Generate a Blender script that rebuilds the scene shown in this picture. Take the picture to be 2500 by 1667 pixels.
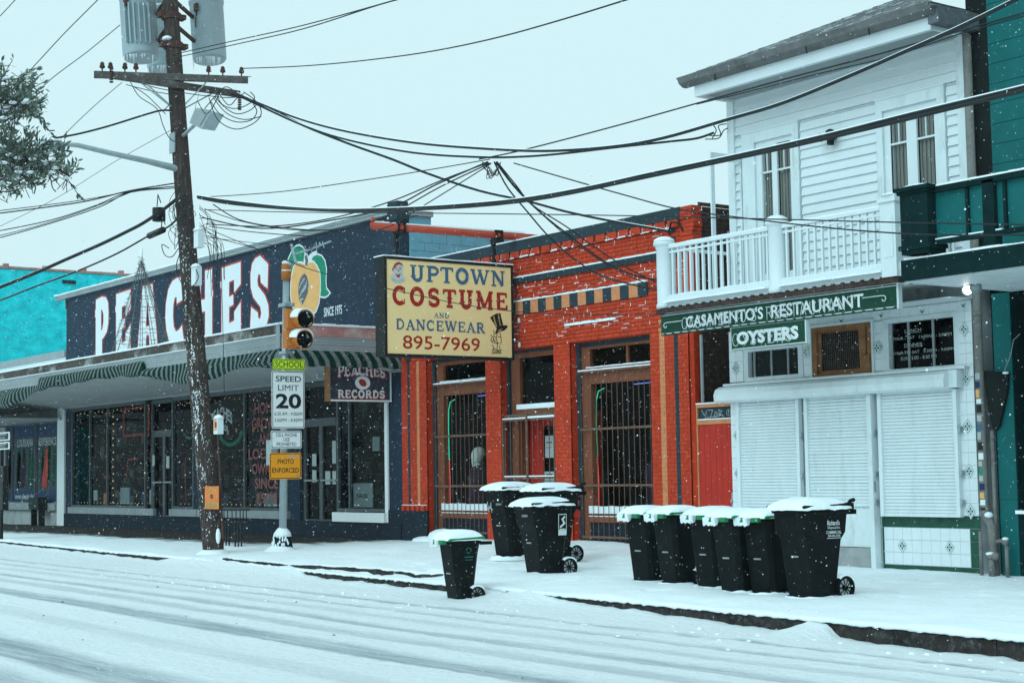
import bpy, math, random
import numpy as np
from mathutils import Vector, Matrix, noise
random.seed(7)
for o in list(bpy.data.objects): bpy.data.objects.remove(o)
S = bpy.context.scene
COL = S.collection
PI = math.pi
# ------------------------------------------------------------------ camera
CAM = Vector((0.0, 0.0, 1.70)); FPX = 4016.7
_yaw, _pit, _rol = (math.radians(a) for a in (35.941, 4.568, -0.931))
_f = Vector((-math.cos(_yaw)*math.cos(_pit), math.sin(_yaw)*math.cos(_pit), math.sin(_pit)))
_r0 = Vector((math.sin(_yaw), math.cos(_yaw), 0)); _u0 = _r0.cross(_f)
_r = _r0*math.cos(_rol)+_u0*math.sin(_rol); _u = _u0*math.cos(_rol)-_r0*math.sin(_rol)
cd = bpy.data.cameras.new('camera'); cam = bpy.data.objects.new('camera', cd); COL.objects.link(cam)
cd.sensor_width = 36; cd.lens = FPX/2500*36; cd.clip_start = .1; cd.clip_end = 2000
mw = Matrix.Identity(4)
for i in range(3):
    mw[i][0] = _r[i]; mw[i][1] = _u[i]; mw[i][2] = -_f[i]; mw[i][3] = CAM[i]
cam.matrix_world = mw
S.camera = cam
# ------------------------------------------------------------------ sky and sun
SUN_EL, SUN_AZ = math.radians(38), math.radians(200)
w = bpy.data.worlds.new("World"); S.world = w; w.use_nodes = True
nt = w.node_tree; nt.nodes.clear()
sky = nt.nodes.new('ShaderNodeTexSky'); sky.sky_type = 'NISHITA'; sky.sun_disc = False
sky.sun_elevation = SUN_EL; sky.sun_rotation = SUN_AZ; sky.air_density = 1.5; sky.dust_density = 6; sky.ozone_density = 1
# heavy even snow cloud over the whole sky: the clear sky shows through only as a trace
bgs = nt.nodes.new('ShaderNodeBackground'); bgs.inputs[1].default_value = 0.05
bgc = nt.nodes.new('ShaderNodeBackground'); bgc.inputs[0].default_value = (.690, .955, 1.01, 1); bgc.inputs[1].default_value = 1.0
mx = nt.nodes.new('ShaderNodeMixShader'); mx.inputs[0].default_value = .94
ow = nt.nodes.new('ShaderNodeOutputWorld')
nt.links.new(sky.outputs[0], bgs.inputs[0]); nt.links.new(bgs.outputs[0], mx.inputs[1]); nt.links.new(bgc.outputs[0], mx.inputs[2]); nt.links.new(mx.outputs[0], ow.inputs[0])
sd = bpy.data.lights.new('sun', 'SUN'); sd.energy = 1.5; sd.angle = math.radians(40); sd.color = (.60, .92, 1.0)
so = bpy.data.objects.new('sun', sd); COL.objects.link(so)
so.rotation_euler = (math.radians(90)-SUN_EL, 0, math.radians(20))
so['kind'] = 'structure'
S.render.engine = 'CYCLES'
S.view_settings.view_transform = 'Standard'; S.view_settings.look = 'None'; S.view_settings.gamma = 1
S.view_settings.exposure = 0.0
S.cycles.max_bounces = 5; S.cycles.diffuse_bounces = 3; S.cycles.glossy_bounces = 2; S.cycles.transparent_max_bounces = 10
# ------------------------------------------------------------------ picture measurements -> places in the world
D = 19.8                                        # distance of the row of shop fronts from the camera
def ray(px, py): return _f + _r*((px-1250)/FPX) - _u*((py-833.5)/FPX)
def oy(px, py, Y=D):
    d = ray(px, py); return CAM + d*(Y/d.y)
def ox(px, py, X):
    d = ray(px, py); return CAM + d*(X/d.x)
def sm(px, py): return px/.9408, py/.9408       # from the 2352 wide view
# ------------------------------------------------------------------ materials
def mat(name, rgb, rough=.6, amt=.12, sc=3.0, bump=0.0, bsc=30.0, spec=.22, metal=0.0, emit=None, stretch=None, dirt=None, dsc=2.0, damt=.5, coat=0):
    m = bpy.data.materials.new(name); m.use_nodes = True
    n = m.node_tree.nodes; l = m.node_tree.links; b = n['Principled BSDF']
    b.inputs['Roughness'].default_value = rough; b.inputs['Specular IOR Level'].default_value = spec; b.inputs['Metallic'].default_value = metal
    if coat: b.inputs['Coat Weight'].default_value = coat
    g = n.new('ShaderNodeNewGeometry'); src = g.outputs['Position']
    if stretch:
        mp = n.new('ShaderNodeMapping'); mp.inputs['Scale'].default_value = stretch; l.new(src, mp.inputs[0]); src = mp.outputs[0]
    t = n.new('ShaderNodeTexNoise'); t.inputs['Scale'].default_value = sc; t.inputs['Detail'].default_value = 6; t.inputs['Roughness'].default_value = .65
    l.new(src, t.inputs['Vector'])
    r = n.new('ShaderNodeValToRGB'); e = r.color_ramp.elements
    e[0].position = .3; e[1].position = .7
    e[0].color = (*[c*(1-amt) for c in rgb], 1); e[1].color = (*[min(1, c*(1+amt)) for c in rgb], 1)
    l.new(t.outputs[0], r.inputs[0]); out = r.outputs[0]
    if dirt:
        t2 = n.new('ShaderNodeTexNoise'); t2.inputs['Scale'].default_value = dsc; t2.inputs['Detail'].default_value = 8; t2.inputs['Roughness'].default_value = .7
        l.new(src, t2.inputs['Vector'])
        r2 = n.new('ShaderNodeValToRGB'); r2.color_ramp.elements[0].position = .52; r2.color_ramp.elements[1].position = .68
        l.new(t2.outputs[0], r2.inputs[0])
        mm = n.new('ShaderNodeMath'); mm.operation = 'MULTIPLY'; mm.inputs[1].default_value = damt; l.new(r2.outputs[0], mm.inputs[0])
        mixn = n.new('ShaderNodeMixRGB'); mixn.inputs[2].default_value = (*dirt, 1)
        l.new(mm.outputs[0], mixn.inputs[0]); l.new(out, mixn.inputs[1]); out = mixn.outputs[0]
    l.new(out, b.inputs['Base Color'])
    if bump:
        t3 = n.new('ShaderNodeTexNoise'); t3.inputs['Scale'].default_value = bsc; t3.inputs['Detail'].default_value = 5; l.new(src, t3.inputs['Vector'])
        bp = n.new('ShaderNodeBump'); bp.inputs['Strength'].default_value = bump; bp.inputs['Distance'].default_value = .02
        l.new(t3.outputs[0], bp.inputs['Height']); l.new(bp.outputs[0], b.inputs['Normal'])
    if emit:
        b.inputs['Emission Color'].default_value = (*emit[:3], 1); b.inputs['Emission Strength'].default_value = emit[3]
    return m
def glass_mat(name, tint, gloss=.10):
    m = bpy.data.materials.new(name); m.use_nodes = True
    n = m.node_tree.nodes; l = m.node_tree.links; n.clear()
    o = n.new('ShaderNodeOutputMaterial'); tr = n.new('ShaderNodeBsdfTransparent'); tr.inputs[0].default_value = (*tint, 1)
    gl = n.new('ShaderNodeBsdfGlossy'); gl.inputs['Roughness'].default_value = .04
    lw = n.new('ShaderNodeLayerWeight'); lw.inputs[0].default_value = .25
    ma = n.new('ShaderNodeMath'); ma.operation = 'MULTIPLY'; ma.inputs[1].default_value = gloss
    mxs = n.new('ShaderNodeMixShader')
    l.new(lw.outputs[1], ma.inputs[0]); l.new(ma.outputs[0], mxs.inputs[0]); l.new(tr.outputs[0], mxs.inputs[1]); l.new(gl.outputs[0], mxs.inputs[2]); l.new(mxs.outputs[0], o.inputs[0])
    return m
M = {}
M['snow'] = mat('snow', (.86, .90, .93), .75, .05, 1.5, .8, 12, spec=.2)
M['road_snow'] = None
M['white'] = mat('white_paint', (.68, .74, .76), .5, .05, 2.5, .05, 40, dirt=(.38, .37, .34), dsc=2.6, damt=.45, stretch=(1.6, 1.6, .6))
M['white_clean'] = mat('white_vinyl', (.70, .745, .765), .45, .03, 2)
M['tile_white'] = mat('white_tile', (.74, .79, .81), .2, .04, 7, spec=.5)
M['tile_green'] = mat('green_tile', (.006, .070, .042), .3, .25, 7, spec=.4)
M['green_flower'] = mat('green_tile_flower', (.012, .13, .085), .25, .15, 9, spec=.4)
M['grout'] = mat('grout', (.42, .43, .42), .9, .15, 12)
M['shutter'] = mat('shutter_metal', (.72, .78, .80), .45, .04, 2, dirt=(.46, .47, .46), dsc=2.4, damt=.28, stretch=(2.2, 2.2, .5))
M['red'] = mat('red_painted_brick', (.54, .052, .019), .75, .24, 9, .5, 60, dirt=(.30, .030, .014), dsc=2.6, damt=.7)
M['red_wall'] = mat('red_painted_mortar', (.50, .038, .010), .8, .25, 6, .5, 60)
M['red_door'] = mat('red_door_paint', (.50, .028, .016), .5, .10, 3)
M['slate'] = mat('slate_painted_brick', (.024, .044, .055), .7, .2, 6, .5, 50)
M['tan'] = mat('tan_painted_brick', (.62, .24, .11), .7, .15, 8, .4, 50)
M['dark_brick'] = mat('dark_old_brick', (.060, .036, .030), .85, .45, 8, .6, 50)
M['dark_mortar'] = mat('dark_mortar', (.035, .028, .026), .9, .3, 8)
M['brown'] = mat('brown_window_wood', (.23, .075, .038), .55, .2, 4, .2, 30, stretch=(1, 1, .3))
M['iron'] = mat('rusty_iron_bar', (.16, .085, .062), .7, .3, 8)
M['navy'] = mat('navy_stucco', (.019, .035, .060), .85, .22, 5, .5, 35, dirt=(.040, .060, .085), dsc=.9, damt=.35)
M['navy_dark'] = mat('dark_navy_base', (.010, .019, .032), .7, .2, 4, .3, 30)
M['lightblue'] = mat('light_blue_block', (.15, .38, .48), .75, .10, 3, .3, 30, dirt=(.11, .30, .39), dsc=1.2, damt=.4)
M['turquoise'] = mat('turquoise_wall', (.016, .62, .68), .8, .26, 1.6, .4, 12, dirt=(.003, .36, .46), dsc=2.2, damt=.8, stretch=(1, 1, 1.8), spec=.1)
M['canopy'] = mat('weathered_canopy_band', (.075, .058, .052), .8, .4, 3, .4, 30, dirt=(.50, .50, .48), dsc=1.1, damt=.75)
M['canopy_red'] = mat('faded_red_canopy_band', (.42, .20, .18), .8, .2, 2, .3, 30, dirt=(.55, .52, .50), dsc=1.2, damt=.6)
M['siding'] = mat('grey_siding', (.30, .33, .34), .6, .12, 4, .1, 30, dirt=(.16, .16, .16), dsc=2, damt=.4)
M['soffit'] = mat('white_soffit', (.46, .48, .48), .7, .08, 2)
M['awn_green'] = mat('awning_green_stripe', (.003, .028, .020), .9, .25, 5, spec=.08)
M['awn_white'] = mat('awning_white_stripe', (.15, .165, .16), .8, .25, 5)
M['glass'] = glass_mat('shop_window_glass', (.72, .80, .80), .07)
M['glass_red'] = glass_mat('barred_window_glass', (.85, .9, .9), .05)
M['glass_dark'] = glass_mat('dark_window_glass', (.36, .42, .42), .06)
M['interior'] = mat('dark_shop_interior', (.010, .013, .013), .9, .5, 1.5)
M['glass_clear'] = glass_mat('upstairs_glass', (.85, .9, .9), .08)
M['aluminium'] = mat('aluminium_window_bar', (.085, .095, .10), .5, .15, 5)
M['wood_pole'] = mat('weathered_pole_wood', (.052, .036, .032), .9, .5, 5, .9, 30, stretch=(3, 3, .25), dirt=(.16, .15, .145), dsc=6, damt=.45)
M['wood_arm'] = mat('grey_crossarm_wood', (.10, .085, .08), .9, .35, 8, .7, 30, dirt=(.3, .31, .31), dsc=5, damt=.5)
M['galv'] = mat('galvanised_steel', (.36, .42, .44), .45, .12, 6, metal=.4)
M['transformer'] = mat('grey_transformer_paint', (.36, .44, .47), .45, .06, 3, dirt=(.26, .30, .31), dsc=3, damt=.35)
M['rust'] = mat('rusty_iron', (.075, .036, .030), .8, .35, 10, .4, 40)
M['black'] = mat('black_metal', (.012, .014, .015), .5, .3, 6)
M['wire'] = mat('black_cable', (.022, .026, .028), .7, .2, 3)
M['bin'] = mat('black_bin_plastic', (.0042, .0062, .0064), .55, .3, 2.5, .25, 40, spec=.10, dirt=(.035, .040, .040), dsc=9, damt=.22)
M['bin_green'] = mat('green_bin_lid_plastic', (.018, .20, .075), .6, .2, 5)
M['bin_white'] = mat('white_bin_print', (.62, .66, .66), .6, .15, 20)
M['bin_teal'] = mat('green_bin_print', (.015, .13, .10), .6, .25, 25)
M['orange'] = mat('signal_orange_paint', (.50, .15, .025), .5, .12, 5, dirt=(.40, .14, .03), dsc=5, damt=.4)
M['sign_white'] = mat('reflective_white_sheet', (.80, .82, .82), .4, .02, 4)
M['sign_orange'] = mat('reflective_orange_sheet', (.86, .33, .02), .4, .04, 4)
M['sign_lime'] = mat('reflective_lime_sheet', (.62, .82, .04), .4, .03, 4)
M['sign_black'] = mat('black_sign_print', (.015, .017, .018), .5, .2, 15)
M['sign_green'] = mat('green_enamel_sign', (.004, .050, .028), .5, .25, 3, dirt=(.006, .030, .020), dsc=5, damt=.5)
M['neon'] = mat('unlit_neon_tube', (.60, .66, .66), .3, .05, 5)
M['yellow'] = mat('yellow_sign_face', (.96, .68, .33), .35, .03, 2)
M['sign_blue'] = mat('blue_sign_letters', (.055, .135, .235), .5, .2, 30)
M['sign_red'] = mat('red_sign_letters', (.40, .022, .014), .5, .15, 30)
M['gold'] = mat('gold_print', (.46, .33, .10), .5, .1, 10)
M['paint_white'] = mat('white_mural_paint', (.74, .76, .78), .7, .06, 4, dirt=(.55, .58, .6), dsc=4, damt=.3)
M['paint_red'] = mat('red_mural_paint', (.42, .045, .035), .7, .15, 8)
M['peach_yellow'] = mat('peach_yellow_paint', (.80, .42, .15), .7, .08, 6)
M['leaf_green'] = mat('leaf_green_paint', (.010, .23, .13), .7, .12, 6)
M['pit_grey'] = mat('pit_grey_paint', (.12, .125, .14), .7, .25, 8)
M['pipe_red'] = mat('red_pipe_paint', (.52, .075, .040), .6, .15, 5, dirt=(.28, .06, .04), dsc=6, damt=.5)
M['pink'] = mat('pink_window_lettering', (.25, .09, .09), .7, .2, 8)
M['green_wall'] = mat('green_wall_boards', (.003, .115, .115), .6, .12, 3, .15, 30)
M['green_dark'] = mat('dark_green_trim', (.004, .021, .022), .8, .25, 5, spec=.08)
M['gutter'] = mat('shaded_gutter_paint', (.16, .16, .16), .8, .2, 5, dirt=(.07, .065, .06), dsc=2, damt=.5, spec=.1)  # base colour darkened to carry the gutter's own shadow; the mottling is dirt
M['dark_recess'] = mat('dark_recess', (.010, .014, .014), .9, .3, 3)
M['shingle'] = mat('grey_shingle', (.16, .17, .175), .9, .35, 12, .3, 50, dirt=(.72, .74, .76), dsc=3.5, damt=.95)
M['curtain'] = mat('brown_grey_curtain', (.24, .22, .20), .9, .35, 3, stretch=(12, 12, .3))
M['concrete'] = mat('kerb_concrete', (.034, .028, .026), .95, .55, 6, 1.0, 30, dirt=(.16, .16, .16), dsc=14, damt=.5)
M['concrete_light'] = mat('grey_concrete_step', (.33, .34, .34), .9, .15, 4, .3, 40)
M['leaf'] = mat('oak_leaf', (.13, .17, .14), .6, .6, 9)
M['bark'] = mat('oak_bark', (.05, .042, .036), .9, .3, 9, .5, 30)
M['lamp_on'] = mat('lit_lamp', (1, .95, .85), .5, .02, 3, emit=(1, .95, .85, 6))
M['bulb'] = mat('warm_fairy_bulb', (1, .75, .45), .5, .02, 3, emit=(1, .72, .40, .8))
M['led_green'] = mat('green_led_rope', (.05, .9, .5), .5, .02, 3, emit=(.02, .60, .32, .6))
M['led_blue'] = mat('blue_led_rope', (.2, .3, .9), .5, .02, 3, emit=(.15, .25, .8, .8))
M['led_red'] = mat('red_led_rope', (.9, .1, .1), .5, .02, 3, emit=(.7, .06, .05, .8))
M['poster'] = mat('orange_poster_paper', (.72, .20, .05), .8, .15, 10)
M['paper'] = mat('white_paper', (.42, .46, .46), .8, .08, 10)
M['skin_white'] = mat('pale_face_paint', (.58, .58, .56), .7, .08, 10)
M['wig'] = mat('pale_wig_hair', (.60, .56, .50), .9, .2, 20, .5, 60)
M['cloth_dark'] = mat('dark_costume_cloth', (.035, .018, .035), .9, .4, 6)
M['cloth_green'] = mat('green_costume_cloth', (.012, .07, .035), .9, .4, 6)
M['fur'] = mat('brown_fur', (.16, .11, .08), .95, .4, 20, .8, 60)
M['mesh_brown'] = mat('brown_wire_screen', (.11, .085, .070), .8, .3, 6, .3, 90)
M['wood_old'] = mat('old_orange_wood', (.28, .125, .055), .8, .3, 6, .3, 30)
M['vinyl_dark'] = mat('dark_printed_vinyl', (.045, .055, .075), .6, .3, 5)
M['vinyl_blue'] = mat('blue_printed_vinyl', (.020, .035, .095), .6, .2, 3)
M['stucco_grey'] = mat('stained_grey_stucco', (.40, .42, .42), .9, .12, 3, .3, 30, dirt=(.10, .08, .07), dsc=2.2, damt=.6, stretch=(1.5, 1.5, .5))
M['pipe_grey'] = mat('sticker_worn_pipe', (.20, .19, .18), .7, .4, 7, dirt=(.05, .045, .04), dsc=7, damt=.6)
# ------------------------------------------------------------------ mesh building
class Fr:                                       # a local frame: u right, v up, n towards the viewer
    def __init__(s, O, U=(1, 0, 0), V=(0, 0, 1)):
        s.O = Vector(O); s.U = Vector(U).normalized(); s.V = Vector(V).normalized(); s.N = s.U.cross(s.V)
    def p(s, u, v, n=0): return s.O + s.U*u + s.V*v + s.N*n
def FY(x, z, y): return Fr((x, y, z))                                  # faces the street
def FX(y, z, x): return Fr((x, y, z), (0, 1, 0))                       # faces up the street, to +X
class MB:
    def __init__(s): s.v = []; s.f = []
    def add(s, vs, fs):
        b = len(s.v); s.v += [tuple(v) for v in vs]; s.f += [tuple(b+i for i in f) for f in fs]
    def box(s, x0, x1, y0, y1, z0, z1):
        if x1 < x0: x0, x1 = x1, x0
        if y1 < y0: y0, y1 = y1, y0
        if z1 < z0: z0, z1 = z1, z0
        s.add([(x0,y0,z0),(x1,y0,z0),(x1,y1,z0),(x0,y1,z0),(x0,y0,z1),(x1,y0,z1),(x1,y1,z1),(x0,y1,z1)],
              [(0,3,2,1),(4,5,6,7),(0,1,5,4),(1,2,6,5),(2,3,7,6),(3,0,4,7)])
        return s
    def fbox(s, F, u0, u1, v0, v1, n0, n1):
        P = [F.p(u, v, n) for n in (n0, n1) for u, v in ((u0,v0),(u1,v0),(u1,v1),(u0,v1))]
        s.add(P, [(0,3,2,1),(4,5,6,7),(0,1,5,4),(1,2,6,5),(2,3,7,6),(3,0,4,7)]); return s
    def poly(s, pts): s.add(pts, [tuple(range(len(pts)))]); return s
    def fpoly(s, F, pts, n=0): return s.poly([F.p(u, v, n) for u, v in pts])
    def fprism(s, F, pts, n0, n1):
        k = len(pts); P = [F.p(u, v, n0) for u, v in pts]+[F.p(u, v, n1) for u, v in pts]
        s.add(P, [tuple(range(k))[::-1], tuple(range(k, 2*k))]+[(i, (i+1) % k, k+(i+1) % k, k+i) for i in range(k)]); return s
    def tube(s, pts, r, n=6, caps=True):
        pts = [Vector(p) for p in pts]; k = len(pts)
        rs = r if isinstance(r, (list, tuple)) else [r]*k
        ref = None; vs = []
        for i, p in enumerate(pts):
            d = (pts[min(i+1, k-1)]-pts[max(i-1, 0)])
            if d.length < 1e-9: d = Vector((0, 0, 1))
            d.normalize()
            if ref is None: ref = Vector((0, 0, 1)) if abs(d.z) < .9 else Vector((1, 0, 0))
            a = (ref - d*ref.dot(d)); a = a.normalized() if a.length > 1e-6 else d.orthogonal().normalized()
            ref = a; b = d.cross(a)
            vs += [p+(a*math.cos(2*PI*j/n)+b*math.sin(2*PI*j/n))*rs[i] for j in range(n)]
        fs = [(i*n+j, i*n+(j+1) % n, (i+1)*n+(j+1) % n, (i+1)*n+j) for i in range(k-1) for j in range(n)]
        if caps: fs += [tuple(range(n))[::-1], tuple((k-1)*n+j for j in range(n))]
        s.add(vs, fs); return s
    def lathe(s, c, prof, n=16, axis=None):
        c = Vector(c); ax = (axis or Vector((0, 0, 1))).normalized(); a = ax.orthogonal().normalized(); b = ax.cross(a)
        if ax.z > .999: a, b = Vector((1, 0, 0)), Vector((0, 1, 0))
        vs = [c+ax*h+(a*math.cos(2*PI*j/n)+b*math.sin(2*PI*j/n))*r for r, h in prof for j in range(n)]
        k = len(prof)
        s.add(vs, [(i*n+j, i*n+(j+1) % n, (i+1)*n+(j+1) % n, (i+1)*n+j) for i in range(k-1) for j in range(n)]+[tuple(range(n))[::-1], tuple((k-1)*n+j for j in range(n))]); return s
    def ell(s, c, r, n=10, k=6):
        prof = []; vs = []; c = Vector(c)
        for i in range(k+1):
            t = PI*i/k
            for j in range(n): vs.append(c+Vector((r[0]*math.sin(t)*math.cos(2*PI*j/n), r[1]*math.sin(t)*math.sin(2*PI*j/n), -r[2]*math.cos(t))))
        s.add(vs, [(i*n+j, i*n+(j+1) % n, (i+1)*n+(j+1) % n, (i+1)*n+j) for i in range(k) for j in range(n)]); return s
    def mesh(s, name, m, smooth=False, off=(0, 0, 0)):
        me = bpy.data.meshes.new(name); ox_, oy_, oz_ = off
        me.from_pydata([(a-ox_, b-oy_, c-oz_) for a, b, c in s.v], [], s.f)
        if m: me.materials.append(m)
        if smooth: me.polygons.foreach_set('use_smooth', [True]*len(me.polygons))
        me.update(); return me
def part_multi(name, mbs, parent, smooth=False, stuff=False):      # one mesh, several materials
    a = MB(); idx = []
    for i, (b, m_) in enumerate(mbs): a.add(b.v, b.f); idx += [i]*len(b.f)
    o = part(name, a, None, parent, smooth, stuff)
    for b, m_ in mbs: o.data.materials.append(m_)
    o.data.polygons.foreach_set('material_index', idx); return o
def wpos(o):
    v = Vector((0, 0, 0))
    while o: v = v+o.location; o = o.parent
    return v
def part(name, mb, m, parent=None, smooth=False, stuff=False, label=None):
    off = wpos(parent) if parent else Vector((0, 0, 0))
    o = bpy.data.objects.new(name, mb.mesh(name, m, smooth, off)); COL.objects.link(o)
    if parent: o.parent = parent
    if stuff: o['kind'] = 'stuff'
    if label: o['label'] = label
    return o
def inst(name, me, loc, parent, rot=None, scale=None):
    o = bpy.data.objects.new(name, me); COL.objects.link(o); o.parent = parent
    o.location = Vector(loc)-wpos(parent)
    if rot: o.rotation_euler = rot
    if scale: o.scale = scale
    return o
def thing(name, label, cat, loc, group=None):
    o = bpy.data.objects.new(name, None); COL.objects.link(o); o.location = loc; o.empty_display_size = .2
    o['label'] = label; o['category'] = cat
    if group: o['group'] = group
    return o
def struct(name, mb, m, smooth=False):
    o = part(name, mb, m, None, smooth); o['kind'] = 'structure'; return o
def tag(o, label, cat, group=None):
    o['label'] = label; o['category'] = cat
    if group: o['group'] = group
    return o
def dup(root, loc, label=None):
    r = root.copy(); COL.objects.link(r); r.location = loc
    if label: r['label'] = label
    for ch in list(root.children):
        c = ch.copy(); COL.objects.link(c); c.parent = r
        for g in list(ch.children):
            d = g.copy(); COL.objects.link(d); d.parent = c
    return r
def wall_holes(mb, x0, x1, z0, z1, y0, y1, holes):          # a slab in the street plane with rectangular openings
    xs = sorted({x0, x1, *[min(max(h[0], x0), x1) for h in holes], *[min(max(h[1], x0), x1) for h in holes]})
    zs = sorted({z0, z1, *[min(max(h[2], z0), z1) for h in holes], *[min(max(h[3], z0), z1) for h in holes]})
    for i in range(len(xs)-1):
        for j in range(len(zs)-1):
            cx, cz = (xs[i]+xs[i+1])/2, (zs[j]+zs[j+1])/2
            if any(h[0] < cx < h[1] and h[2] < cz < h[3] for h in holes): continue
            mb.box(xs[i], xs[i+1], y0, y1, zs[j], zs[j+1])
    return mb
# ------------------------------------------------------------------ lettering
_tc = {}
def text_geo(txt, bold=0.0):
    k = (txt, bold)
    if k not in _tc:
        c = bpy.data.curves.new('t', 'FONT'); c.body = txt; c.align_x = 'CENTER'; c.offset = bold; c.resolution_u = 3
        o = bpy.data.objects.new('t', c); COL.objects.link(o)
        dg = bpy.context.evaluated_depsgraph_get(); dg.update()
        me = bpy.data.meshes.new_from_object(o.evaluated_get(dg))
        _tc[k] = ([tuple(v.co) for v in me.vertices], [tuple(p.vertices) for p in me.polygons])
        bpy.data.objects.remove(o); bpy.data.curves.remove(c); bpy.data.meshes.remove(me)
    return _tc[k]
def text(mb, F, txt, u0, u1, v0, v1, n=.004, bold=0.0, warp=None):
    vs, fs = text_geo(txt, bold)
    xs = [v[0] for v in vs]; ys = [v[1] for v in vs]; a, b, c, d = min(xs), max(xs), min(ys), max(ys)
    P = []
    for x, y, _ in vs:
        u = u0+(x-a)/(b-a)*(u1-u0); v = v0+(y-c)/(d-c)*(v1-v0)
        if warp: u, v = warp(u, v)
        P.append(F.p(u, v, n))
    mb.add(P, fs); return mb
def texts(F, rows, m_, parent, n=.003, bold=0.0, name='lettering', stuff=False):
    for t, a, b, c, d, *e in rows:
        mb = MB(); text(mb, F, t, a, b, c, d, n, e[0] if e else bold); part(name, mb, m_, parent, stuff=stuff)
def loops_geo(loops, offset=0.0):
    c = bpy.data.curves.new('t', 'CURVE'); c.dimensions = '2D'; c.fill_mode = 'FRONT'; c.offset = offset
    for lp in loops:
        sp = c.splines.new('POLY'); sp.points.add(len(lp)-1); sp.use_cyclic_u = True
        for i, (x, y) in enumerate(lp): sp.points[i].co = (x, y, 0, 1)
    o = bpy.data.objects.new('t', c); COL.objects.link(o)
    dg = bpy.context.evaluated_depsgraph_get(); dg.update()
    me = bpy.data.meshes.new_from_object(o.evaluated_get(dg))
    g = ([tuple(v.co) for v in me.vertices], [tuple(p.vertices) for p in me.polygons])
    bpy.data.objects.remove(o); bpy.data.curves.remove(c); bpy.data.meshes.remove(me)
    return g
def shape(mb, F, loops, n=.004, offset=0.0):
    vs, fs = loops_geo(loops, offset); mb.add([F.p(x, y, n) for x, y, _ in vs], fs); return mb
def arc(cx, cy, rx, ry, a0, a1, k=8): return [(cx+rx*math.cos(math.radians(a0+(a1-a0)*i/k)), cy+ry*math.sin(math.radians(a0+(a1-a0)*i/k))) for i in range(k+1)]
# slab-serif capitals as pen strokes in a unit cell: strokes (points, weight), serifs (x, y, half length)
GL = {
'U': (.95, [([(.22,1),(.22,.32)]+arc(.475,.32,.255,.32,180,360)+[(.73,1)], 1)], [(.22,1,.2),(.73,1,.2)]),
'P': (.85, [([(.25,0),(.25,1)], 1), ([(.25,.97)]+arc(.52,.72,.26,.25,90,-90)+[(.25,.47)], .8)], [(.25,0,.2),(.2,1,.15)]),
'T': (.9, [([(.45,0),(.45,1)], 1), ([(.05,.97),(.85,.97)], .6), ([(.07,.98),(.07,.75)], .5), ([(.83,.98),(.83,.75)], .5)], [(.45,0,.2)]),
'O': (1., [(arc(.5,.5,.34,.47,0,360,20), 1)], []),
'W': (1.3, [([(.15,1),(.40,0)], 1), ([(.40,0),(.65,.9)], .55), ([(.62,.95),(.90,0)], 1), ([(.90,0),(1.15,1)], .55)], [(.15,1,.16),(.62,1,.14),(1.15,1,.14)]),
'N': (1., [([(.2,0),(.2,1)], .6), ([(.2,1),(.8,0)], 1), ([(.8,0),(.8,1)], .6)], [(.2,0,.16),(.14,1,.14),(.8,1,.16)]),
'C': (.9, [(arc(.48,.5,.34,.47,50,310,16), 1), ([(.76,.62),(.76,1)], .4), ([(.76,0),(.76,.30)], .3)], []),
'S': (.8, [(arc(.4,.73,.25,.24,20,270,9)+arc(.4,.26,.27,.24,90,-160,9), .95), ([(.66,.68),(.66,.98)], .4), ([(.12,.02),(.12,.32)], .4)], []),
'M': (1.15, [([(.2,0),(.2,1)], .75), ([(.2,1),(.57,.05)], 1), ([(.57,.05),(.95,1)], .6), ([(.95,0),(.95,1)], 1)], [(.2,0,.16),(.15,1,.13),(.95,0,.16),(1.0,1,.13)]),
'E': (.85, [([(.22,0),(.22,1)], 1), ([(.1,.97),(.75,.97)], .6), ([(.1,.03),(.78,.03)], .6), ([(.22,.52),(.58,.52)], .5), ([(.73,.98),(.73,.74)], .5), ([(.76,0),(.76,.28)], .5), ([(.57,.66),(.57,.38)], .4)], []),
'A': (.95, [([(.17,0),(.45,1)], .55), ([(.45,1),(.80,0)], 1), ([(.27,.33),(.68,.33)], .5)], [(.15,0,.15),(.80,0,.18)]),
'D': (.95, [([(.22,0),(.22,1)], 1), ([(.1,.97),(.42,.97)]+arc(.42,.5,.38,.47,90,-90,10)+[(.1,.03)], .75)], []),
'R': (.95, [([(.22,0),(.22,1)], 1), ([(.1,.97)]+arc(.48,.74,.24,.23,90,-90)+[(.22,.51)], .75), ([(.48,.5),(.80,0)], .95)], [(.22,0,.18),(.84,0,.13)]),
'H': (1., [([(.2,0),(.2,1)], 1), ([(.8,0),(.8,1)], 1), ([(.2,.5),(.8,.5)], .6)], [(.2,0,.17),(.2,1,.17),(.8,0,.17),(.8,1,.17)]),
'Y': (.95, [([(.15,1),(.47,.48)], 1), ([(.8,1),(.47,.48)], .7), ([(.47,.5),(.47,0)], 1)], [(.47,0,.18),(.15,1,.15),(.8,1,.15)]),
"'": (.35, [([(.18,1),(.15,.75)], .8)], []),
' ': (.5, [], []),
}
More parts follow.
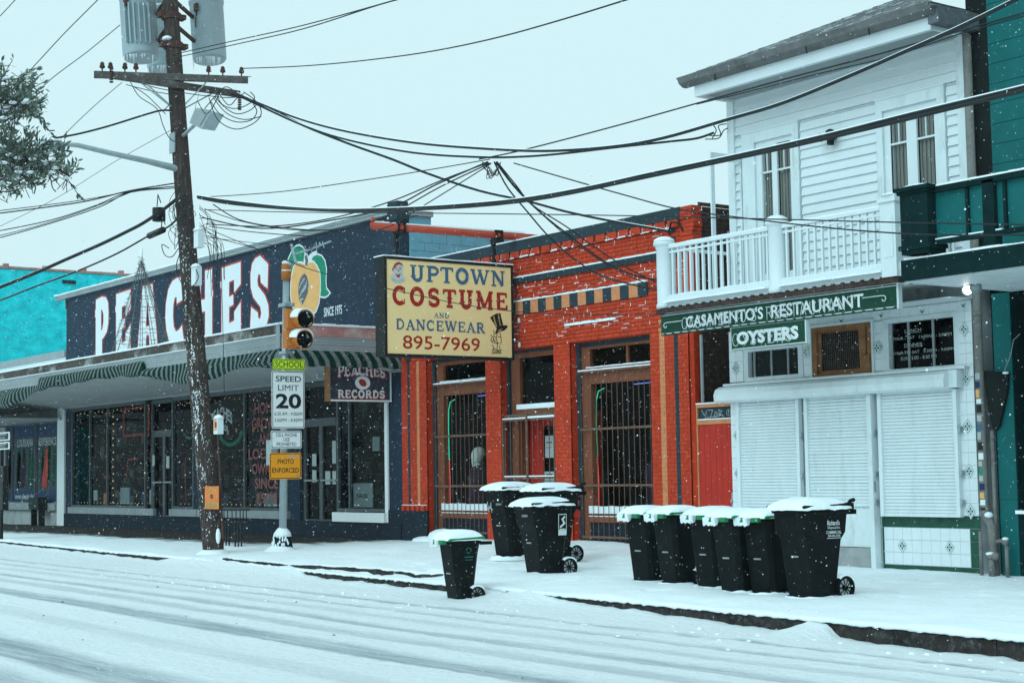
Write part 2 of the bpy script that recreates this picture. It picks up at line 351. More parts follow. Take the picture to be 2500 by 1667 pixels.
def stroke(mb, F, pts, w, n):
    k = len(pts); L = []; R = []
    closed = abs(pts[0][0]-pts[-1][0]) < 1e-6 and abs(pts[0][1]-pts[-1][1]) < 1e-6
    for i, p in enumerate(pts):
        a = pts[i-1] if i > 0 else (pts[-2] if closed else None)
        b = pts[i+1] if i < k-1 else (pts[1] if closed else None)
        ds = []
        if a: ds.append(Vector((p[0]-a[0], p[1]-a[1])).normalized())
        if b: ds.append(Vector((b[0]-p[0], b[1]-p[1])).normalized())
        t = sum(ds, Vector((0, 0))); t = t.normalized() if t.length > 1e-6 else ds[0]
        m = Vector((-t.y, t.x))*(w/2/max(.5, abs(t.dot(ds[0]))))
        L.append((p[0]+m.x, p[1]+m.y)); R.append((p[0]-m.x, p[1]-m.y))
    vs = [F.p(*q, n) for q in L]+[F.p(*q, n) for q in R]
    mb.add(vs, [(k+i, k+i+1, i+1, i) for i in range(k-1)])
def serif_text(mb, F, txt, u0, u1, v0, v1, n=.004, wt=.17, sw=.07, gap=.06, fn=None, west=0):
    tot = sum(GL[c][0] for c in txt)+gap*(len(txt)-1); H = v1-v0; k = (u1-u0)/tot; u = u0; lay = 0
    T = wt*H
    for c in txt:
        wd, st, sf = GL[c]
        for pts, wgt in st:
            q = [(u+x*k, v0+T*.3+y*(H-T*.6)) for x, y in pts]
            if fn: q = [fn(*a) for a in q]
            if len(q) == 2:
                q = [q[0], ((q[0][0]+q[1][0])/2, (q[0][1]+q[1][1])/2), q[1]]
            stroke(mb, F, q, T*wgt*min(1.3, max(.8, k/H)), n+lay*.0007); lay += 1
            if west and len(pts) == 2 and pts[0][0] == pts[1][0] and abs(pts[0][1]-pts[1][1]) > .7:      # spur half way up the stem
                xm, ym = u+pts[0][0]*k, v0+H*.5; e = T*.78
                mb.fpoly(F, [(xm-e, ym), (xm, ym-e*.8), (xm+e, ym), (xm, ym+e*.8)], n+lay*.0007); lay += 1
        for x, y, h in sf:
            yy = v0+T*.3+y*(H-T*.6)+(sw*H*.4 if y == 0 else -sw*H*.4)*0
            q = [(u+(x-h)*k, yy), (u+x*k, yy), (u+(x+h)*k, yy)]
            if fn: q = [fn(*a) for a in q]
            stroke(mb, F, q, sw*H*1.4, n+lay*.0007); lay += 1
        if lay > 12: lay = 0
        u += (wd+gap)*k
    return mb
# ------------------------------------------------------------------ ground
def sstep(a, b, x): t = min(1, max(0, (x-a)/(b-a))); return t*t*(3-2*t)
def interp(x, pts):
    if x <= pts[0][0]: return pts[0][1]
    for (a, u), (b, v) in zip(pts, pts[1:]):
        if x <= b: return u+(v-u)*(x-a)/(b-a)
    return pts[-1][1]
def kerbY(x):
    return interp(x, [(-140, 20.3), (-42, 14.45), (-34, 13.85), (-28, 13.55), (-24, 13.2), (-20, 12.95), (-16.6, 12.75), (-12.6, 12.5), (-9, 12.25), (30, 10.0)])
def nz(x, y, z=0): return noise.noise(Vector((x, y, z)))
def facZ(x): return interp(x, [(-60, .20), (-31, .24), (-28, .34), (-25, .38), (-22, .30), (-18.5, .13), (-15, .12), (0, .10)])
FOOT = [(random.uniform(-24, -9), random.uniform(13.6, 18.8), random.uniform(.02, .05), random.uniform(.07, .14)) for _ in range(90)]
for k_ in range(26): FOOT.append((-9-k_*.62, 17.1+.25*(k_ % 2)+.5*math.sin(k_*.3), .035, .11))
FOOTB = {}
for q_ in FOOT:
    for i_ in (-1, 0, 1): FOOTB.setdefault(int(q_[0])+i_, []).append(q_)
def paveZ(x, y):
    k = kerbY(x); t = min(1, max(0, (y-k)/(19.8-k)))
    z = .19+(facZ(x)-.19)*sstep(.15, 1, t)
    z += .026*nz(x*.55, y*.8)+.018*nz(x*1.5, y*2.0, 3)+.009*nz(x*4, y*5, 5)+.006*nz(x*11, y*11, 8)
    for fx, fy_, fd, fr_ in FOOTB.get(int(x), ()):
        q = ((x-fx)/(fr_*1.5))**2+((y-fy_)/fr_)**2
        if q < 6: z += fd*(-math.exp(-q)+.35*math.exp(-(q-2.2)**2))
    # the second low step behind the kerb, between the drive and the traffic pole
    st = 13.95+.03*nz(x*.8, 0, 9)
    if -29 < x < -20.3:
        on = sstep(-29, -28, x)*sstep(-20.3, -21.3, x)
        z -= (.085-.07*max(0, nz(x*1.6, 2.2, 61)+.1))*on*(1-sstep(st-.05, st+.02, y))
    return z
TR = [(5.0, .34, .022), (5.95, .34, .034), (7.35, .22, .008), (8.50, .24, .032), (9.35, .17, .015), (9.95, .15, .020), (10.6, .14, .010), (11.15, .10, .018), (11.72, .08, .026), (3.6, .3, .03), (2.2, .3, .03), (.6, .3, .03)]
def trackd(x, y):
    yy = y+.28*math.sin(x*.045+1.2)+.05*math.sin(x*.33)+(x+16)*.018
    d = 0; e = 0
    for c, wd, dp in TR:
        q = abs(yy-c)/wd
        f = math.exp(-q**4); d += f*dp
        e += math.exp(-((q-1.3)/.34)**2)*dp*.32
    return d, e
def roadZ(x, y):
    k = kerbY(x); d, e = trackd(x, y)
    br = .5+.5*nz(x*.25, y*1.5, 12)
    z = .012-d*(.45+.6*br)+e*(.5+.9*nz(x*1.3, y*3, 4)+1.1*nz(x*6, y*9, 14))
    z += .014*nz(x*.35, y*1.1, 1)+.007*nz(x*.8, y*4, 2)+.005*nz(x*5, y*8, 7)+.004*nz(x*17, y*20, 8)-.006*max(0, nz(x*2.5, y*3.5, 33))*1.5
    # slush ridges between tracks
    z += .020*max(0, nz(x*2.2, y*3.5, 30))*math.exp(-((y-11.45-(x+20)*-.02)/.28)**2)
    # ploughed up bank against the kerb
    bank = interp(x, [(-60, .10), (-34, .085), (-31, .06), (-30.2, .16), (-28, .18), (-24.6, .17), (-23.9, .07), (-19.5, .05), (-17.9, .16), (-16.9, .15), (-16.4, .08), (-15, .05), (-13, .01), (-12.4, .0), (-9, -.04), (0, -.05)])
    bank += .035*nz(x*1.7, 0, 21)+.02*nz(x*5, 0, 2)+.145*math.exp(-((x+11.95+.1*nz(0, y*4, 1))/.26)**4)
    z += (bank)*math.exp(-max(0, k-y)/.42)
    return z
def grid(xs, ys, fn):
    mb = MB(); n = len(ys)
    mb.v = [(x, y if not callable(y) else y(x), 0) for x in xs for y in ys]
    mb.v = [(a, b, fn(a, b)) for a, b, _ in mb.v]
    mb.f = [(i*n+j, (i+1)*n+j, (i+1)*n+j+1, i*n+j+1) for i in range(len(xs)-1) for j in range(n-1)]
    return mb
def fr(a, b, s):
    k = max(1, int(round((b-a)/s))); return [a+(b-a)*i/k for i in range(k)]
XS = fr(-260, -62, 6)+fr(-62, -44, .5)+fr(-44, -30, .16)+fr(-30, -7, .065)+fr(-7, 0, .6)+fr(0, 60, 6)+[60]
mb = MB(); NY = 0
ts = fr(-60, -6, 6)+fr(-6, 4, .5)+fr(4, 0, 1)
rows = []
for x in XS:
    k = kerbY(x); ys = fr(-60, -2, 8)+fr(-2, 4.5, .4)+[4.5+(k-4.5)*t for t in [i/150 for i in range(151)]]
    ys[-1] = k+.02; rows.append([(x, y, roadZ(x, min(y, k))) for y in ys])
n = len(rows[0]); mb.v = [p for r_ in rows for p in r_]
mb.f = [(i*n+j, (i+1)*n+j, (i+1)*n+j+1, i*n+j+1) for i in range(len(rows)-1) for j in range(n-1)]
# snow on the road: fresh and bright between the tracks, thin and grey where wheels have packed it
m = bpy.data.materials.new('packed_road_snow'); m.use_nodes = True
nn = m.node_tree.nodes; ll = m.node_tree.links; bb = nn['Principled BSDF']; bb.inputs['Roughness'].default_value = .6; bb.inputs['Specular IOR Level'].default_value = .3
at = nn.new('ShaderNodeAttribute'); at.attribute_name = 'packed'
geo = nn.new('ShaderNodeNewGeometry'); mpn = nn.new('ShaderNodeMapping'); mpn.inputs['Scale'].default_value = (.35, 5, 1)
tn = nn.new('ShaderNodeTexNoise'); tn.inputs['Scale'].default_value = 1.4; tn.inputs['Detail'].default_value = 8; tn.inputs['Roughness'].default_value = .7
ll.new(geo.outputs[0], mpn.inputs[0]); ll.new(mpn.outputs[0], tn.inputs[0])
m1 = nn.new('ShaderNodeMath'); m1.operation = 'MULTIPLY_ADD'; ll.new(tn.outputs[0], m1.inputs[0]); m1.inputs[1].default_value = 1.3; m1.inputs[2].default_value = -.15
m2 = nn.new('ShaderNodeMath'); m2.operation = 'MULTIPLY'; m2.use_clamp = True; ll.new(at.outputs['Fac'], m2.inputs[0]); ll.new(m1.outputs[0], m2.inputs[1])
mc = nn.new('ShaderNodeMixRGB'); mc.inputs[1].default_value = (.87, .89, .91, 1); mc.inputs[2].default_value = (.27, .33, .37, 1)
ll.new(m2.outputs[0], mc.inputs[0]); ll.new(mc.outputs[0], bb.inputs['Base Color'])
mp2 = nn.new('ShaderNodeMapping'); mp2.inputs['Scale'].default_value = (1.3, 9, 3); ll.new(geo.outputs[0], mp2.inputs[0]); t4 = nn.new('ShaderNodeTexNoise'); t4.inputs['Scale'].default_value = 2.2; t4.inputs['Detail'].default_value = 7; t4.inputs['Roughness'].default_value = .75; ll.new(mp2.outputs[0], t4.inputs[0]); bq = nn.new('ShaderNodeBump'); bq.inputs['Strength'].default_value = .8; bq.inputs['Distance'].default_value = .03; ll.new(t4.outputs[0], bq.inputs['Height'])
t3 = nn.new('ShaderNodeTexNoise'); t3.inputs['Scale'].default_value = 9; t3.inputs['Detail'].default_value = 6; ll.new(geo.outputs[0], t3.inputs[0])
bp = nn.new('ShaderNodeBump'); bp.inputs['Strength'].default_value = .9; bp.inputs['Distance'].default_value = .03; ll.new(t3.outputs[0], bp.inputs['Height']); ll.new(bq.outputs[0], bp.inputs['Normal']); ll.new(bp.outputs[0], bb.inputs['Normal'])
road = struct('road', mb, m, True)
pk = []
for x, y, z in mb.v:
    d, e = trackd(x, y); pk.append(min(1.3, d/.020)+.12)
road.data.attributes.new('packed', 'FLOAT', 'POINT').data.foreach_set('value', pk)
# pavement snow with a soft lip over the kerb
mb = MB(); rows = []
for x in XS:
    k = kerbY(x); lip = .035*nz(x*2.4, 5)+.030*nz(x*9, 1)+.02*nz(x*17, 7)
    r_ = [(x, k+.012+lip*.4, .138), (x, k-.03+lip*.6, .140+.022*nz(x*9, 3)+.016*nz(x*19, 13)), (x, k-.035+lip*.6, .165), (x, k-.005, .182)]
    for y in [k+.04+(19.6-k)*t for t in [i/90 for i in range(90)]]+[19.82, 20.0]: r_.append((x, y, paveZ(x, y)))
    rows.append(r_)
n = len(rows[0]); mb.v = [p for r_ in rows for p in r_]
mb.f = [(i*n+j, (i+1)*n+j, (i+1)*n+j+1, i*n+j+1) for i in range(len(rows)-1) for j in range(n-1)]
pm = M['snow'].copy(); pm.name = 'pavement_snow'; pn = pm.node_tree; pb = pn.nodes['Principled BSDF']; src_ = pb.inputs['Base Color'].links[0].from_socket
pa = pn.nodes.new('ShaderNodeAttribute'); pa.attribute_name = 'bare'; pt = pn.nodes.new('ShaderNodeTexNoise'); pt.inputs['Scale'].default_value = 2.2; pt.inputs['Detail'].default_value = 8
pg = pn.nodes.new('ShaderNodeNewGeometry'); pmap = pn.nodes.new('ShaderNodeMapping'); pmap.inputs['Scale'].default_value = (.5, 1.6, 1); pn.links.new(pg.outputs[0], pmap.inputs[0]); pn.links.new(pmap.outputs[0], pt.inputs[0])
p1 = pn.nodes.new('ShaderNodeMath'); p1.operation = 'ADD'; p2 = pn.nodes.new('ShaderNodeMath'); p2.operation = 'MULTIPLY_ADD'; p2.use_clamp = True; p2.inputs[1].default_value = 2.6; p2.inputs[2].default_value = -2.2
pn.links.new(pa.outputs['Fac'], p1.inputs[0]); pn.links.new(pt.outputs[0], p1.inputs[1]); pn.links.new(p1.outputs[0], p2.inputs[0])
p3 = pn.nodes.new('ShaderNodeMixRGB'); p3.inputs[2].default_value = (.040, .034, .032, 1); pn.links.new(p2.outputs[0], p3.inputs[0]); pn.links.new(src_, p3.inputs[1]); pn.links.new(p3.outputs[0], pb.inputs['Base Color'])
pv = struct('pavement', mb, pm, True)
pv.data.attributes.new('bare', 'FLOAT', 'POINT').data.foreach_set('value', [sstep(15.4, 18.9, y)*1.35*sstep(-30, -34.5, x) for x, y, z in mb.v])
# kerb: long stones end to end
kx = [-260, -140, -100, -80, -60]+[-60+2.4*i for i in range(1, 26)]+[20, 60]
def kerb_stone(a, b):
    mb = MB(); F = []
    for x in (a+.006, b-.006):
        k = kerbY(x); F.append([(x, k, -.1), (x, k, .125), (x, k+.02, .15), (x, k+.2, .15), (x, k+.2, -.1)])
    mb.add(F[0]+F[1], [(i, i+1, 6+i, 5+i) for i in range(4)]+[(0, 1, 2, 3, 4), (9, 8, 7, 6, 5)]); return mb
kerb = None
for a, b in zip(kx, kx[1:]):
    if kerb is None: kerb = struct('kerb', kerb_stone(a, b), M['concrete'])
    else: part('kerb_stone', kerb_stone(a, b), M['concrete'], kerb)
# dark face of the second low step
mb = MB()
for i in range(150):
    a, b = -28.6+i*.05, -28.6+(i+1)*.05
    if a > -20.9: continue
    mb.box(a, b, 13.89+.03*nz(a*.8, 0, 9), 14.05, .0, paveZ(a, 14.15)-.022+.006*nz(a*11, 2))
struct('pavement_step', mb, M['concrete'])
# ground far behind the buildings so that nothing floats
mb = MB(); mb.box(-260, 60, 19.9, 160, -.3, .02); struct('ground', mb, M['snow'])
# leaves and lumps on the road snow
mb = MB()
for i in range(22):
    x = random.uniform(-26, -8); y = random.uniform(5.5, 11.8); z = roadZ(x, y); s = random.uniform(.012, .028); a = random.uniform(0, 6)
    mb.add([(x, y, z), (x+s*math.cos(a), y+s*math.sin(a), z+s*.8), (x+2*s*math.cos(a+.3), y+2*s*math.sin(a+.3), z+s*.3), (x+s*math.cos(a+.9), y+s*math.sin(a+.9), z+.004)], [(0, 1, 2, 3)])
o = part('fallen_leaves', mb, M['leaf'], None, False, True); tag(o, 'few small dead leaves scattered on the snowy road', 'leaves')
mb = MB()
for i in range(120):
    x = random.uniform(-28, -8); y = random.gauss(11.5, .3); z = roadZ(x, y); s = random.uniform(.008, .028)
    mb.ell((x, y, z), (s*1.4, s, s*.7), 6, 4)
o = part('snow_clods', mb, M['snow'], None, True, True); tag(o, 'small clods of thrown snow along the tyre tracks', 'snow')
# ------------------------------------------------------------------ orange-red brick costume shop
RB = thing('costume_shop_building', 'orange-red painted brick shop with slate bands and barred windows', 'building', (-26.4, D, .2))
for a, b, c_ in ((-31.6, -31.35, 'red_wall'), (-31.35, -31.25, 'slate'), (-31.25, -30.97, 'red_wall'), (-30.97, -30.86, 'tan'), (-30.86, -30.57, 'red_wall'), (-28.28, -27.74, 'red_wall'), (-25.91, -25.39, 'red_wall'), (-22.98, -22.72, 'red_wall'), (-22.72, -22.58, 'tan'), (-22.58, -22.32, 'red_wall'), (-22.32, -22.21, 'slate'), (-22.21, -21.94, 'red_wall')):
    part('pier_face' if c_ == 'red_wall' else 'painted_stripe', MB().box(a, b, D+.003, D+.022, .25, 4.225), M[c_], RB)
op = [(-30.57, -28.28, .2, 4.22), (-27.74, -25.91, .2, 4.22), (-25.39, -22.98, .2, 4.22)]
mb = MB(); wall_holes(mb, -31.6, -21.94, .0, 6.2, D+.022, D+.24, op)
mb.box(-31.6, -21.8, D+.24, D+14, 4.6, 6.25)        # the mass behind
mb.box(-31.6, -21.8, D+2.6, D+14, 0, 4.6); mb.box(-21.94, -21.82, D+.03, D+2.6, 0, 6.3)
part('wall', mb, M['red_wall'], RB)
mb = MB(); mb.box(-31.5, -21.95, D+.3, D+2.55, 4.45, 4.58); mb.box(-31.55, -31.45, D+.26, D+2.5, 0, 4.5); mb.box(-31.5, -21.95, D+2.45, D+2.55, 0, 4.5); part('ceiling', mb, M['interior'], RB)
# dark unpainted side wall of brick, seen over the alley
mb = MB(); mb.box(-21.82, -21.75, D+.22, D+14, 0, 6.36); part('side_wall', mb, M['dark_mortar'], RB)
# bricks: 300 single ones where they show largest, the rest joined
BL, BH, J = .205, .066, .011
def band_of(x, z):
    if 4.92 < z < 5.18 and -30.3 < x < -23.0:
        k = int(math.floor((-23.0-x)/.258)); return 'slate' if k % 2 == 0 else 'tan'
    if x < -30.57 or x > -22.98:
        if -31.35 < x < -31.25 or -22.32 < x < -22.21: return 'slate'
        if -30.97 < x < -30.86 or (-22.72 < x < -22.58 and z < 5.6): return 'tan'
    if x < -30.57 and z < .93: return 'slate'
    return 'red'
def bricks_in(x0, x1, z0, z1):
    out = []; r_ = 0; z = z0
    while z+BH < z1+.02:
        x = x0-(BL+J)*(.5 if r_ % 2 else 0)
        while x < x1:
            a, b = max(x, x0), min(x+BL, x1)
            if b-a > .03: out.append((a, b, z, min(z+BH, z1)))
            x += BL+J
        z += BH+J; r_ += 1
    return out
allb = bricks_in(-31.6, -21.94, 4.235, 6.07)
for a, b in ((-31.6, -31.35), (-31.35, -31.25), (-31.25, -30.97), (-30.97, -30.86), (-30.86, -30.57), (-28.28, -27.74), (-25.91, -25.39), (-22.98, -22.72), (-22.72, -22.58), (-22.58, -22.32), (-22.32, -22.21), (-22.21, -21.94)): allb += bricks_in(a, b, .3, 4.225)
single = []; rest = {'red': MB(), 'slate': MB(), 'tan': MB()}
def vis(bk):
    a, b, z, _ = bk
    if z < 4.0 and a < -30.5: return 9
    return 0
cand = [k for k in allb if k[1]-k[0] > .2 and band_of((k[0]+k[1])/2, k[2]+.03) == 'red' and (k[2] > 4.2 and -27.0 < k[0] < -22.9)]
cand.sort(key=lambda k: -k[0]); sel = set(cand[:298])
bm_ = MB(); bm_.box(0, BL, -.004, .03, 0, BH); bmesh_ = bm_.mesh('brick', M['red'])
for k in allb:
    a, b, z0, z1 = k; dy = random.uniform(-.004, .005) if z0 > 4.22 else random.uniform(0, .001)
    if k in sel: inst('brick', bmesh_, (a, D+dy, z0), RB)
    else:
        c = band_of((a+b)/2, z0+.03)
        if c == 'slate' and 5.18 > z0 > 4.9: dy -= .0
        rest[c].box(a, b, D+dy-.004, D+.03, z0, z1)
part('painted_bricks', rest['red'], M['red'], RB, stuff=True); part('slate_bricks', rest['slate'], M['slate'], RB, stuff=True); part('tan_bricks', rest['tan'], M['tan'], RB, stuff=True)
mb = MB()
for r_ in range(82):
    z = .2+r_*(BH+J); y = D+.25-(.1 if r_ % 2 else 0)
    while y < D+5.5:
        mb.box(-21.76, -21.738+random.uniform(-.004, .006), y, y+BL, z, z+BH); y += BL+J
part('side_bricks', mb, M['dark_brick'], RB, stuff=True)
# broken corner at the top right
mb = MB()
for i in range(9):
    z = 5.75+i*.077; mb.box(-22.02+random.uniform(-.05, 0), -21.74+random.uniform(0, .06), D-.03+random.uniform(-.02, .02), D+.2, z, z+.068)
part('corner_bricks', mb, M['red'], RB, stuff=True)
# slate coping band and the row of dentils below it
mb = MB(); mb.box(-31.6, -22.03, D-.055, D+.26, 6.23, 6.44)
for i in range(28): pass
part('coping', mb, M['slate'], RB)
mb = MB(); mb.box(-31.6, -22.05, D-.012, D+.03, 6.082, 6.228); part('dentil_ground', mb, M['slate'], RB)
dm = MB(); dm.box(0, .275, -.05, 0, 0, .135); dme = dm.mesh('dentil', M['red'])
snow_r = MB()
i = 0; x = -22.36
while x > -31.5:
    inst('dentil', dme, (x, D-.013, 6.088), RB)
    s = random.random()
    if s < .8: snow_r.box(x-.072, x-.004, D-.05, D-.0125, 6.083, 6.083+random.uniform(.01, .03)); snow_r.box(x-.02, x-.001, D-.055, D-.02, 6.085, 6.085+random.uniform(.05, .14))
    if s < .6: snow_r.box(x+.01, x+random.uniform(.08, .26), D-.068, D-.062, 6.083, 6.083+random.uniform(.012, .03))
    x -= .347; i += 1
mb = MB(); n_ = 56
for k in range(n_):
    a = -31.0+k*.16
    mb.box(a+.004, a+.156, D-.045+random.uniform(-.004, .004), D+.02, 5.56, 5.675)
part('soldier_course', mb, M['slate'], RB, stuff=True)
for k in range(90): 
    a = -31.0+k*.1; snow_r.box(a, a+.104, D-.045-.01*random.random(), D-.002, 5.676, 5.70+.012*random.random())
for k in range(74):
    a = -30.3+k*.1
    if a > -23.1: continue
    snow_r.box(a, a+.104, D-.042-.012*random.random(), D-.006, 5.185, 5.205+.022*random.random())
mb = MB()
for k in range(29):
    a = -23.0-.258*(k+1)
    if a < -30.4: break
    mb.box(a+.002, a+.256, D-.035, D-.007, 4.925, 5.183)
    part('band_block', mb, M['slate' if k % 2 == 0 else 'tan'], RB); mb = MB()
# snow caught in the joints
for (za, zb, pr) in ((5.21, 5.54, .52), (4.35, 4.9, .28), (5.72, 6.05, .10), (1.0, 4.1, .02)):
    for (a, b, z0, z1) in allb:
        if za < z0 < zb and (za > 4.3 or a < -30):
            q = pr*(.45+1.3*(nz(a*.8, z0*2.5, 50)+.15))
            if random.random() < q: snow_r.box(a+random.uniform(0, .05), b-random.uniform(-.01, .06), D-.012, D+.0, z0-.013, z0-.013+random.uniform(.004, .013))
            if random.random() < q*.45: snow_r.box(a-.012, a-.001, D-.009, D, z0, z0+BH)
x = -25.5
while x < -23.95:
    snow_r.box(x, x+.08, D-.03-.02*random.random(), D-.004, 4.56+.01*nz(x*5, 0), 4.605+.02*nz(x*3, 0)); x += .078
x = -31.6
while x < -26.3:
    snow_r.box(x, x+.16, D-.07, D+.2, 6.44, 6.462+.008*random.random()); x += .16
for x in fr(-31.6, -30.6, .1): snow_r.box(x, x+.1, D-.03, D-.005, 1.02, 1.035)
part('snow', snow_r, M['snow'], RB, stuff=True)
mb = MB(); mb.box(-32.2, -30.55, D-.035, D+.02, 0, .91)
part('base', mb, M['navy_dark'], RB)
mb = MB()
for i in range(5): mb.box(-31.58+i*.2, -31.47+i*.2, D-.045, D-.004, .90, 1.02)
part('fringe_blocks', mb, M['red'], RB)
# frames, glass and grilles
YF = D+.22
def bars(parent, x0, x1, z0, z1, hz, n, y, r=.0075, name='bar'):
    mbx = MB(); mbx.tube([(0, 0, z0), (0, 0, z1)], r, 5); me = mbx.mesh(name, M['iron'])
    for i in range(n): inst(name, me, (x0+(x1-x0)*i/(n-1), y, 0), parent)
    for z in hz: part('cross_bar', MB().box(x0-.02, x1+.02, y-.022, y+.004, z-.022, z+.022), M['iron'], parent)
def shop_window(x0, x1, zt, ztr, zg, zs, mull, nb, label):
    w_ = part('window', MB().box(x0, x0+.09, YF-.06, YF+.16, .25, zt), M['slate'], RB, label=label)
    mb = MB(); a = x0+.09; b = x1
    wall_holes(mb, a, b, .25, zt, YF, YF+.14, [(a+.26, b-.10, ztr+.06, zt-.12), (a+.26, b-.10, zs, zg)])
    mb.box(a+.20, b-.06, YF-.05, YF+.01, ztr-.02, ztr+.05); mb.box(a+.14, b-.05, YF-.06, YF, zs-.17, zs-.06)
    part('window_frame', mb, M['brown'], w_)
    part('stall_panel', MB().box(a+.2, b-.02, YF-.012, YF-.002, .25, zs-.17), M['navy_dark'], w_)
    if mull:
        mb = MB(); xm = (a+.26+b-.1)/2+.12; mb.box(xm-.03, xm+.03, YF+.03, YF+.1, ztr+.06, zt-.12); part('mullion', mb, M['brown'], w_)
    mb = MB(); mb.fpoly(FY(0, 0, YF+.07), [(a+.26, ztr+.06), (b-.1, ztr+.06), (b-.1, zt-.12), (a+.26, zt-.12)])
    part('transom_pane', mb, M['glass_dark'], w_)
    mb = MB(); mb.fpoly(FY(0, 0, YF+.08), [(a+.26, zs), (b-.1, zs), (b-.1, zg), (a+.26, zg)]); part('pane', mb, M['glass_red'], w_)
    g_ = part('security_grille', MB().box(a, b, YF-.10, YF-.05, zg+.22, zg+.255), M['iron'], RB)
    bars(g_, a+.06, b-.03, .32, zg+.23, [2.52, 1.44, .45], nb, YF-.085)
    s = MB()
    for i in range(24):
        u = a+.2+(b-a-.26)*i/24; d_ = (b-a-.26)/24+.004
        s.box(u, u+d_, YF-.05, YF+.02, zs-.0, zs+.13+.02*random.random()); s.box(u, u+d_, YF-.07, YF-.005, zs-.06, zs-.045)
        s.box(u, u+d_, YF-.055, YF, ztr+.05, ztr+.068+.008*random.random())
        s.box(a+(b-a)*i/24, a+(b-a)*(i+1)/24, YF-.105, YF-.05, zg+.255, zg+.275+.006*random.random())
    part('snow', s, M['snow'], w_, stuff=True)
    return w_
shop_window(-30.57, -28.28, 4.2, 3.66, 3.42, .92, False, 14, None)
W3 = shop_window(-25.39, -22.98, 4.2, 3.66, 3.40, .90, True, 15, None)
mb = MB(); mb.box(-30.5, -28.2, D+.2, D+.24, 4.16, 4.24); mb.box(-27.7, -25.9, D+.2, D+.24, 4.16, 4.24); mb.box(-25.35, -22.98, D+.2, D+.24, 4.13, 4.22)
part('lintel', mb, M['slate'], RB)
# doorway with its own glass and gate
d_ = part('doorway', MB().box(-27.74, -27.66, YF-.06, YF+.3, .25, 4.2), M['slate'], RB)
mb = MB(); a, b = -27.66, -25.9
wall_holes(mb, a, b, 2.86, 4.2, YF, YF+.14, [(a+.3, b-.08, 3.06, 4.06)])
mb.box(a, a+.22, YF, YF+.2, .25, 2.86); mb.box(a+.24, b, YF-.04, YF+.02, 2.88, 3.0); part('door_frame', mb, M['brown'], d_)
mb = MB(); mb.fpoly(FY(0, 0, YF+.07), [(a+.3, 3.06), (b-.08, 3.06), (b-.08, 4.06), (a+.3, 4.06)]); part('transom_pane', mb, M['glass_dark'], d_)
mb = MB(); yd = YF+.32
wall_holes(mb, -27.75, -25.2, .25, 2.9, yd, yd+.06, [(-27.05, -26.55, .9, 2.65), (-26.15, -25.7, .9, 2.65)])
dd = part('door', mb, M['red_door'], d_)
mb = MB(); mb.fpoly(FY(0, 0, yd+.05), [(-27.05, .9), (-26.55, .9), (-26.55, 2.65), (-27.05, 2.65)]); mb.fpoly(FY(0, 0, yd+.052), [(-26.15, .9), (-25.7, .9), (-25.7, 2.65), (-26.15, 2.65)]); part('door_pane', mb, M['glass_dark'], d_)
part('notice', MB().box(-26.93, -26.64, yd-.02, yd-.012, 2.0, 2.45), M['paper'], d_); part('notice', MB().box(-27.0, -26.58, yd-.02, yd-.012, .85, 1.72), M['paper'], d_)
mb = MB()
for i in range(9): mb.box(-26.95, -26.64+.04*(i % 3-1), yd-.027, yd-.022, 1.0+i*.075, 1.012+i*.075)
mb.box(-26.9, -26.7, yd-.027, yd-.022, 1.64, 1.67); mb.box(-26.88, -26.7, yd-.027, yd-.022, 2.3, 2.32); mb.box(-26.88, -26.7, yd-.027, yd-.022, 2.2, 2.21); part('notice_print', mb, M['sign_black'], d_)
mb = MB(); mb.fpoly(FY(0, 0, yd-.02), [(-26.1, 1.35), (-25.7, 1.35), (-25.7, 2.4), (-25.78, 2.4), (-25.85, 2.0), (-25.98, 1.85), (-26.08, 1.6)]); part('window_poster', mb, M['skin_white'], d_)
g_ = part('gate', MB().box(-27.72, -25.93, D+.02, D+.05, 2.76, 2.80), M['iron'], RB)
bars(g_, -27.66, -25.97, 1.0, 2.78, [1.60, .5], 10, D+.04, .009)
mb = MB(); mb.box(-27.72, -27.68, D+.0, D+.05, .3, 2.8); mb.box(-25.97, -25.93, D, D+.05, .3, 2.8); mb.tube([(-26.85, D, .5), (-26.85, D, 2.9)], .028, 6); mb.box(-27.72, -25.93, D+.06, D+.3, 2.80, 2.9); part('gate_post', mb, M['iron'], g_)
s = MB(); s.box(-27.7, -26.87, D, D+.05, 2.80, 2.825); s.box(-26.83, -25.94, D, D+.05, 2.80, 2.84); s.box(-27.7, -25.95, D+.01, D+.05, 1.622, 1.645); s.box(a+.26, b-.02, YF-.07, YF+.0, 3.0, 3.10)
part('snow', s, M['snow'], g_, stuff=True)
# white porcelain insulators on the wall
for z_ in (4.80, 4.30): part('insulator', MB().ell((-27.0, D-.04, z_), (.035, .03, .06), 8, 5), M['skin_white'], RB)
# LED ropes inside the two barred windows
def ropes(x0, zt, zb):
    y = YF+.12; P = [(x0+1.9, y, zt), (x0+.9, y, zt-.02), (x0+.3, y, zt-.03), (x0+.12, y, zt-.08), (x0+.05, y, zt-.25), (x0+.04, y, zt-.7), (x0+.05, y, zt-1.35)]
    L = part('light_rope', MB().tube(P[2:], .010, 6), M['led_green'], RB)
    part('rope_end', MB().tube([(x0+1.2, y, zt), (x0+1.95, y, zt+.01)], .010, 5), M['led_blue'], L)
    part('rope_end', MB().tube([(x0+.05, y, zt-1.36), (x0+.07, y, zt-1.8), (x0+.06, y, zb)], .010, 5), M['led_red'], L)
ropes(-30.25, 3.36, .98)
ropes(-25.06, 3.34, .98)
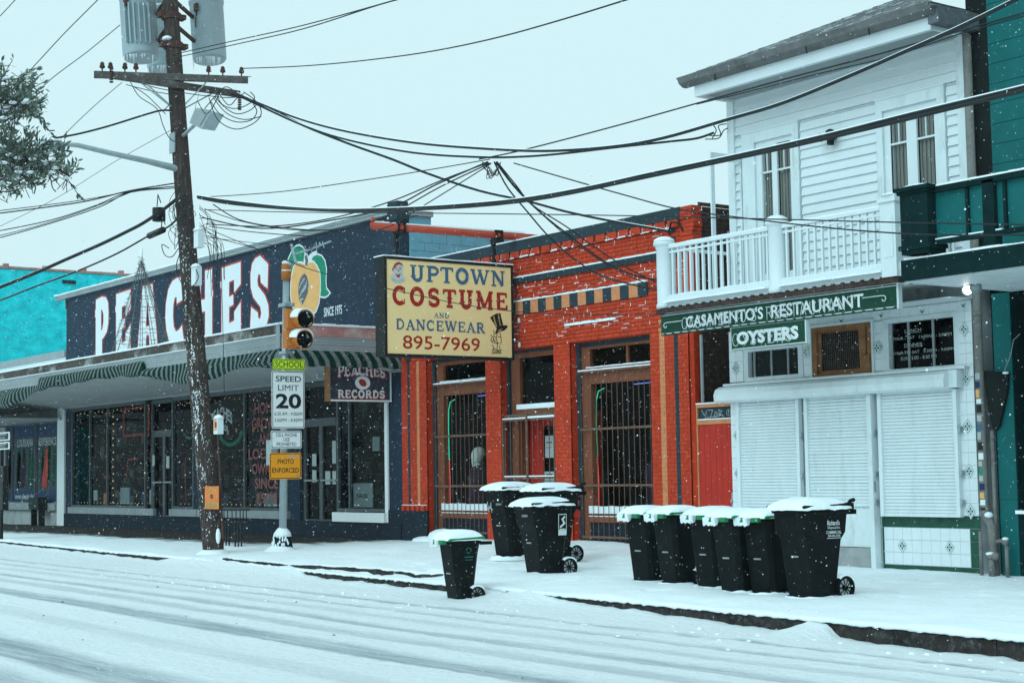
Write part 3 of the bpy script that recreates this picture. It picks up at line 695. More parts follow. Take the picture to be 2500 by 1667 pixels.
# costumed dummies and stock behind the glass
mn = thing('shop_dummy', 'costumed shop dummy with pale white hair behind left barred window', 'mannequin', (-29.3, D+.55, .95))
mb = MB(); mb.ell((-29.35, D+.50, 2.08), (.13, .14, .17), 12, 8); mb.tube([(-29.35, D+.50, 1.98), (-29.28, D+.50, 1.80)], .05, 8); part('head', mb, M['skin_white'], mn, True)
mb = MB(); mb.ell((-29.33, D+.53, 2.15), (.15, .15, .13), 12, 8); mb.ell((-29.44, D+.55, 1.98), (.12, .12, .24), 12, 8); part('wig', mb, M['wig'], mn, True)
mb = MB(); mb.lathe((-29.28, D+.50, .98), [(.30, 0), (.24, .3), (.18, .55), (.22, .75), (.14, .86), (.05, .9)], 14); part('gown', mb, M['cloth_dark'], mn, True)
mb = MB(); mb.lathe((-28.95, D+.65, 1.05), [(.16, 0), (.13, .4), (.11, .65), (.03, .75)], 12); part('sash', mb, M['cloth_green'], mn, True)
ra = thing('costume_rack', 'rail of brown and grey costumes behind left barred window', 'costumes', (-28.9, D+1.0, .3))
for (x, z0, z1, mt) in ((-28.75, .9, 2.0, 'fur'), (-28.5, 1.0, 2.05, 'fur'), (-29.75, .95, 1.75, 'fur'), (-29.1, .4, 1.35, 'wig'), (-29.7, .35, .95, 'cloth_green')):
    mb = MB(); mb.lathe((x, D+.75, z0), [(.22, 0), (.17, (z1-z0)*.6), (.20, (z1-z0)*.85), (.05, z1-z0)], 10); part('costume', mb, M[mt], ra, True)
r2 = thing('costume_rack', 'dim row of costumes and a hanging mask behind right barred window', 'costumes', (-24, D+1.1, .3))
for (x, z0, z1, mt) in ((-24.4, .5, 1.9, 'cloth_dark'), (-24.0, .5, 2.1, 'interior'), (-23.6, .5, 1.8, 'cloth_green'), (-23.3, .6, 2.2, 'fur')):
    mb = MB(); mb.lathe((x, D+1.25, z0), [(.24, 0), (.17, (z1-z0)*.6), (.20, (z1-z0)*.85), (.05, z1-z0)], 10); part('costume', mb, M[mt], r2, True)
mb = MB(); mb.ell((-23.15, D+.8, 2.25), (.09, .05, .15), 10, 6); part('mask', mb, M['cloth_dark'], r2, True)
# ------------------------------------------------------------------ alley gate between the two shops
AG = thing('alley_gate', 'red plank gate in orange frame between brick shop and oyster restaurant', 'gate', (-21.3, D, .15))
mb = MB(); wall_holes(mb, -21.86, -20.86, .1, 2.86, D+.04, D+.12, [(-21.79, -20.90, .1, 2.50), (-21.79, -20.90, 2.58, 2.80)]); part('frame', mb, M['tan'], AG)
n_ = 6
for i in range(n_):
    a = -21.785+i*.147; part('plank', MB().box(a+.003, a+.144, D+.06, D+.10, .12, 2.50), M['red_door'], AG)
part('transom_panel', MB().box(-21.79, -20.9, D+.07, D+.09, 2.58, 2.80), M['slate'], AG)
mb = MB(); F = FY(-21.75, 2.60, D+.066)
for pts in ([(.05, .16), (.12, .06), (.20, .17), (.14, .02)], [(.22, .15), (.34, .15), (.28, .03)], [(.38, .12), (.46, .10), (.38, .08), (.37, .03), (.47, .03)], [(.50, .02), (.50, .15), (.58, .12), (.51, .08), (.62, .02)], [(.1, .0), (.55, .06)]): stroke(mb, F, pts, .010, .001)
stroke(mb, F, arc(.74, .09, .055, .055, 0, 360, 12), .008, .001); text(mb, F, '?', .72, .76, .055, .13, .001)
part('graffiti', mb, M['paper'], AG)
mb = MB(); mb.ell((-20.95, D+.03, 1.15), (.03, .03, .03), 8, 5); mb.box(-20.97, -20.93, D+.045, D+.06, 1.05, 1.3); part('handle', mb, M['galv'], AG)
mb = MB(); mb.box(-21.86, -20.86, D+.03, D+.13, 2.86, 2.885); mb.box(-21.79, -20.9, D+.045, D+.07, 2.565, 2.60); part('snow', mb, M['snow'], AG, stuff=True)
mb = MB(); mb.tube([(-21.70, D+.1, 4.1), (-21.70, D+.1, 2.9)], .03, 6); mb.box(-21.72, -21.68, D+.9, D+1.4, 3.55, 3.75); part('conduit', mb, M['siding'], RB)
# ------------------------------------------------------------------ white two-storey oyster restaurant
CB = thing('restaurant_building', 'white two-storey clapboard restaurant with balcony and green tile trim', 'building', (-18.2, D, .1))
X0, X1 = -20.86, -15.66
wins = [(-20.49, -19.15, 3.22, 3.74), (-18.89, -17.64, 3.18, 3.97), (-17.36, -15.93, 3.17, 3.97)]
shut = [(-20.57, -19.23, .98, 2.84), (-18.97, -17.66, .10, 2.84), (-17.40, -16.0, .98, 2.84)]
mb = MB(); wall_holes(mb, X0, X1, 0, 4.3, D+.012, D+.2, wins+shut)
mb.box(X0, X1, D+2.5, D+16, 0, 8.15); mb.box(X0, X1, D+.2, D+2.5, 4.35, 4.5); mb.box(X0, X0+.15, D+.2, D+2.5, 0, 8.15); mb.box(X1-.15, X1, D+.2, D+2.5, 0, 8.15)
wall_holes(mb, X0+.08, X1-.06, 4.3, 8.17, D+.03, D+.15, [(-19.98, -19.31, 5.0, 7.19), (-17.13, -16.26, 5.0, 7.2)])
part('wall', mb, M['white'], CB)
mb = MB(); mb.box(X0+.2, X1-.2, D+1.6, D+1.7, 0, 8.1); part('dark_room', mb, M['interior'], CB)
# clapboards
bcount = 0
def boards(x0, x1, z0, z1):
    z = z0; h = .155
    while z < z1-.02:
        t = min(z+h, z1)
        mb = MB(); mb.add([(x0, D+.028, z), (x1, D+.028, z), (x1, D-.012, z+.002), (x0, D-.012, z+.002), (x0, D+.028, t), (x1, D+.028, t), (x1, D+.022, t), (x0, D+.022, t)], [(3, 2, 6, 7), (0, 1, 2, 3), (1, 5, 6, 2), (0, 3, 7, 4)])
        part('siding_board', mb, M['white_clean'], CB); z += h
boards(-20.60, -20.42, 4.65, 7.47); boards(-19.05, -17.40, 4.65, 7.47); boards(-16.0, -15.79, 4.65, 7.47); boards(-20.60, -15.79, 7.48, 8.17)
mb = MB(); mb.box(-20.76, -20.60, D-.03, D+.03, 4.5, 8.17); part('corner_board', mb, M['white'], CB)
mb = MB(); mb.box(-15.79, -15.75, D-.015, D+.03, 4.5, 8.17); mb.box(-15.745, -15.60, D-.02, D+.03, 4.5, 8.17); part('corner_board', mb, M['white'], CB)
def french(x0, x1, g1, g2, open_leaf):
    mb = MB(); wall_holes(mb, x0, x1, 4.6, 7.46, D-.03, D+.03, [(g1[0]-.12, g2[1]+.10, 4.6, 7.28)])
    w_ = part('balcony_door', mb, M['white'], CB)
    mb = MB(); wall_holes(mb, g1[0]-.12, g2[1]+.10, 4.6, 7.28, D+.02, D+.06, [(g1[0], g1[1], 4.9, 7.18), (g2[0], g2[1], 4.9, 7.19)])
    mb.box(x0-.01, x1+.01, D-.045, D+.02, 7.46, 7.485)
    part('door_leaf', mb, M['white_clean'], w_)
    mb = MB()
    for g in (g1, g2): mb.fpoly(FY(0, 0, D+.05), [(g[0], 4.9), (g[1], 4.9), (g[1], 7.18), (g[0], 7.18)])
    part('pane', mb, M['glass_clear'], w_)
    mb = MB()
    for g in (g1, g2): mb.box(g[0], g[1], D+.03, D+.055, 6.72, 6.75); mb.box((g[0]+g[1])/2-.008, (g[0]+g[1])/2+.008, D+.03, D+.055, 6.75, 7.18)
    part('muntin', mb, M['white_clean'], w_)
    mb = MB()
    for g in (g1, g2):
        n = 9
        for i in range(n):
            a = g[0]+(g[1]-g[0])*i/n; mb.box(a, a+(g[1]-g[0])/n*.96, D+.09+.02*(i % 2), D+.12, 4.9, 7.2)
    part('curtain', mb, M['curtain'], w_)
    if open_leaf:      # an opened screen door leaf standing out over the balcony
        mb = MB(); X = -20.43
        for y0, y1, z0, z1 in ((D-.74, D-.66, 4.6, 7.1), (D-.04, D+.0, 4.6, 7.1), (D-.66, D-.04, 6.98, 7.1), (D-.66, D-.04, 4.6, 4.75)): mb.box(X-.035, X, y0, y1, z0, z1)
        part('screen_leaf', mb, M['white'], w_)
french(-20.41, -19.07, (-19.99, -19.74), (-19.62, -19.31), True)
french(-17.38, -16.02, (-17.13, -16.81), (-16.61, -16.26), False)
# eaves
mb = MB(); mb.box(-20.70, -15.58, 19.0, D+.03, 8.13, 8.15); part('soffit', mb, M['siding'], CB)
mb = MB(); mb.box(-20.70, -15.56, 18.97, 19.06, 8.09, 8.31); mb.box(-20.70, -20.64, 19.06, D+6, 8.09, 8.31); mb.box(-15.62, -15.56, 19.06, D+6, 8.10, 8.36); part('frieze', mb, M['white_clean'], CB)
mb = MB(); prof = [(18.97, 8.28), (18.88, 8.28), (18.79, 8.34), (18.75, 8.44), (18.78, 8.44), (18.97, 8.42)]
for xa, xb in ((-20.90, -15.42),): mb.add([(xa, y, z) for y, z in prof]+[(xb, y, z) for y, z in prof], [(i, (i+1) % 6, 6+(i+1) % 6, 6+i) for i in range(6)]+[tuple(range(6)), tuple(range(6, 12))])
part('gutter', mb, M['gutter'], CB)
mb = MB()
for x in (-20.0, -17.9, -16.6): mb.tube([(x, 18.80, 8.32), (x, 18.82, 8.22)], .012, 5)
part('gutter_strap', mb, M['black'], CB)
def roofp(x, y): return 8.50+min((x+21.15)*.44, (y-18.75)*.44, (-15.25-x)*.44)
mb = MB(); xa, xb, ya, yb = -20.93, -15.35, 18.76, 36
cx = (xa+xb)/2; hy = ya+(xb-xa)/2; zt = 8.42+(xb-xa)/2*.44
mb.add([(xa, ya, 8.42), (xb, ya, 8.42), (xb, yb, 8.42), (xa, yb, 8.42), (cx, hy, zt), (cx, yb, zt)], [(0, 1, 4), (1, 2, 5, 4), (3, 0, 4, 5), (2, 3, 5)])
mb.box(xa+.02, xb-.02, ya+.02, yb, 8.38, 8.417)
rf = part('roof', mb, M['shingle'], CB)
mb = MB()
for r_ in range(24):
    s0 = r_*.125; y = ya+s0; 
    if s0 > 2.8: break
    a, b = xa+s0, xb-s0; x = a-(.15 if r_ % 2 else 0)
    while x < b:
        p, q = max(a, x), min(b, x+.29)
        if q-p > .02:
            lift = .008+.006*random.random(); z0 = 8.425+s0*.44
            mb.add([(p, y, z0+lift), (q, y, z0+lift), (q, y+.13, z0+.057+.003), (p, y+.13, z0+.057+.003), (p, y, z0-.002), (q, y, z0-.002)], [(0, 1, 2, 3), (0, 4, 5, 1)])
        x += .3
part('shingles', mb, M['shingle'], rf, stuff=True)
# flared fascia at right end of eaves, green house's shadow painted into its grey
mb = MB(); mb.box(-15.55, -15.36, 18.9, 24, 8.15, 8.40); part('eave_return', mb, M['pit_grey'], CB)
lf = thing('flood_light', 'small dark twin flood light on upper white clapboards', 'light', (-18.29, D, 7.05))
mb = MB(); mb.lathe((-18.22, D-.12, 7.10), [(.03, 0), (.07, .05), (.08, .14)], 10, Vector((.5, -1, -.3))); part('lamp_head', mb, M['black'], lf, True)
mb = MB(); mb.lathe((-18.36, D-.10, 7.08), [(.03, 0), (.06, .05), (.07, .12)], 10, Vector((-.7, -1, -.4))); part('lamp_head', mb, M['black'], lf, True)
mb = MB(); mb.box(-18.36, -18.22, D-.10, D, 7.02, 7.12); mb.box(-18.32, -18.26, D-.14, D-.04, 6.92, 7.02); part('mount', mb, M['black'], lf)
# ---- balcony
YB = 18.32
bal = part('balcony', MB().box(-20.95, -15.66, YB-.06, D-.03, 4.42, 4.50), M['white'], CB)
mb = MB(); mb.box(-20.95, -15.68, YB-.12, YB+.02, 4.33, 4.40)
x = -20.6
while x < -15.7: mb.box(x, x+.05, YB-.10, YB+.8, 4.40, 4.435); x += .19
part('joist', mb, M['dark_brick'], bal)
mb = MB(); mb.box(-20.95, -15.66, YB-.07, YB-.055, 4.505, 4.62); part('fascia', mb, M['white_clean'], bal)
def round_post(x):
    mb = MB(); mb.lathe((x, YB, 4.42), [(.15, 0), (.155, .06), (.135, .09), (.138, .6), (.135, 1.0), (.15, 1.02), (.15, 1.05), (.185, 1.07), (.185, 1.11), (.16, 1.14)], 24); p = part('post', mb, M['white_clean'], bal, True)
    mb = MB(); mb.lathe((x, YB, 5.56), [(.18, -.01), (.17, .03), (.10, .07), (.01, .085)], 20); part('snow', mb, M['snow'], bal, True, True)
round_post(-20.84); round_post(-18.18)
mb = MB(); mb.box(-15.96, -15.68, YB-.14, YB+.14, 4.42, 5.60); mb.box(-15.99, -15.65, YB-.17, YB+.17, 5.50, 5.55); mb.box(-15.91, -15.73, YB-.147, YB-.142, 4.7, 5.3); part('post', mb, M['white_clean'], bal)
mb = MB(); mb.lathe((-15.82, YB, 5.60), [(.19, 0), (.15, .03), (.02, .06)], 12); part('snow', mb, M['snow'], bal, True, True)
bm2 = MB(); bm2.box(-.018, .018, -.018, .018, 4.60, 5.42); bme = bm2.mesh('baluster', M['white_clean'])
for a, b, n in ((-20.70, -18.32, 16), (-18.04, -15.97, 14)):
    part('handrail', MB().box(a, b, YB-.045, YB+.045, 5.42, 5.47).box(a, b, YB-.02, YB+.02, 5.34, 5.375), M['white_clean'], bal)
    part('bottom_rail', MB().box(a, b, YB-.04, YB+.04, 4.55, 4.61), M['white_clean'], bal)
    for i in range(n): inst('baluster', bme, (a+(b-a)*(i+.5)/n, YB, 0), bal)
    s = MB(); k = 26
    for i in range(k):
        u = a+(b-a)*i/k; s.box(u, u+(b-a)/k+.004, YB-.042, YB+.042, 5.47, 5.492+.008*nz(u*3, 0)); s.box(u, u+(b-a)/k+.003, YB-.05, YB+.05, 4.612, 4.635+.02*nz(u*2, 1))
        s.box(u, u+(b-a)/k+.003, YB-.16+.03*nz(u*3, 5), YB+.1, 4.50, 4.53+.03*nz(u*2, 7))
    part('snow', s, M['snow'], bal, stuff=True)
for X in (-20.84, -15.82):      # returns to the wall
    part('handrail', MB().box(X-.04, X+.04, YB+.13, D-.03, 5.42, 5.47), M['white_clean'], bal); part('bottom_rail', MB().box(X-.03, X+.03, YB+.13, D-.03, 4.55, 4.61), M['white_clean'], bal)
    for i in range(9): inst('baluster', bme, (X, YB+.22+i*.135, 0), bal)
# ---- ground floor
CA = M['tile_white']
def tile_mesh(w_, h_, m_, name='tile'):
    mb = MB(); g = .0035; mb.add([(g, 0, g), (w_-g, 0, g), (w_-g, 0, h_-g), (g, 0, h_-g), (0, .012, 0), (w_, .012, 0), (w_, .012, h_), (0, .012, h_)], [(0, 1, 2, 3), (0, 4, 5, 1), (1, 5, 6, 2), (2, 6, 7, 3), (3, 7, 4, 0)]); return mb.mesh(name, m_)
part('tile_bed', MB().box(X0+.01, -20.50, D+.0, D+.015, .15, 4.1), M['grout'], CB)
tcnt = [0]
def tile_area(x0, x1, z0, z1, nx, nz_, m_, y=D-.006):
    w_, h_ = (x1-x0)/nx, (z1-z0)/nz_; me = tile_mesh(w_, h_, m_)
    part('grout', MB().box(x0, x1, y+.0065, y+.02, z0, z1), M['grout'], CB)
    for i in range(nx):
        for j in range(nz_): inst('tile', me, (x0+i*w_, y+random.uniform(0, .0015), z0+j*h_), CB); tcnt[0] += 1
tile_area(X0, -20.57, .2, 2.84, 2, 14, CA, D-.030)
tile_area(X0, -20.52, 3.2, 4.08, 2, 5, CA, D-.030)
tile_area(-19.13, -18.92, 3.2, 3.98, 1, 4, CA); tile_area(-17.62, -17.40, 3.2, 3.98, 1, 4, CA)
tile_area(-20.5, -15.9, 4.0, 4.15, 24, 1, CA)
tile_area(-15.91, -15.66, 3.2, 4.15, 2, 6, CA, D-.030); tile_area(-15.955, -15.66, .96, 3.2, 2, 12, CA, D-.034)
tile_area(-17.51, -15.86, .20, .77, 9, 3, CA); tile_area(-17.55, -15.66, .775, .955, 10, 1, M['tile_green']); tile_area(-15.855, -15.66, .20, .77, 1, 3, M['tile_green'], D-.007); tile_area(-17.55, -15.66, .04, .195, 10, 1, M['tile_green']); tile_area(-17.55, -17.515, .20, .77, 1, 3, M['tile_green'], D-.007)
def diamond(x, z, s=.115, y=D-.042):
    F = FY(x, z, y); mb = MB()
    mb.fpoly(F, [(0, -s*1.05), (s*.8, 0), (0, s*1.05), (-s*.8, 0)], .001); t = part('diamond_tile', mb, CA, CB)
    mb = MB(); o_, i_ = s*.93, s*.84
    q = [(0, -o_), (o_*.78, 0), (0, o_), (-o_*.78, 0)]; p = [(0, -i_), (i_*.78, 0), (0, i_), (-i_*.78, 0)]
    for k in range(4): mb.fpoly(F, [q[k], q[(k+1) % 4], p[(k+1) % 4], p[k]], .002)
    for a in (90, 0, 180, 270):
        ca, sa = math.cos(math.radians(a)), math.sin(math.radians(a)); L = [(.012, 0), (.03, .014), (.05, .017), (.066, 0), (.05, -.017), (.03, -.014)]
        mb.fpoly(F, [((u*ca-v*sa)*s/.115*.85, (u*sa+v*ca)*s/.115) for u, v in L], .003)
    for a in (45, 135, 225, 315):
        ca, sa = math.cos(math.radians(a)), math.sin(math.radians(a)); mb.fpoly(F, [((u*ca-v*sa)*.9, (u*sa+v*ca)) for u, v in ((.02, 0), (.04, .007), (.048, 0), (.04, -.007))], .003)
    mb.fpoly(F, [(.010, 0), (0, .010), (-.010, 0), (0, -.010)], .004)
    part('flower_print', mb, M['green_flower'], t)
for x, z in ((-20.70, 3.44), (-19.02, 3.60), (-17.50, 3.56), (-15.80, 3.72)): diamond(x, z)
for z in (2.28, 1.63, .98+.0): diamond(-20.72, z, .10)
for z in (2.98, 2.28, 1.62, .98+.05): diamond(-15.80, z)
for x in (-17.15, -16.24): diamond(x, .49, .115, D-.010)
for x, z in ((-18.26, 4.07), (-17.42, 4.08), (-16.6, 4.07), (-15.8, 4.09)): part('green_motif', MB().fpoly(FY(x, z, D-.010 if x < -16 else D-.036), [(-.05, .02), (0, -.045), (.05, .02), (0, -.01)], .001), M['green_flower'], CB)
# windows above the shutters
def upper_win(x0, x1, z0, z1, mull, old):
    mb = MB(); wall_holes(mb, x0-.03, x1+.03, z0-.03, z1+.03, D-.02, D+.10, [(x0+.08, x1-.08, z0+.04, z1-.04)])
    w_ = part('window', mb, M['wood_old'] if old else M['white'], CB)
    if old:
        mb = MB(); wall_holes(mb, x0-.06, x1+.06, z0-.06, z1+.06, D-.035, D-.0, [(x0-.02, x1+.02, z0-.02, z1+.02)]); part('casing', mb, M['white'], w_)
        mb = MB(); wall_holes(mb, x0+.08, x1-.08, z0+.04, z1-.04, D+.03, D+.06, [(x0+.14, x1-.14, z0+.09, z1-.08)]); part('inner_frame', mb, M['wood_old'], w_)
        mb = MB()
        n = 26
        for i in range(n+1):
            t = i/n; u = x0+.1+(x1-x0-.2)*t; mb.box(u-.004, u+.004, D+.05, D+.056, z0+.05, z1-.05)
        for i in range(18):
            v = z0+.06+(z1-z0-.12)*i/17; mb.box(x0+.1, x1-.1, D+.057, D+.062, v-.004, v+.004)
        part('wire_screen', mb, M['mesh_brown'], w_, stuff=True)
        mb = MB(); mb.box(x1-.24, x1-.1, D-.03, D+.02, z0+.28, z1-.02); mb.box(x1-.22, x1-.02, D-.04, D-.0, z0+.02, z0+.3); part('broken_board', mb, M['wood_old'], w_)
    mb = MB(); mb.fpoly(FY(0, 0, D+.08), [(x0+.08, z0+.04), (x1-.08, z0+.04), (x1-.08, z1-.04), (x0+.08, z1-.04)]); part('pane', mb, M['glass_dark'], w_)
    for x in mull: part('mullion', MB().box(x-.018, x+.018, D+.05, D+.075, z0+.04, z1-.04), M['siding'], w_)
    return w_
upper_win(*wins[0], [-20.33, -19.92, -19.53], False); upper_win(*wins[1], [], True); w3 = upper_win(*wins[2], [-16.94, -16.46], False)
F = FY(0, 0, D+.045)
texts(F, [('LUNCH', -17.0, -16.68, 3.765, 3.815), ('THUR - SAT   11:00AM - 2:00PM', -17.26, -16.1, 3.66, 3.705), ('DINNER', -17.02, -16.66, 3.545, 3.595), ('THUR-FRI-SAT   5:30PM - 9:00PM', -17.27, -16.06, 3.435, 3.48), ('SUN  5:00 - 8:30 PM', -17.1, -16.4, 3.34, 3.395)], M['paper'], w3, 0, .0, 'opening_hours', True)
part('underline', MB().box(-17.0, -16.68, D+.042, D+.044, 3.752, 3.756), M['paper'], w3); part('underline', MB().box(-17.02, -16.66, D+.042, D+.044, 3.532, 3.536), M['paper'], w3)
# ledge and rolled shutter box
mb = MB(); mb.box(-20.9, -15.72, D-.16, D-.03, 3.13, 3.165); part('ledge', mb, M['white'], CB)
def shutter_box(x0, x1):
    prof = [(D-.03, 3.13), (D-.17, 3.12), (D-.27, 3.07), (D-.31, 2.98), (D-.30, 2.88), (D-.25, 2.845), (D-.03, 2.84)]
    mb = MB(); k = len(prof); mb.add([(x0, y, z) for y, z in prof]+[(x1, y, z) for y, z in prof], [(i, (i+1) % k, k+(i+1) % k, k+i) for i in range(k)]+[tuple(range(k)), tuple(range(k, 2*k))]); return mb
part('shutter_box', shutter_box(-20.98, -17.70), M['shutter'], CB); part('shutter_box', shutter_box(-17.695, -16.00), M['shutter'], CB)
part('box_end', MB().box(-15.995, -15.84, D-.2, D-.035, 2.86, 3.12), M['shutter'], CB)
for (x0, x1, zb, nm) in ((-20.57, -19.23, .98, 0), (-18.97, -17.66, 1.11, 1), (-17.40, -16.0, .96, 2)):
    R_ = part('roller_shutter', MB().box(x0-.07, x0, D-.12, D-.03, zb-.02, 2.84).box(x1, x1+.07, D-.12, D-.03, zb-.02, 2.84).box(x0, x1, D-.10, D-.05, zb-.02, zb+.03), M['shutter'], CB)
    h = .052; sl = MB(); L = x1-x0
    sl.add([(0, -.0, 0), (L, 0, 0), (L, -.012, .012), (0, -.012, .012), (L, -.012, .036), (0, -.012, .036), (L, .004, .050), (0, .004, .050)], [(0, 1, 2, 3), (3, 2, 4, 5), (5, 4, 6, 7)]); sme = sl.mesh('slat', M['shutter'])
    z = zb+.03; bow = .010 if nm == 1 else 0
    while z < 2.84:
        inst('slat', sme, (x0, D-.07-bow*random.random(), z), R_); z += h
    part('shutter_lock', MB().box(x1+.08, x1+.13, D-.13, D-.06, 2.2, 2.28).box(x1+.08, x1+.13, D-.13, D-.06, 1.55, 1.63).box(x1+.08, x1+.12, D-.13, D-.06, 1.12, 1.2), M['galv'], R_)
part('hasp', MB().box(-17.66, -17.56, D-.14, D-.10, 1.32, 1.48), M['galv'], CB)
mb = MB(); mb.box(-20.6, -19.1, D-.05, D+.01, .12, .96); part('stall_riser', mb, M['white'], CB)
mb = MB(); mb.box(-18.97, -17.66, D-.06, D-.02, .45, 1.09); part('door_panel', mb, M['white'], CB)
mb = MB(); mb.box(-18.99, -17.68, D-.12, D-.0, .05, .44); part('door_step', mb, M['concrete_light'], CB)
mb = MB(); mb.box(-17.655, -17.565, D-.16, D-.02, .05, 2.84); part('door_post', mb, M['white'], CB)
part('band_panel', MB().box(-17.2, -15.62, D-.045, D-.032, 4.16, 4.42), M['stucco_grey'], CB)
part('awning_ledge', MB().box(-17.3, -15.64, D-.5, D-.03, 4.155, 4.175), M['white'], CB)
s = MB()
for i in range(50): u = -20.9+i*.103; s.box(u, u+.106, D-.15, D-.04, 3.166, 3.172+.01*max(0, nz(u*2, 2)))
part('snow', s, M['snow'], CB, stuff=True)
# ---- the two green enamel signs with unlit neon letters
def neon_text(mb, F, txt, u0, u1, v0, v1, n, r):
    tot = sum(GL[c][0] for c in txt)+.08*(len(txt)-1); k = (u1-u0)/tot; u = u0
    for c in txt:
        for pts, _ in GL[c][1]:
            if len(pts) >= 2: mb.tube([F.p(u+x*k, v0+y*(v1-v0), n) for x, y in pts], r, 4)
        u += (GL[c][0]+.08)*k
YS = 18.37; F = FY(0, 0, YS-.08)
sg = thing('restaurant_sign', 'long green enamel sign with white restaurant lettering under the white balcony', 'sign', (-18.3, YS, 3.96))
part('panel', MB().box(-20.93, -15.76, YS-.08, YS-.01, 3.97, 4.325), M['sign_green'], sg)
mb = MB()
mb.fpoly(F, [(-20.91, 3.985), (-15.78, 3.985), (-15.78, 4.0), (-20.91, 4.0)], .002); mb.fpoly(F, [(-20.91, 4.29), (-15.78, 4.29), (-15.78, 4.305), (-20.91, 4.305)], .002); mb.box(-15.79, -15.755, YS-.085, YS-.005, 3.96, 4.33); part('border', mb, M['neon'], sg)
texts(F, [("CASAMENTO'S", -20.30, -18.50, 4.045, 4.245), ('RESTAURANT', -18.32, -16.42, 4.045, 4.245)], M['paint_white'], sg, .004, .02)
mb = MB(); neon_text(mb, F, "CASAMENTO'S", -20.36, -18.58, 4.02, 4.22, .06, .007); part('neon_tube', mb, M['neon'], sg, True); mb = MB(); neon_text(mb, F, 'RESTAURANT', -18.40, -16.52, 4.02, 4.22, .06, .007)
for cx_, d_ in ((-20.78, 1), (-15.98, -1)):
    P = [(cx_+d_*.42, 4.17), (cx_+d_*.06, 4.17)]+[(cx_+d_*.02+d_*.07*math.cos(t)*(1-t/9), 4.12+.055*math.sin(t)*(1-t/12)) for t in [1.3+.5*i for i in range(11)]]
    part('neon_scroll', MB().tube([F.p(u, v, .05) for u, v in P], .008, 5), M['neon'], sg, True)
part('neon_tube', mb, M['neon'], sg, True)
mb = MB()
for i in range(26): u = -20.8+i*.2; mb.tube([F.p(u, 3.99, .0), F.p(u, 3.985, .06)], .006, 4)
part('tube_clip', mb, M['black'], sg, stuff=True)
s = MB(); k = 40
for i in range(k):
    u = -20.98+i*5.25/k; s.box(u, u+5.3/k, YS-.10-.02*random.random(), YS+.14, 4.326, 4.345+.035*max(0, .4+nz(u*1.6, 3)))
part('snow', s, M['snow'], sg, stuff=True)
sg = thing('oysters_sign', 'small green sign reading OYSTERS hung below the long green sign', 'sign', (-18.3, YS, 3.6))
part('panel', MB().box(-19.24, -17.60, YS-.07, YS-.01, 3.60, 3.955), M['sign_green'], sg); F = FY(0, 0, YS-.07)
mb = MB(); text(mb, F, 'OYSTERS', -19.12, -17.76, 3.675, 3.885, .004, .05); part('lettering', mb, M['paint_white'], sg)
mb = MB(); neon_text(mb, F, 'OYSTERS', -19.19, -17.84, 3.65, 3.86, .055, .006); part('neon_tube', mb, M['neon'], sg, True)
mb = MB(); mb.fpoly(F, [(-19.22, 3.605), (-17.62, 3.605), (-17.62, 3.622), (-19.22, 3.622)], .002); mb.box(-17.62, -17.595, YS-.075, YS-.005, 3.60, 3.955); part('border', mb, M['neon'], sg)
# ------------------------------------------------------------------ drain pipe with stickers, gas pipes
dp = thing('drain_pipe', 'old grey drain pipe plastered with stickers beside green wall', 'pipe', (-15.5, D-.1, .1))
mb = MB(); mb.tube([(-15.50, D-.10, 8.1), (-15.50, D-.10, 1.05), (-15.44, D-.12, .92), (-15.36, D-.14, .84), (-15.34, D-.14, .1)], .065, 12); part('pipe', mb, M['pipe_grey'], dp, True)
mb = MB()
for z in (3.9, 1.0, .35): mb.lathe((-15.50 if z > .9 else -15.34, D-.10 if z > .9 else D-.14, z), [(.08, 0), (.08, .05)], 12)
part('collar', mb, M['pipe_grey'], dp)
cols = ['paper', 'vinyl_blue', 'peach_yellow', 'sign_white', 'sign_black', 'paper', 'sign_blue', 'paper', 'sign_black', 'sign_white', 'paper', 'leaf_green']
z = 3.05
for i in range(17):
    h = random.uniform(.06, .12); a0 = random.uniform(-100, -70); mb = MB(); A = [math.radians(a0-38+12*j) for j in range(7)]
    vs = [(-15.50+.068*math.cos(t), D-.10+.068*math.sin(t), zz) for zz in (z-h, z) for t in A]; mb.add(vs, [(j, j+1, j+8, j+7) for j in range(6)])
    part('sticker', mb, M[cols[i % 12]], dp); z -= h+random.uniform(.0, .04)
for nm, P, r_ in (('second', [(-15.35, D-.06, 2.2), (-15.35, D-.06, .1)], .03),):
    part('side_pipe', MB().tube(P, r_, 8), M['pipe_grey'], dp, True)
gp = thing('gas_pipes', 'cluster of rusty meter pipes at foot of green wall', 'pipe', (-15.2, D-.2, .1))
mb = MB(); mb.tube([(-15.48, D-.25, .1), (-15.48, D-.25, .75)], .028, 8); mb.tube([(-15.05, D-.22, .1), (-15.05, D-.22, .58), (-15.15, D-.22, .62), (-15.25, D-.2, .60)], .03, 8); mb.tube([(-15.3, D-.24, .1), (-15.3, D-.24, .36)], .05, 10); mb.tube([(-15.3, D-.24, .36), (-15.3, D-.24, .42)], .06, 10)
mb.ell((-15.05, D-.24, .60), (.05, .05, .05), 8, 5); mb.ell((-15.2, D-.28, .40), (.06, .06, .06), 8, 5); part('pipe', mb, M['pipe_grey'], gp, True)
mb = MB(); mb.ell((-15.32, D-.24, .43), (.07, .07, .03), 10, 5); mb.ell((-15.05, D-.24, .65), (.05, .05, .025), 8, 5); mb.ell((-15.42, D-.12, .98), (.07, .07, .05), 8, 5); part('snow', mb, M['snow'], gp, True, True)
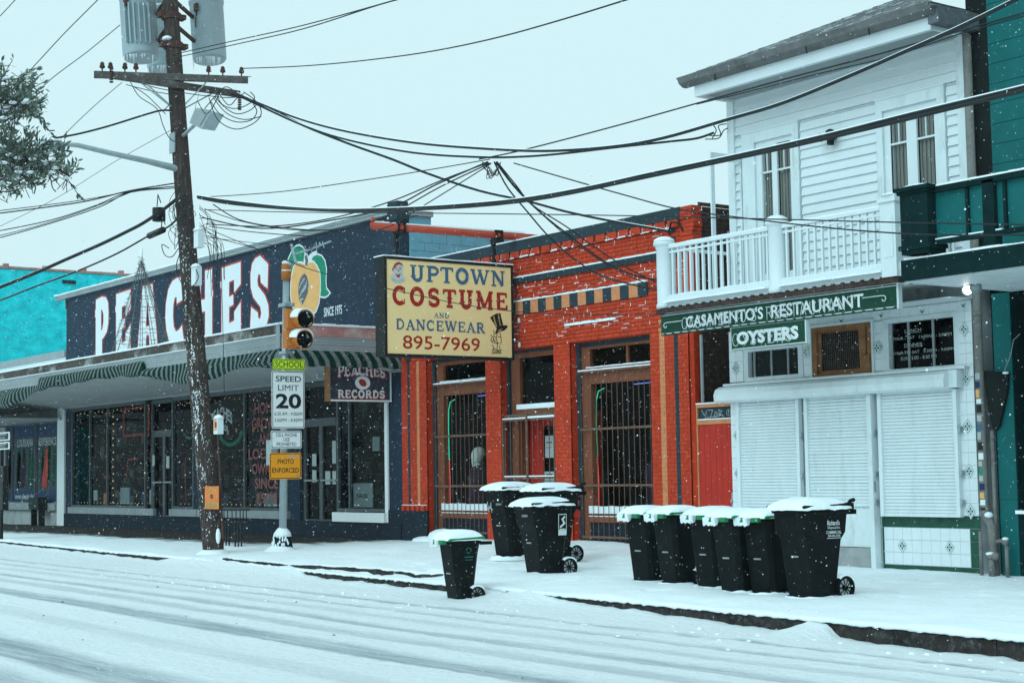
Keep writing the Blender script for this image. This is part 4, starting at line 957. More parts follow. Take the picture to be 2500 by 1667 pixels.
# ------------------------------------------------------------------ green house at the right
GB = thing('green_house', 'teal green boarded building with dark green balcony at right edge', 'building', (-13, D, .1))
mb = MB(); mb.box(-15.60, -8.5, D+.35, D+15, 0, 10.2); mb.box(-15.30, -14.97, D+.0, D+.35, 0, 4.2); mb.box(-14.0, -8.5, D+.0, D+.35, 0, 4.2); mb.box(-14.97, -14.0, D, D+.35, 0, 1.05); part('wall', mb, M['green_dark'], GB)
mb = MB(); mb.box(-15.30, -14.99, D-.012, D-.002, 0, 4.2); part('pilaster', mb, M['green_wall'], GB)
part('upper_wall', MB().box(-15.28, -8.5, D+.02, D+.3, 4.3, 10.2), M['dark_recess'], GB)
z = 4.3
while z < 10.1: part('wall_board', MB().box(-15.20, -8.5, D-.0, D+.03, z, z+.292), M['green_wall'], GB); z += .30
part('lower_boards', MB().box(-15.28, -14.99, D-.014, D-.0125, 1.2, 1.205), M['green_dark'], GB)
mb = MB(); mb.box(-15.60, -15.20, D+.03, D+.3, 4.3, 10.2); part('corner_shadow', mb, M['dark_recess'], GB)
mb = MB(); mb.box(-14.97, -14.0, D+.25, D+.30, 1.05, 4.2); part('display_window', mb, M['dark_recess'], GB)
part('window_sill', MB().box(-15.0, -13.9, D-.06, D+.2, 1.0, 1.05), M['snow'], GB)
YG = 17.5
gb = part('balcony', MB().box(-14.95, -8.6, YG, D, 4.20, 4.24), M['white'], GB)
part('balcony_beam', MB().box(-14.95, -8.6, YG-.08, YG+.05, 4.22, 4.50).box(-14.95, -14.85, YG, D, 4.22, 4.5), M['green_dark'], gb)
mb = MB(); mb.box(-14.87, -14.40, YG-.15, YG+.2, 4.56, 5.38); mb.box(-14.93, -14.33, YG-.22, YG+.26, 5.42, 5.47); mb.box(-14.90, -14.37, YG-.18, YG+.22, 5.38, 5.42); mb.box(-14.9, -14.36, YG-.18, YG+.2, 4.62, 4.68); part('post', mb, M['green_dark'], gb)
mb = MB(); mb.box(-14.40, -8.6, YG-.05, YG+.05, 5.36, 5.44); mb.box(-14.40, -8.6, YG-.04, YG+.04, 4.66, 4.72); mb.box(-13.58, -13.40, YG-.05, YG+.1, 4.5, 5.4); part('handrail', mb, M['green_dark'], gb)
part('rail_panel', MB().box(-14.40, -8.6, YG+.025, YG+.045, 4.70, 5.37), M['green_wall'], gb)
bx = MB().box(0, .045, YG-.02, YG+.02, 4.70, 5.37).mesh('baluster', M['green_dark'])
for x in (-13.88, -13.28, -12.9, -12.55, -12.2, -11.8): inst('baluster', bx, (x, 0, 0), gb)
s = MB()
for i in range(60): u = -14.9+i*.105; s.box(u, u+.108, YG-.08, YG+.05+.02*random.random(), 4.50, 4.515+.03*max(0, nz(u*1.5, 8)+.3)); 
for i in range(60):
    u = -14.36+i*.1; s.box(u, u+.102, YG-.05, YG+.05, 5.44, 5.462+.006*random.random())
s.box(-13.83, -13.30, YG-.04, YG+.04, 4.722, 4.74); s.box(-14.38, -13.90, YG-.04, YG+.04, 4.722, 4.74); s.lathe((-14.63, YG+.02, 5.47), [(.28, 0), (.2, .03), (.03, .06)], 10)
part('snow', s, M['snow'], gb, stuff=True)
fl = thing('flood_light', 'lit twin flood light under the dark green balcony', 'light', (-14.75, 18.6, 4.1))
p0 = oy(2376, 702, 18.4); p1 = oy(2384, 702, 18.3)
for k_, (px, py) in enumerate(((2362, 708), (2382, 702))):
    c = oy(px, py, 18.5); ax = Vector((.62, -.75, -.15))
    mb = MB(); mb.lathe(c-ax*.12, [(.03, -.02), (.06, .03), (.085, .12)], 14, ax); part('lamp_head', mb, M['galv'], fl, True)
    mb = MB(); mb.lathe(c+ax*.005, [(.065, 0), (.05, .02), (.01, .03)], 12, ax); part('lens', mb, M['lamp_on'] if k_ == 0 else M['siding'], fl, True)
c = oy(2370, 690, 18.5); part('mount', MB().box(c.x-.05, c.x+.05, c.y-.05, c.y+.1, c.z-.04, 4.2), M['black'], fl)
hb = thing('hanging_bag', 'dark V-shaped hanging bag on green wall beside stickered pipe', 'bag', (-15.1, D-.05, 2.2))
mb = MB(); P = [oy(x, y, D-.03) for x, y in ((2406, 905), (2466, 908), (2462, 960), (2444, 1040), (2436, 1050), (2428, 1045), (2414, 970))]; k = len(P)
mb.add(P+[p+Vector((0, -.05, 0)) for p in P], [tuple(range(k)), tuple(range(k, 2*k))]+[(i, (i+1) % k, k+(i+1) % k, k+i) for i in range(k)]); part('bag', mb, M['dark_recess'], hb)
mb = MB(); mb.ell(oy(2455, 910, D-.08), (.06, .04, .02), 8, 4); part('snow', mb, M['snow'], hb, True, True)
mb = MB(); mb.tube([oy(x, y, D-.06) for x, y in ((2370, 920), (2400, 918), (2425, 924), (2448, 916), (2458, 890), (2468, 865), (2474, 830), (2490, 815))], .006, 4); o = part('hanging_wire', mb, M['siding'], None); tag(o, 'thin pale wire looping across green wall by the drain pipe', 'wire')
# ------------------------------------------------------------------ dark blue record shop
PB = thing('record_shop_building', 'dark blue record shop with huge white PEACHES lettering on its wall', 'building', (-42, D, .2))
XL, XR = -52.3, -31.6
wn = [(-51.72, -45.05, .84, 4.02), (-45.05, -44.05, .35, 4.02), (-43.95, -42.55, .84, 4.02), (-42.15, -37.0, .84, 4.02), (-36.4, -34.6, .35, 4.02), (-34.53, -32.27, .84, 4.02)]
mb = MB(); wall_holes(mb, XL, XR, 0, 7.66, D, D+.25, wn)
part('wall', mb, M['navy'], PB)
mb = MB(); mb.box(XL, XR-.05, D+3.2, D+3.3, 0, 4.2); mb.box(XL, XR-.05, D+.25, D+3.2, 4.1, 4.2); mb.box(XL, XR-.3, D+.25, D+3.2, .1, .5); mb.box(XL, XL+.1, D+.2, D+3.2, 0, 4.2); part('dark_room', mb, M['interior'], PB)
mb = MB(); mb.box(XR-.25, XR, D+.25, D+.85, 0, 7.62); mb.box(XR-.25, XR-.0, D+.85, D+14, 0, 7.30); part('side_wall', mb, M['lightblue'], PB)
# painted block joints of the side wall, built as shallow proud blocks
bk = MB().box(0, .012, 0, .395, 0, .19).mesh('block', M['lightblue'])
z = 5.62; rr = 0
while z < 7.2:
    y = D+.26-(.2 if rr % 2 else 0)
    while y < D+6:
        if y > D+.2: inst('block', bk, (XR, y, z), PB)
        y += .405
    z += .20; rr += 1
mb = MB(); mb.box(XL-.75, XR+.02, D-.10, D+.10, 7.66, 7.74); mb.box(XL-.75, XR+.02, D-.12, D+.2, 7.74, 7.80); mb.box(XR-.3, XR+.06, D+.1, D+.88, 7.62, 7.74); mb.box(XR-.3, XR+.04, D+.88, D+14, 7.30, 7.38); part('coping', mb, M['siding'], PB)
mb = MB(); mb.box(XR-.35, XR+.08, D-.12, D+.18, 7.50, 7.92); part('corner_cap', mb, M['slate'], PB)
mb = MB()
for i in range(70): u = XL-.75+i*.298; mb.box(u, u+.30, D-.13-.02*random.random(), D+.24, 7.80, 7.83+.012*random.random())
part('snow', mb, M['snow'], PB, stuff=True)
part('corner_trim', MB().box(XL-.03, XL+.12, D-.03, D+.05, 7.32, 7.66), M['wood_pole'], PB)
# lettering: red outline under white
F1 = lambda x0, x1, z0=5.46, z1=7.44: (lambda P: [(x0+(x1-x0)*u, z0+(z1-z0)*v) for u, v in P])
CH = {
'P': [[(0,.97),(.5,1),(.8,.97),(.96,.88),(1,.72),(.98,.55),(.86,.42),(.62,.34),(.5,.32),(.5,0),(.0,0),(.0,.68),(-.05,.70),(-.05,.80),(0,.82)], [(.42,.80),(.52,.78),(.60,.72),(.60,.58),(.52,.48),(.42,.46)]],
'E': [[(0,.98),(1,1),(1,.70),(.66,.60),(.66,.78),(.40,.76),(.40,.56),(.62,.58),(.62,.44),(.40,.42),(.40,.20),(.66,.22),(.66,.34),(1,.46),(1,.02),(0,0),(0,.70),(-.05,.71),(-.05,.79),(0,.80)]],
'A': [[(.26,1),(.74,1),(.95,.25),(1,.0),(.60,0),(.60,.1),(.58,.25),(.44,.25),(.42,.1),(.42,0),(0,0),(.05,.25)], [(.47,.74),(.53,.74),(.58,.38),(.42,.38)]],
'C': [[(.92,.99),(.92,.66),(.62,.62),(.62,.72),(.52,.72),(.44,.62),(.42,.46),(.46,.30),(.58,.22),(.74,.24),(.90,.30),(1,.08),(.82,.0),(.50,0),(.22,.08),(.06,.26),(0,.46),(.03,.66),(.16,.86),(.38,.97),(.65,1)]],
'H': [[(0,1),(.38,1),(.38,.60),(.62,.60),(.62,1),(1,1),(1,.70),(1.04,.69),(1.04,.62),(1,.61),(1,0),(.62,0),(.62,.43),(.38,.43),(.38,0),(0,0)]],
'S': [[(.30,1.0),(.55,1.02),(.98,.88),(.94,.56),(.58,.66),(.56,.76),(.46,.78),(.40,.70),(.44,.62),(.80,.48),(.98,.34),(1,.20),(.86,.06),(.5,-.03),(0,.08),(.06,.36),(.42,.27),(.44,.20),(.54,.18),(.60,.25),(.55,.34),(.18,.48),(.04,.62),(.03,.80),(.12,.94)]],
}
FW = FY(0, 0, D)
lw = MB(); lr = MB()
for ch, x0, x1 in (('P', -49.74, -48.70), ('E', -48.10, -46.98), ('A', -46.45, -44.98), ('C', -44.44, -43.18), ('H', -42.52, -41.34), ('E', -40.76, -39.60), ('S', -39.06, -38.0)):
    L = [F1(x0, x1)(p) for p in CH[ch]]
    shape(lr, FW, L, .004, .055); shape(lw, FW, L, .010, 0.0)
part('letter_outline', lr, M['paint_red'], PB); part('lettering', lw, M['paint_white'], PB)
def zp(pts): return [(lambda q: (q.x, q.z))(oy(640+x/5.2273, 580+y/5.2273)) for x, y in pts]
leafL = zp([(330, 300), (370, 210), (400, 150), (440, 115), (480, 105), (530, 145), (545, 200), (530, 320), (440, 340), (400, 420), (370, 510), (350, 505), (345, 400)])
leafR = zp([(635, 275), (660, 240), (710, 220), (760, 240), (800, 300), (820, 400), (812, 560), (820, 650), (862, 706), (840, 735), (800, 755), (735, 745), (740, 600), (742, 460), (700, 360)])
stem = zp([(545, 205), (580, 212), (590, 240), (620, 205), (690, 172), (700, 195), (640, 230), (625, 290), (600, 330), (530, 330)])
fruit = zp([(440, 330), (500, 325), (565, 360), (610, 318), (660, 318), (700, 370), (735, 450), (742, 560), (738, 700), (725, 830), (690, 930), (640, 990), (580, 1010), (480, 990), (420, 930), (385, 850), (370, 740), (372, 620), (380, 500), (405, 390)])
pit = zp([(545, 455), (580, 500), (600, 600), (590, 700), (560, 780), (515, 865), (480, 800), (466, 700), (470, 600), (500, 500)])
bw = MB(); shape(bw, FW, [leafL], .005, .045); shape(bw, FW, [leafR], .0055, .04); shape(bw, FW, [fruit], .008, .045); shape(bw, FW, [stem], .006, .01)
part('emblem_outline', bw, M['paint_white'], PB)
bw = MB(); shape(bw, FW, [leafL], .007); shape(bw, FW, [leafR], .0075); part('leaf_emblem', bw, M['leaf_green'], PB)
bw = MB(); shape(bw, FW, [fruit], .011); part('peach_emblem', bw, M['peach_yellow'], PB)
bw = MB(); shape(bw, FW, [pit], .013); stroke(bw, FW, zp([(560, 230), (575, 300), (565, 355)]), .12, .0135); part('pit_emblem', bw, M['pit_grey'], PB)
bw = MB()
for a in ([(550, 520), (500, 590), (480, 650)], [(560, 610), (510, 690), (485, 760)], [(530, 780), (495, 790), (512, 850)], [(575, 560), (560, 640), (520, 700)]): stroke(bw, FW, zp(a), .02, .015)
part('emblem_lines', bw, M['paint_white'], PB); texts(FW, [('SINCE 1975', -35.12, -34.24, 5.57, 5.80)], M['paint_white'], PB, .006, .02)
# shop front: frames, panes, mullions, sills
mb = MB(); mb.box(-51.85, -45.1, D-.10, D+.0, .64, .84); mb.box(-44.0, -42.2, D-.10, D, .64, .84); mb.box(-42.15, -36.9, D-.10, D, .64, .84); part('sill', mb, M['siding'], PB)
part('sill', MB().box(-34.6, -32.22, D-.12, D-.0, .62, .84).box(-32.30, -32.17, D-.04, D+.04, .62, 4.02), M['sign_white'], PB)
def store_win(x0, x1, mull, zb=.84):
    mb = MB(); wall_holes(mb, x0, x1, zb, 4.02, D-.02, D+.06, [(x0+.07, x1-.07, zb+.07, 3.92)])
    w_ = part('window', mb, M['aluminium'], PB)
    mb = MB(); mb.fpoly(FY(0, 0, D+.04), [(x0+.07, zb+.07), (x1-.07, zb+.07), (x1-.07, 3.92), (x0+.07, 3.92)]); part('pane', mb, M['glass'], w_)
    for x in mull: part('mullion', MB().box(x-.035, x+.035, D-.02, D+.05, zb+.07, 3.92), M['aluminium'], w_)
    return w_
wA = store_win(-51.75, -45.85, [-50.2, -48.78]); wA2 = store_win(-43.97, -42.53, []); wB = store_win(-42.15, -37.0, [-39.42]); wC = store_win(-34.53, -32.27, [-33.95], .86)
def doors(x0, x1, leaves, setb=.0):
    mb = MB(); y = D+.0+setb
    wall_holes(mb, x0, x1, .3, 4.02, y, y+.08, [(x0+.1, x1-.1, 3.12, 3.9)]+[(x0+.1+(x1-x0-.2)*i/leaves+.08, x0+.1+(x1-x0-.2)*(i+1)/leaves-.08, .65, 2.92) for i in range(leaves)])
    d_ = part('door', mb, M['aluminium'], PB, label=None)
    mb = MB(); mb.fpoly(FY(0, 0, y+.05), [(x0+.1, 3.12), (x1-.1, 3.12), (x1-.1, 3.9), (x0+.1, 3.9)])
    for i in range(leaves): a = x0+.1+(x1-x0-.2)*i/leaves+.08; b = x0+.1+(x1-x0-.2)*(i+1)/leaves-.08; mb.fpoly(FY(0, 0, y+.05), [(a, .65), (b, .65), (b, 2.92), (a, 2.92)])
    part('pane', mb, M['glass_dark'], d_)
    mb = MB()
    for i in range(leaves): a = x0+.1+(x1-x0-.2)*i/leaves+.06; b = x0+.1+(x1-x0-.2)*(i+1)/leaves-.06; mb.box(a, b, y-.05, y-.02, 1.58, 1.62)
    part('handle', mb, M['siding'], d_); return d_
doors(-45.80, -44.0, 2, .15); dC = doors(-36.45, -34.58, 2, .1)
mb = MB(); y = D+.16
for (a, z0, z1, w_) in ((-35.95, 1.95, 2.25, .2), (-35.95, 1.55, 1.85, .2), (-35.3, 1.5, 1.82, .24), (-34.95, 1.5, 1.82, .2), (-34.95, 2.0, 2.55, .2)): mb.box(a, a+w_, y-.06, y-.045, z0, z1)
part('notice', mb, M['paper'], dC)
# things standing or hung in the shop windows
def win_text(lines, x0, x1, w_, m_):
    texts(FY(0, 0, D+.025), lines, m_, w_, 0, .03, 'window_lettering')
cx = -38.15
win_text([('HOME', -38.9, -37.7, 3.34, 3.64), ('GROWN', -39.05, -37.5, 2.95, 3.25), ('AND', -38.65, -37.9, 2.55, 2.83), ('LOCALLY', -39.25, -37.1, 2.16, 2.45), ('OWNED', -39.05, -37.5, 1.77, 2.06), ('SINCE', -38.9, -37.6, 1.40, 1.68), ('1975', -38.75, -37.65, 1.02, 1.30)], 0, 0, wB, M['pink'])
mb = MB(); FB = FY(0, 0, D+.025)
def archw(cx, cz, R): return lambda u, v: (cx+(u-cx), v-((u-cx)**2)/R)
text(mb, FB, 'PEACHES', -41.5, -40.2, 3.30, 3.62, 0, .03, archw(-40.85, 3.4, 2.2)); text(mb, FB, 'RECORDS', -41.2, -40.45, 2.98, 3.14, 0, .03, archw(-40.82, 3, 2.5)); part('window_lettering', mb, M['paper'], wB)
mb = MB()
for i in range(14): a = math.radians(200+i*10.5); p = Vector((-40.85+.75*math.cos(a), D+.3, 3.12+.52*math.sin(a))); mb.ell(p, (.08, .05, .06), 6, 4)
wr = part('garland', mb, M['leaf_green'], wB); 
mb = MB()
for i in range(8): a = math.radians(-20+i*8); mb.ell((-41.9+i*.5, D+.25, 3.0+.1*math.sin(i*2)), (.04, .03, .07), 6, 4)
part('garland_ornament', mb, M['peach_yellow'], wB)
mb = MB()
for i in range(10): mb.ell((-43.7+i*.13, D+.25, 2.95-.12*math.sin(i*.6)), (.05, .03, .05), 6, 4)
part('garland', mb, M['leaf_green'], wA2)
mb = MB(); stroke(mb, FY(0, 0, D+.3), arc(-42.65, 1.95, .5, .62, 100, 260, 12), .09, 0); stroke(mb, FY(0, 0, D+.3), [(-43.72, 1.0), (-43.78, 1.9), (-43.74, 2.3)], .05, 0); stroke(mb, FY(0, 0, D+.31), arc(-42.65, 2.3, .55, .3, 20, 90, 6), .07, 0); part('ribbon_decoration', mb, M['paint_red'], wA2)
mb = MB(); stroke(mb, FY(0, 0, D+.3), [(-48.0, 1.75), (-47.9, 2.3), (-47.1, 2.32)], .05, 0); stroke(mb, FY(0, 0, D+.3), [(-49.9, 1.9), (-49.4, 1.6), (-49.3, 1.85)], .05, 0); wall_holes(mb, -48.3, -46.3, 3.0, 3.9, D+.3, D+.33, [(-48.22, -46.38, 3.07, 3.83)]); part('red_frame', mb, M['paint_red'], wA)
part('door_poster', MB().box(-44.62, -44.42, D+.1, D+.11, 2.0, 2.35), M['paper'], PB); part('door_poster', MB().box(-45.6, -45.45, D+.1, D+.11, 2.1, 2.4), M['paper'], PB)
mb = MB(); mb.box(-34.38, -33.5, D+.35, D+.37, .95, 1.52); mb.box(-48.6, -47.9, D+.35, D+.37, .95, 1.45); mb.box(-46.4, -45.9, D+.35, D+.37, .95, 1.38); mb.box(-38.9, -38.2, D+.3, D+.32, .93, 1.25); part('record_sleeve', mb, M['siding'], PB)
mb = MB(); text(mb, FY(0, 0, D+.34), 'SADE', -34.2, -33.7, 1.17, 1.27); part('sleeve_print', mb, M['sign_black'], PB)
for i, (x, z, c) in enumerate(((-51.0, 1.2, 'paper'), (-50.4, 1.1, 'poster'), (-49.5, 1.1, 'vinyl_dark'), (-47.2, 1.1, 'vinyl_blue'), (-43.6, 1.2, 'paper'), (-43.0, 1.05, 'cloth_green'), (-41.6, 1.1, 'vinyl_dark'), (-40.9, 1.15, 'cloth_dark'), (-40.0, 1.1, 'fur'), (-37.6, 1.1, 'paper'), (-33.3, 1.15, 'vinyl_dark'), (-33.0, 1.4, 'fur'), (-51.2, 2.0, 'vinyl_dark'), (-50.7, 2.6, 'fur'), (-33.9, 2.45, 'paper'), (-34.2, 3.4, 'cloth_green'), (-42.0, 2.0, 'cloth_dark'), (-39.9, 2.0, 'cloth_dark'), (-47.5, 2.6, 'interior'))):
    part('record_sleeve', MB().box(x-.16, x+.16, D+.5+.1*(i % 3), D+.52+.1*(i % 3), z-.17, z+.17), M[c], PB)
mb = MB()
for i in range(20): mb.ell((-51.6+i*.3, D+.12, 3.80+.05*math.sin(i*1.3)), (.014, .014, .014), 5, 3)
for i in range(13): mb.ell((-48.62+.02*math.sin(i*2), D+.12, 1.0+i*.22), (.022, .02, .022), 5, 3); mb.ell((-45.98, D+.12, 1.0+i*.22), (.009, .009, .009), 5, 3); mb.ell((-51.62, D+.12, 1.0+i*.22), (.009, .009, .009), 5, 3)
for i in range(60):
    x = -51.5+i*.27
    if x < -45.9 or -43.9 < x < -42.6 or -42.1 < x < -37.05 or x > -34.4: mb.ell((x, D+.12, .98), (.012, .012, .012), 5, 3)
for i in range(17): mb.ell((-42.05+i*.3, D+.12, 3.83+.04*math.sin(i*1.7)), (.010, .010, .010), 5, 3)
for i in range(9): mb.ell((-43.85+i*.15, D+.12, 3.80+.04*math.sin(i*1.7)), (.012, .012, .012), 5, 3)
fl_ = part('fairy_lights', mb, M['bulb'], None, stuff=True); tag(fl_, 'strings of tiny warm lights in the record shop windows', 'lights')
random.seed(21)
cc_ = ['fur', 'cloth_dark', 'cloth_green', 'vinyl_blue', 'canopy', 'dark_brick', 'iron', 'interior', 'slate', 'vinyl_dark', 'navy', 'rust', 'pit_grey', 'wood_pole', 'cloth_dark']
stock = {c: MB() for c in cc_}
for (a, b) in ((-51.6, -45.9), (-43.9, -42.6), (-42.0, -37.1), (-36.2, -34.7), (-34.4, -32.4)):
    for k in range(int((b-a)*34)):
        x = random.uniform(a, b); z = random.choice([.95, 1.25, 1.6, 1.95, 2.4, 2.9, 3.3])+random.uniform(-.08, .08); y = D+random.uniform(.7, 2.2); s_ = random.uniform(.04, .16)
        stock[random.choice(cc_)].box(x-s_, x+s_, y, y+.05, z-s_*.9, z+s_*random.uniform(.7, 1.6))
    for z in (1.1, 1.75, 2.5): stock['canopy'].box(a, b, D+1.6, D+1.7, z-.03, z)
for c in cc_:
    if stock[c].v: part('shop_stock', stock[c], M[c], PB, stuff=True)
random.seed(22)
mb = MB(); mb.box(-52.3, XR, D-.06, D-.0, 0, .62); part('base', mb, M['navy_dark'], PB)
part('soffit_beam', MB().box(XL, XR, D-.12, D-.0, 4.02, 4.12), M['siding'], PB)
# ------------------------------------------------------------------ canopy in front of the record shop and its neighbour
YC, XC = 16.8, -31.72
cn = thing('canopy', 'long weathered canopy with striped green valance over the record shop pavement', 'canopy', (-42, YC, 4.5))
mb = MB(); mb.add([(-78, YC+.06, 4.42), (XC-.02, YC+.06, 4.42), (XC-.02, D-.02, 4.05), (-78, D-.02, 4.05), (-78, YC+.06, 4.46), (XC-.02, YC+.06, 4.46), (XC-.02, D-.02, 4.11), (-78, D-.02, 4.11)], [(0, 1, 2, 3), (4, 5, 6, 7), (0, 1, 5, 4), (1, 2, 6, 5)]); part('soffit', mb, M['soffit'], cn)
mb = MB(); mb.box(-78, XC, YC+.1, D-.02, 4.9, 4.96); part('deck', mb, M['siding'], cn)
part('fascia_band', MB().box(-51.0, XC, YC-.04, YC+.06, 4.78, 5.0), M['canopy'], cn); part('fascia_band', MB().box(-78, -51.05, YC-.06, YC+.06, 4.80, 5.03), M['canopy'], cn)
part('fascia_band', MB().box(XC-.06, XC+.04, YC+.06, D-.02, 4.76, 5.0), M['canopy_red'], cn)
for k in range(5):
    z = 4.45+k*.064; part('siding_strip', MB().box(-78, XC, YC-.02+.006*(k % 2), YC+.05, z, z+.060), M['siding'], cn); part('siding_strip', MB().box(XC-.05, XC+.03-.006*(k % 2), YC+.05, D-.02, z, z+.060), M['siding'], cn)
part('corner_plate', MB().box(XC-.12, XC+.05, YC-.05, YC-.041, 4.47, 5.0), M['siding'], cn)
mb = MB()
for i in range(240): u = -78+i*.193; mb.box(u, u+.196, YC-.06-.02*random.random(), D-.03, 4.99, 5.03+.02*nz(u, 0)); mb.box(u, u+.196, YC-.045, YC-.01, 4.766, 4.785)
for i in range(20): y = YC+i*.15; mb.box(XC-.3, XC+.06, y, y+.152, 5.0, 5.035+.015*random.random())
part('snow', mb, M['snow'], cn, stuff=True)
vb = [(-60, 4.1), (-53, 4.0), (-51.2, 3.95), (-49.87, 3.93), (-48.78, 3.90), (-47.21, 4.18), (-45.53, 4.31), (-43.84, 4.34), (-42.08, 4.37), (-40.43, 4.36), (-38.27, 4.21), (-37.05, 3.99), (-36.02, 3.94), (-34.84, 4.01), (-34.08, 4.11), (-33.46, 4.17), (-32.81, 4.12), (-32.17, 4.07), (-31.7, 4.08)]
def valance():
    ms = {0: MB(), 1: MB(), 2: MB()}; x = -60.0; i = 0; w0 = .135
    seq = [(0, .13), (2, .022), (1, .06), (2, .022)]
    while x < XC-.01:
        c, w_ = seq[i % 4]
        a, b = x, min(x+w_, XC); P = []
        for u in (a, b):
            zb = interp(u, vb); bow = .05*math.sin((u+60)*1.1)
            col = [(u, YC-.02, 4.46), (u+.05+.25*bow, YC-.10-.06*math.sin(u*1.9), 4.46-(4.46-zb)*.35), (u+.02+bow, YC-.12-.09*math.sin(u*1.9+.5), 4.46-(4.46-zb)*.75), (u+bow*.3, YC-.06-.06*math.sin(u*1.9+1), zb+.02*math.sin(u*4))]
            if zb > 4.25: col[0] = (u, YC-.06, 4.66); col[1] = (u+.04, YC-.12, 4.60)
            P.append(col)
        ms[c].add(P[0]+P[1], [(j, j+1, 5+j, 4+j) for j in range(3)]); x += w_; i += 1
    y = YC; i = 0
    while y < D-.1:
        c, w_ = seq[i % 4]; w_ *= 1.15; a, b = y, y+w_; P = []
        for u in (a, b):
            sc_ = .02*math.cos(u*2*PI/.52)
            P.append([(XC+.02, u-.06, 4.46), (XC+.10, u-.02, 4.36), (XC+.16, u+.04, 4.22), (XC+.16, u+.07, 4.09+sc_)])
        ms[c].add(P[0]+P[1], [(j, j+1, 5+j, 4+j) for j in range(3)]); y += w_; i += 1
    return ms
vm = valance(); part_multi('valance', [(vm[0], M['awn_green']), (vm[1], M['awn_white']), (vm[2], M['pit_grey'])], cn, True)
part('light_fitting', MB().box(-39.2, -37.0, 17.0, 17.6, 4.22, 4.30), M['siding'], cn)
pl = thing('canopy_pillar', 'pale square pillar at the left end of the record shop windows', 'pillar', (-52.6, D-.2, .2)); part('shaft', MB().box(-52.95, -52.32, D-.05, D+.1, 0, 4.3), M['sign_white'], pl); part('head', MB().box(-53.1, -52.0, D-.04, D+.0, 4.0, 4.3), M['navy_dark'], pl)
# wire cone tree with lights on the canopy
xt = thing('wire_christmas_tree', 'tall cone-shaped wire christmas tree standing on the canopy before the blue wall', 'tree', (-40.7, 17.6, 5.0))
cx, cy, z0, zt, R0 = -40.95, 17.55, 5.02, 7.68, .95
mb = MB()
for i in range(14):
    a = 2*PI*i/14; mb.tube([(cx+R0*math.cos(a), cy+R0*.8*math.sin(a), z0), (cx, cy, zt-.15)], .009, 4)
for k in range(9):
    t = k/9; r_ = R0*(1-t); mb.tube([(cx+r_*math.cos(2*PI*j/16), cy+.8*r_*math.sin(2*PI*j/16), z0+(zt-z0)*t) for j in range(17)], .007, 4)
part('wire_frame', mb, M['pit_grey'], xt)
mb = MB()
for i in range(2600):
    t = random.random()**1.25; a = 2*PI*random.randrange(28)/28+random.gauss(0, .03); r_ = R0*(1-t)*.99; p = Vector((cx+r_*math.cos(a), cy+.8*r_*math.sin(a), z0+(zt-.1-z0)*t))
    q = p+Vector((random.gauss(0, .035), random.gauss(0, .03), random.gauss(0, .025))); n_ = Vector((.006, -.004, .008)); mb.add([p-n_, q-n_*.3, q+n_], [(0, 1, 2)])
part('light_clips', mb, M['leaf'], xt, stuff=True)
mb = MB(); mb.tube([(cx, cy, zt-.2), (cx, cy, zt+.16)], .035, 6); mb.ell((cx, cy, zt+.0), (.05, .05, .14), 8, 5); part('snowy_tip', mb, M['snow'], xt, True)
# ------------------------------------------------------------------ neighbour shop and far turquoise wall
LS = thing('neighbour_shop_building', 'low pale shop with printed windows left of the record shop', 'building', (-58, D, .2))
mb = MB(); wall_holes(mb, -80, -52.95, 0, 5.98, D+.02, D+.3, [(-58.1, -53.1, .95, 3.68), (-66, -59, .95, 3.68)]); mb.box(-80, -52.95, D+.3, D+14, 4.3, 5.6); part('wall', mb, M['stucco_grey'], LS)
part('parapet_siding', MB().box(-80, -52.32, D-.02, D+.015, 5.2, 5.74), M['white_clean'], LS); part('parapet_band', MB().box(-80, -52.32, D-.06, D+.015, 5.74, 5.97), M['siding'], LS)
part('sill', MB().box(-66, -53.0, D-.12, D+.02, .72, .96), M['siding'], LS)
for a, b in ((-58.1, -57.5), (-57.45, -55.15), (-55.05, -53.1), (-61, -58.2)):
    mb = MB(); wall_holes(mb, a, b, .95, 3.68, D+.0, D+.05, [(a+.03, b-.03, .99, 3.62)]); w_ = part('window', mb, M['aluminium'], LS)
    part('printed_film', MB().box(a+.03, b-.03, D+.03, D+.04, .99, 1.35), M['vinyl_blue'], w_); part('printed_film', MB().box(a+.03, b-.03, D+.03, D+.04, 3.2, 3.62), M['vinyl_blue'], w_)
    part('pane', MB().box(a+.03, b-.03, D+.04, D+.05, 1.35, 3.2), M['vinyl_dark'], w_)
    mb = MB()
    for i in range(7):
        x = random.uniform(a+.2, b-.2); z = random.uniform(1.3, 1.7); mb.fpoly(FY(0, 0, D+.036), [(x-.1, z), (x+.12, z+.1), (x+.2, z+1.1), (x+.05, z+1.4), (x-.1, z+.8)])
    part('picture_shapes', mb, M[random.choice(['cloth_green', 'fur', 'vinyl_dark'])], w_)
texts(FY(0, 0, D+.02), [('www.ebnola.net', -57.2, -55.3, 1.07, 1.28), ('LOUISIANA', -57.0, -55.4, 2.88, 3.15), ('EXPERIENCE', -54.8, -53.2, 2.88, 3.15)], M['paper'], LS, 0, .02, 'window_lettering')
for x in (-56.3, -54.1): part('red_picture', MB().fpoly(FY(0, 0, D+.025), [(x-.5, 1.5), (x+.0, 1.45), (x+.15, 2.2), (x+.05, 2.75), (x-.1, 2.9), (x-.25, 2.2), (x-.42, 1.9)]), M['cloth_dark' if x < -55 else 'paint_red'], LS)
mb = MB(); mb.box(-78, -52.5, YC+.2, D, 3.68, 3.74); part('lower_soffit', mb, M['soffit'], LS)
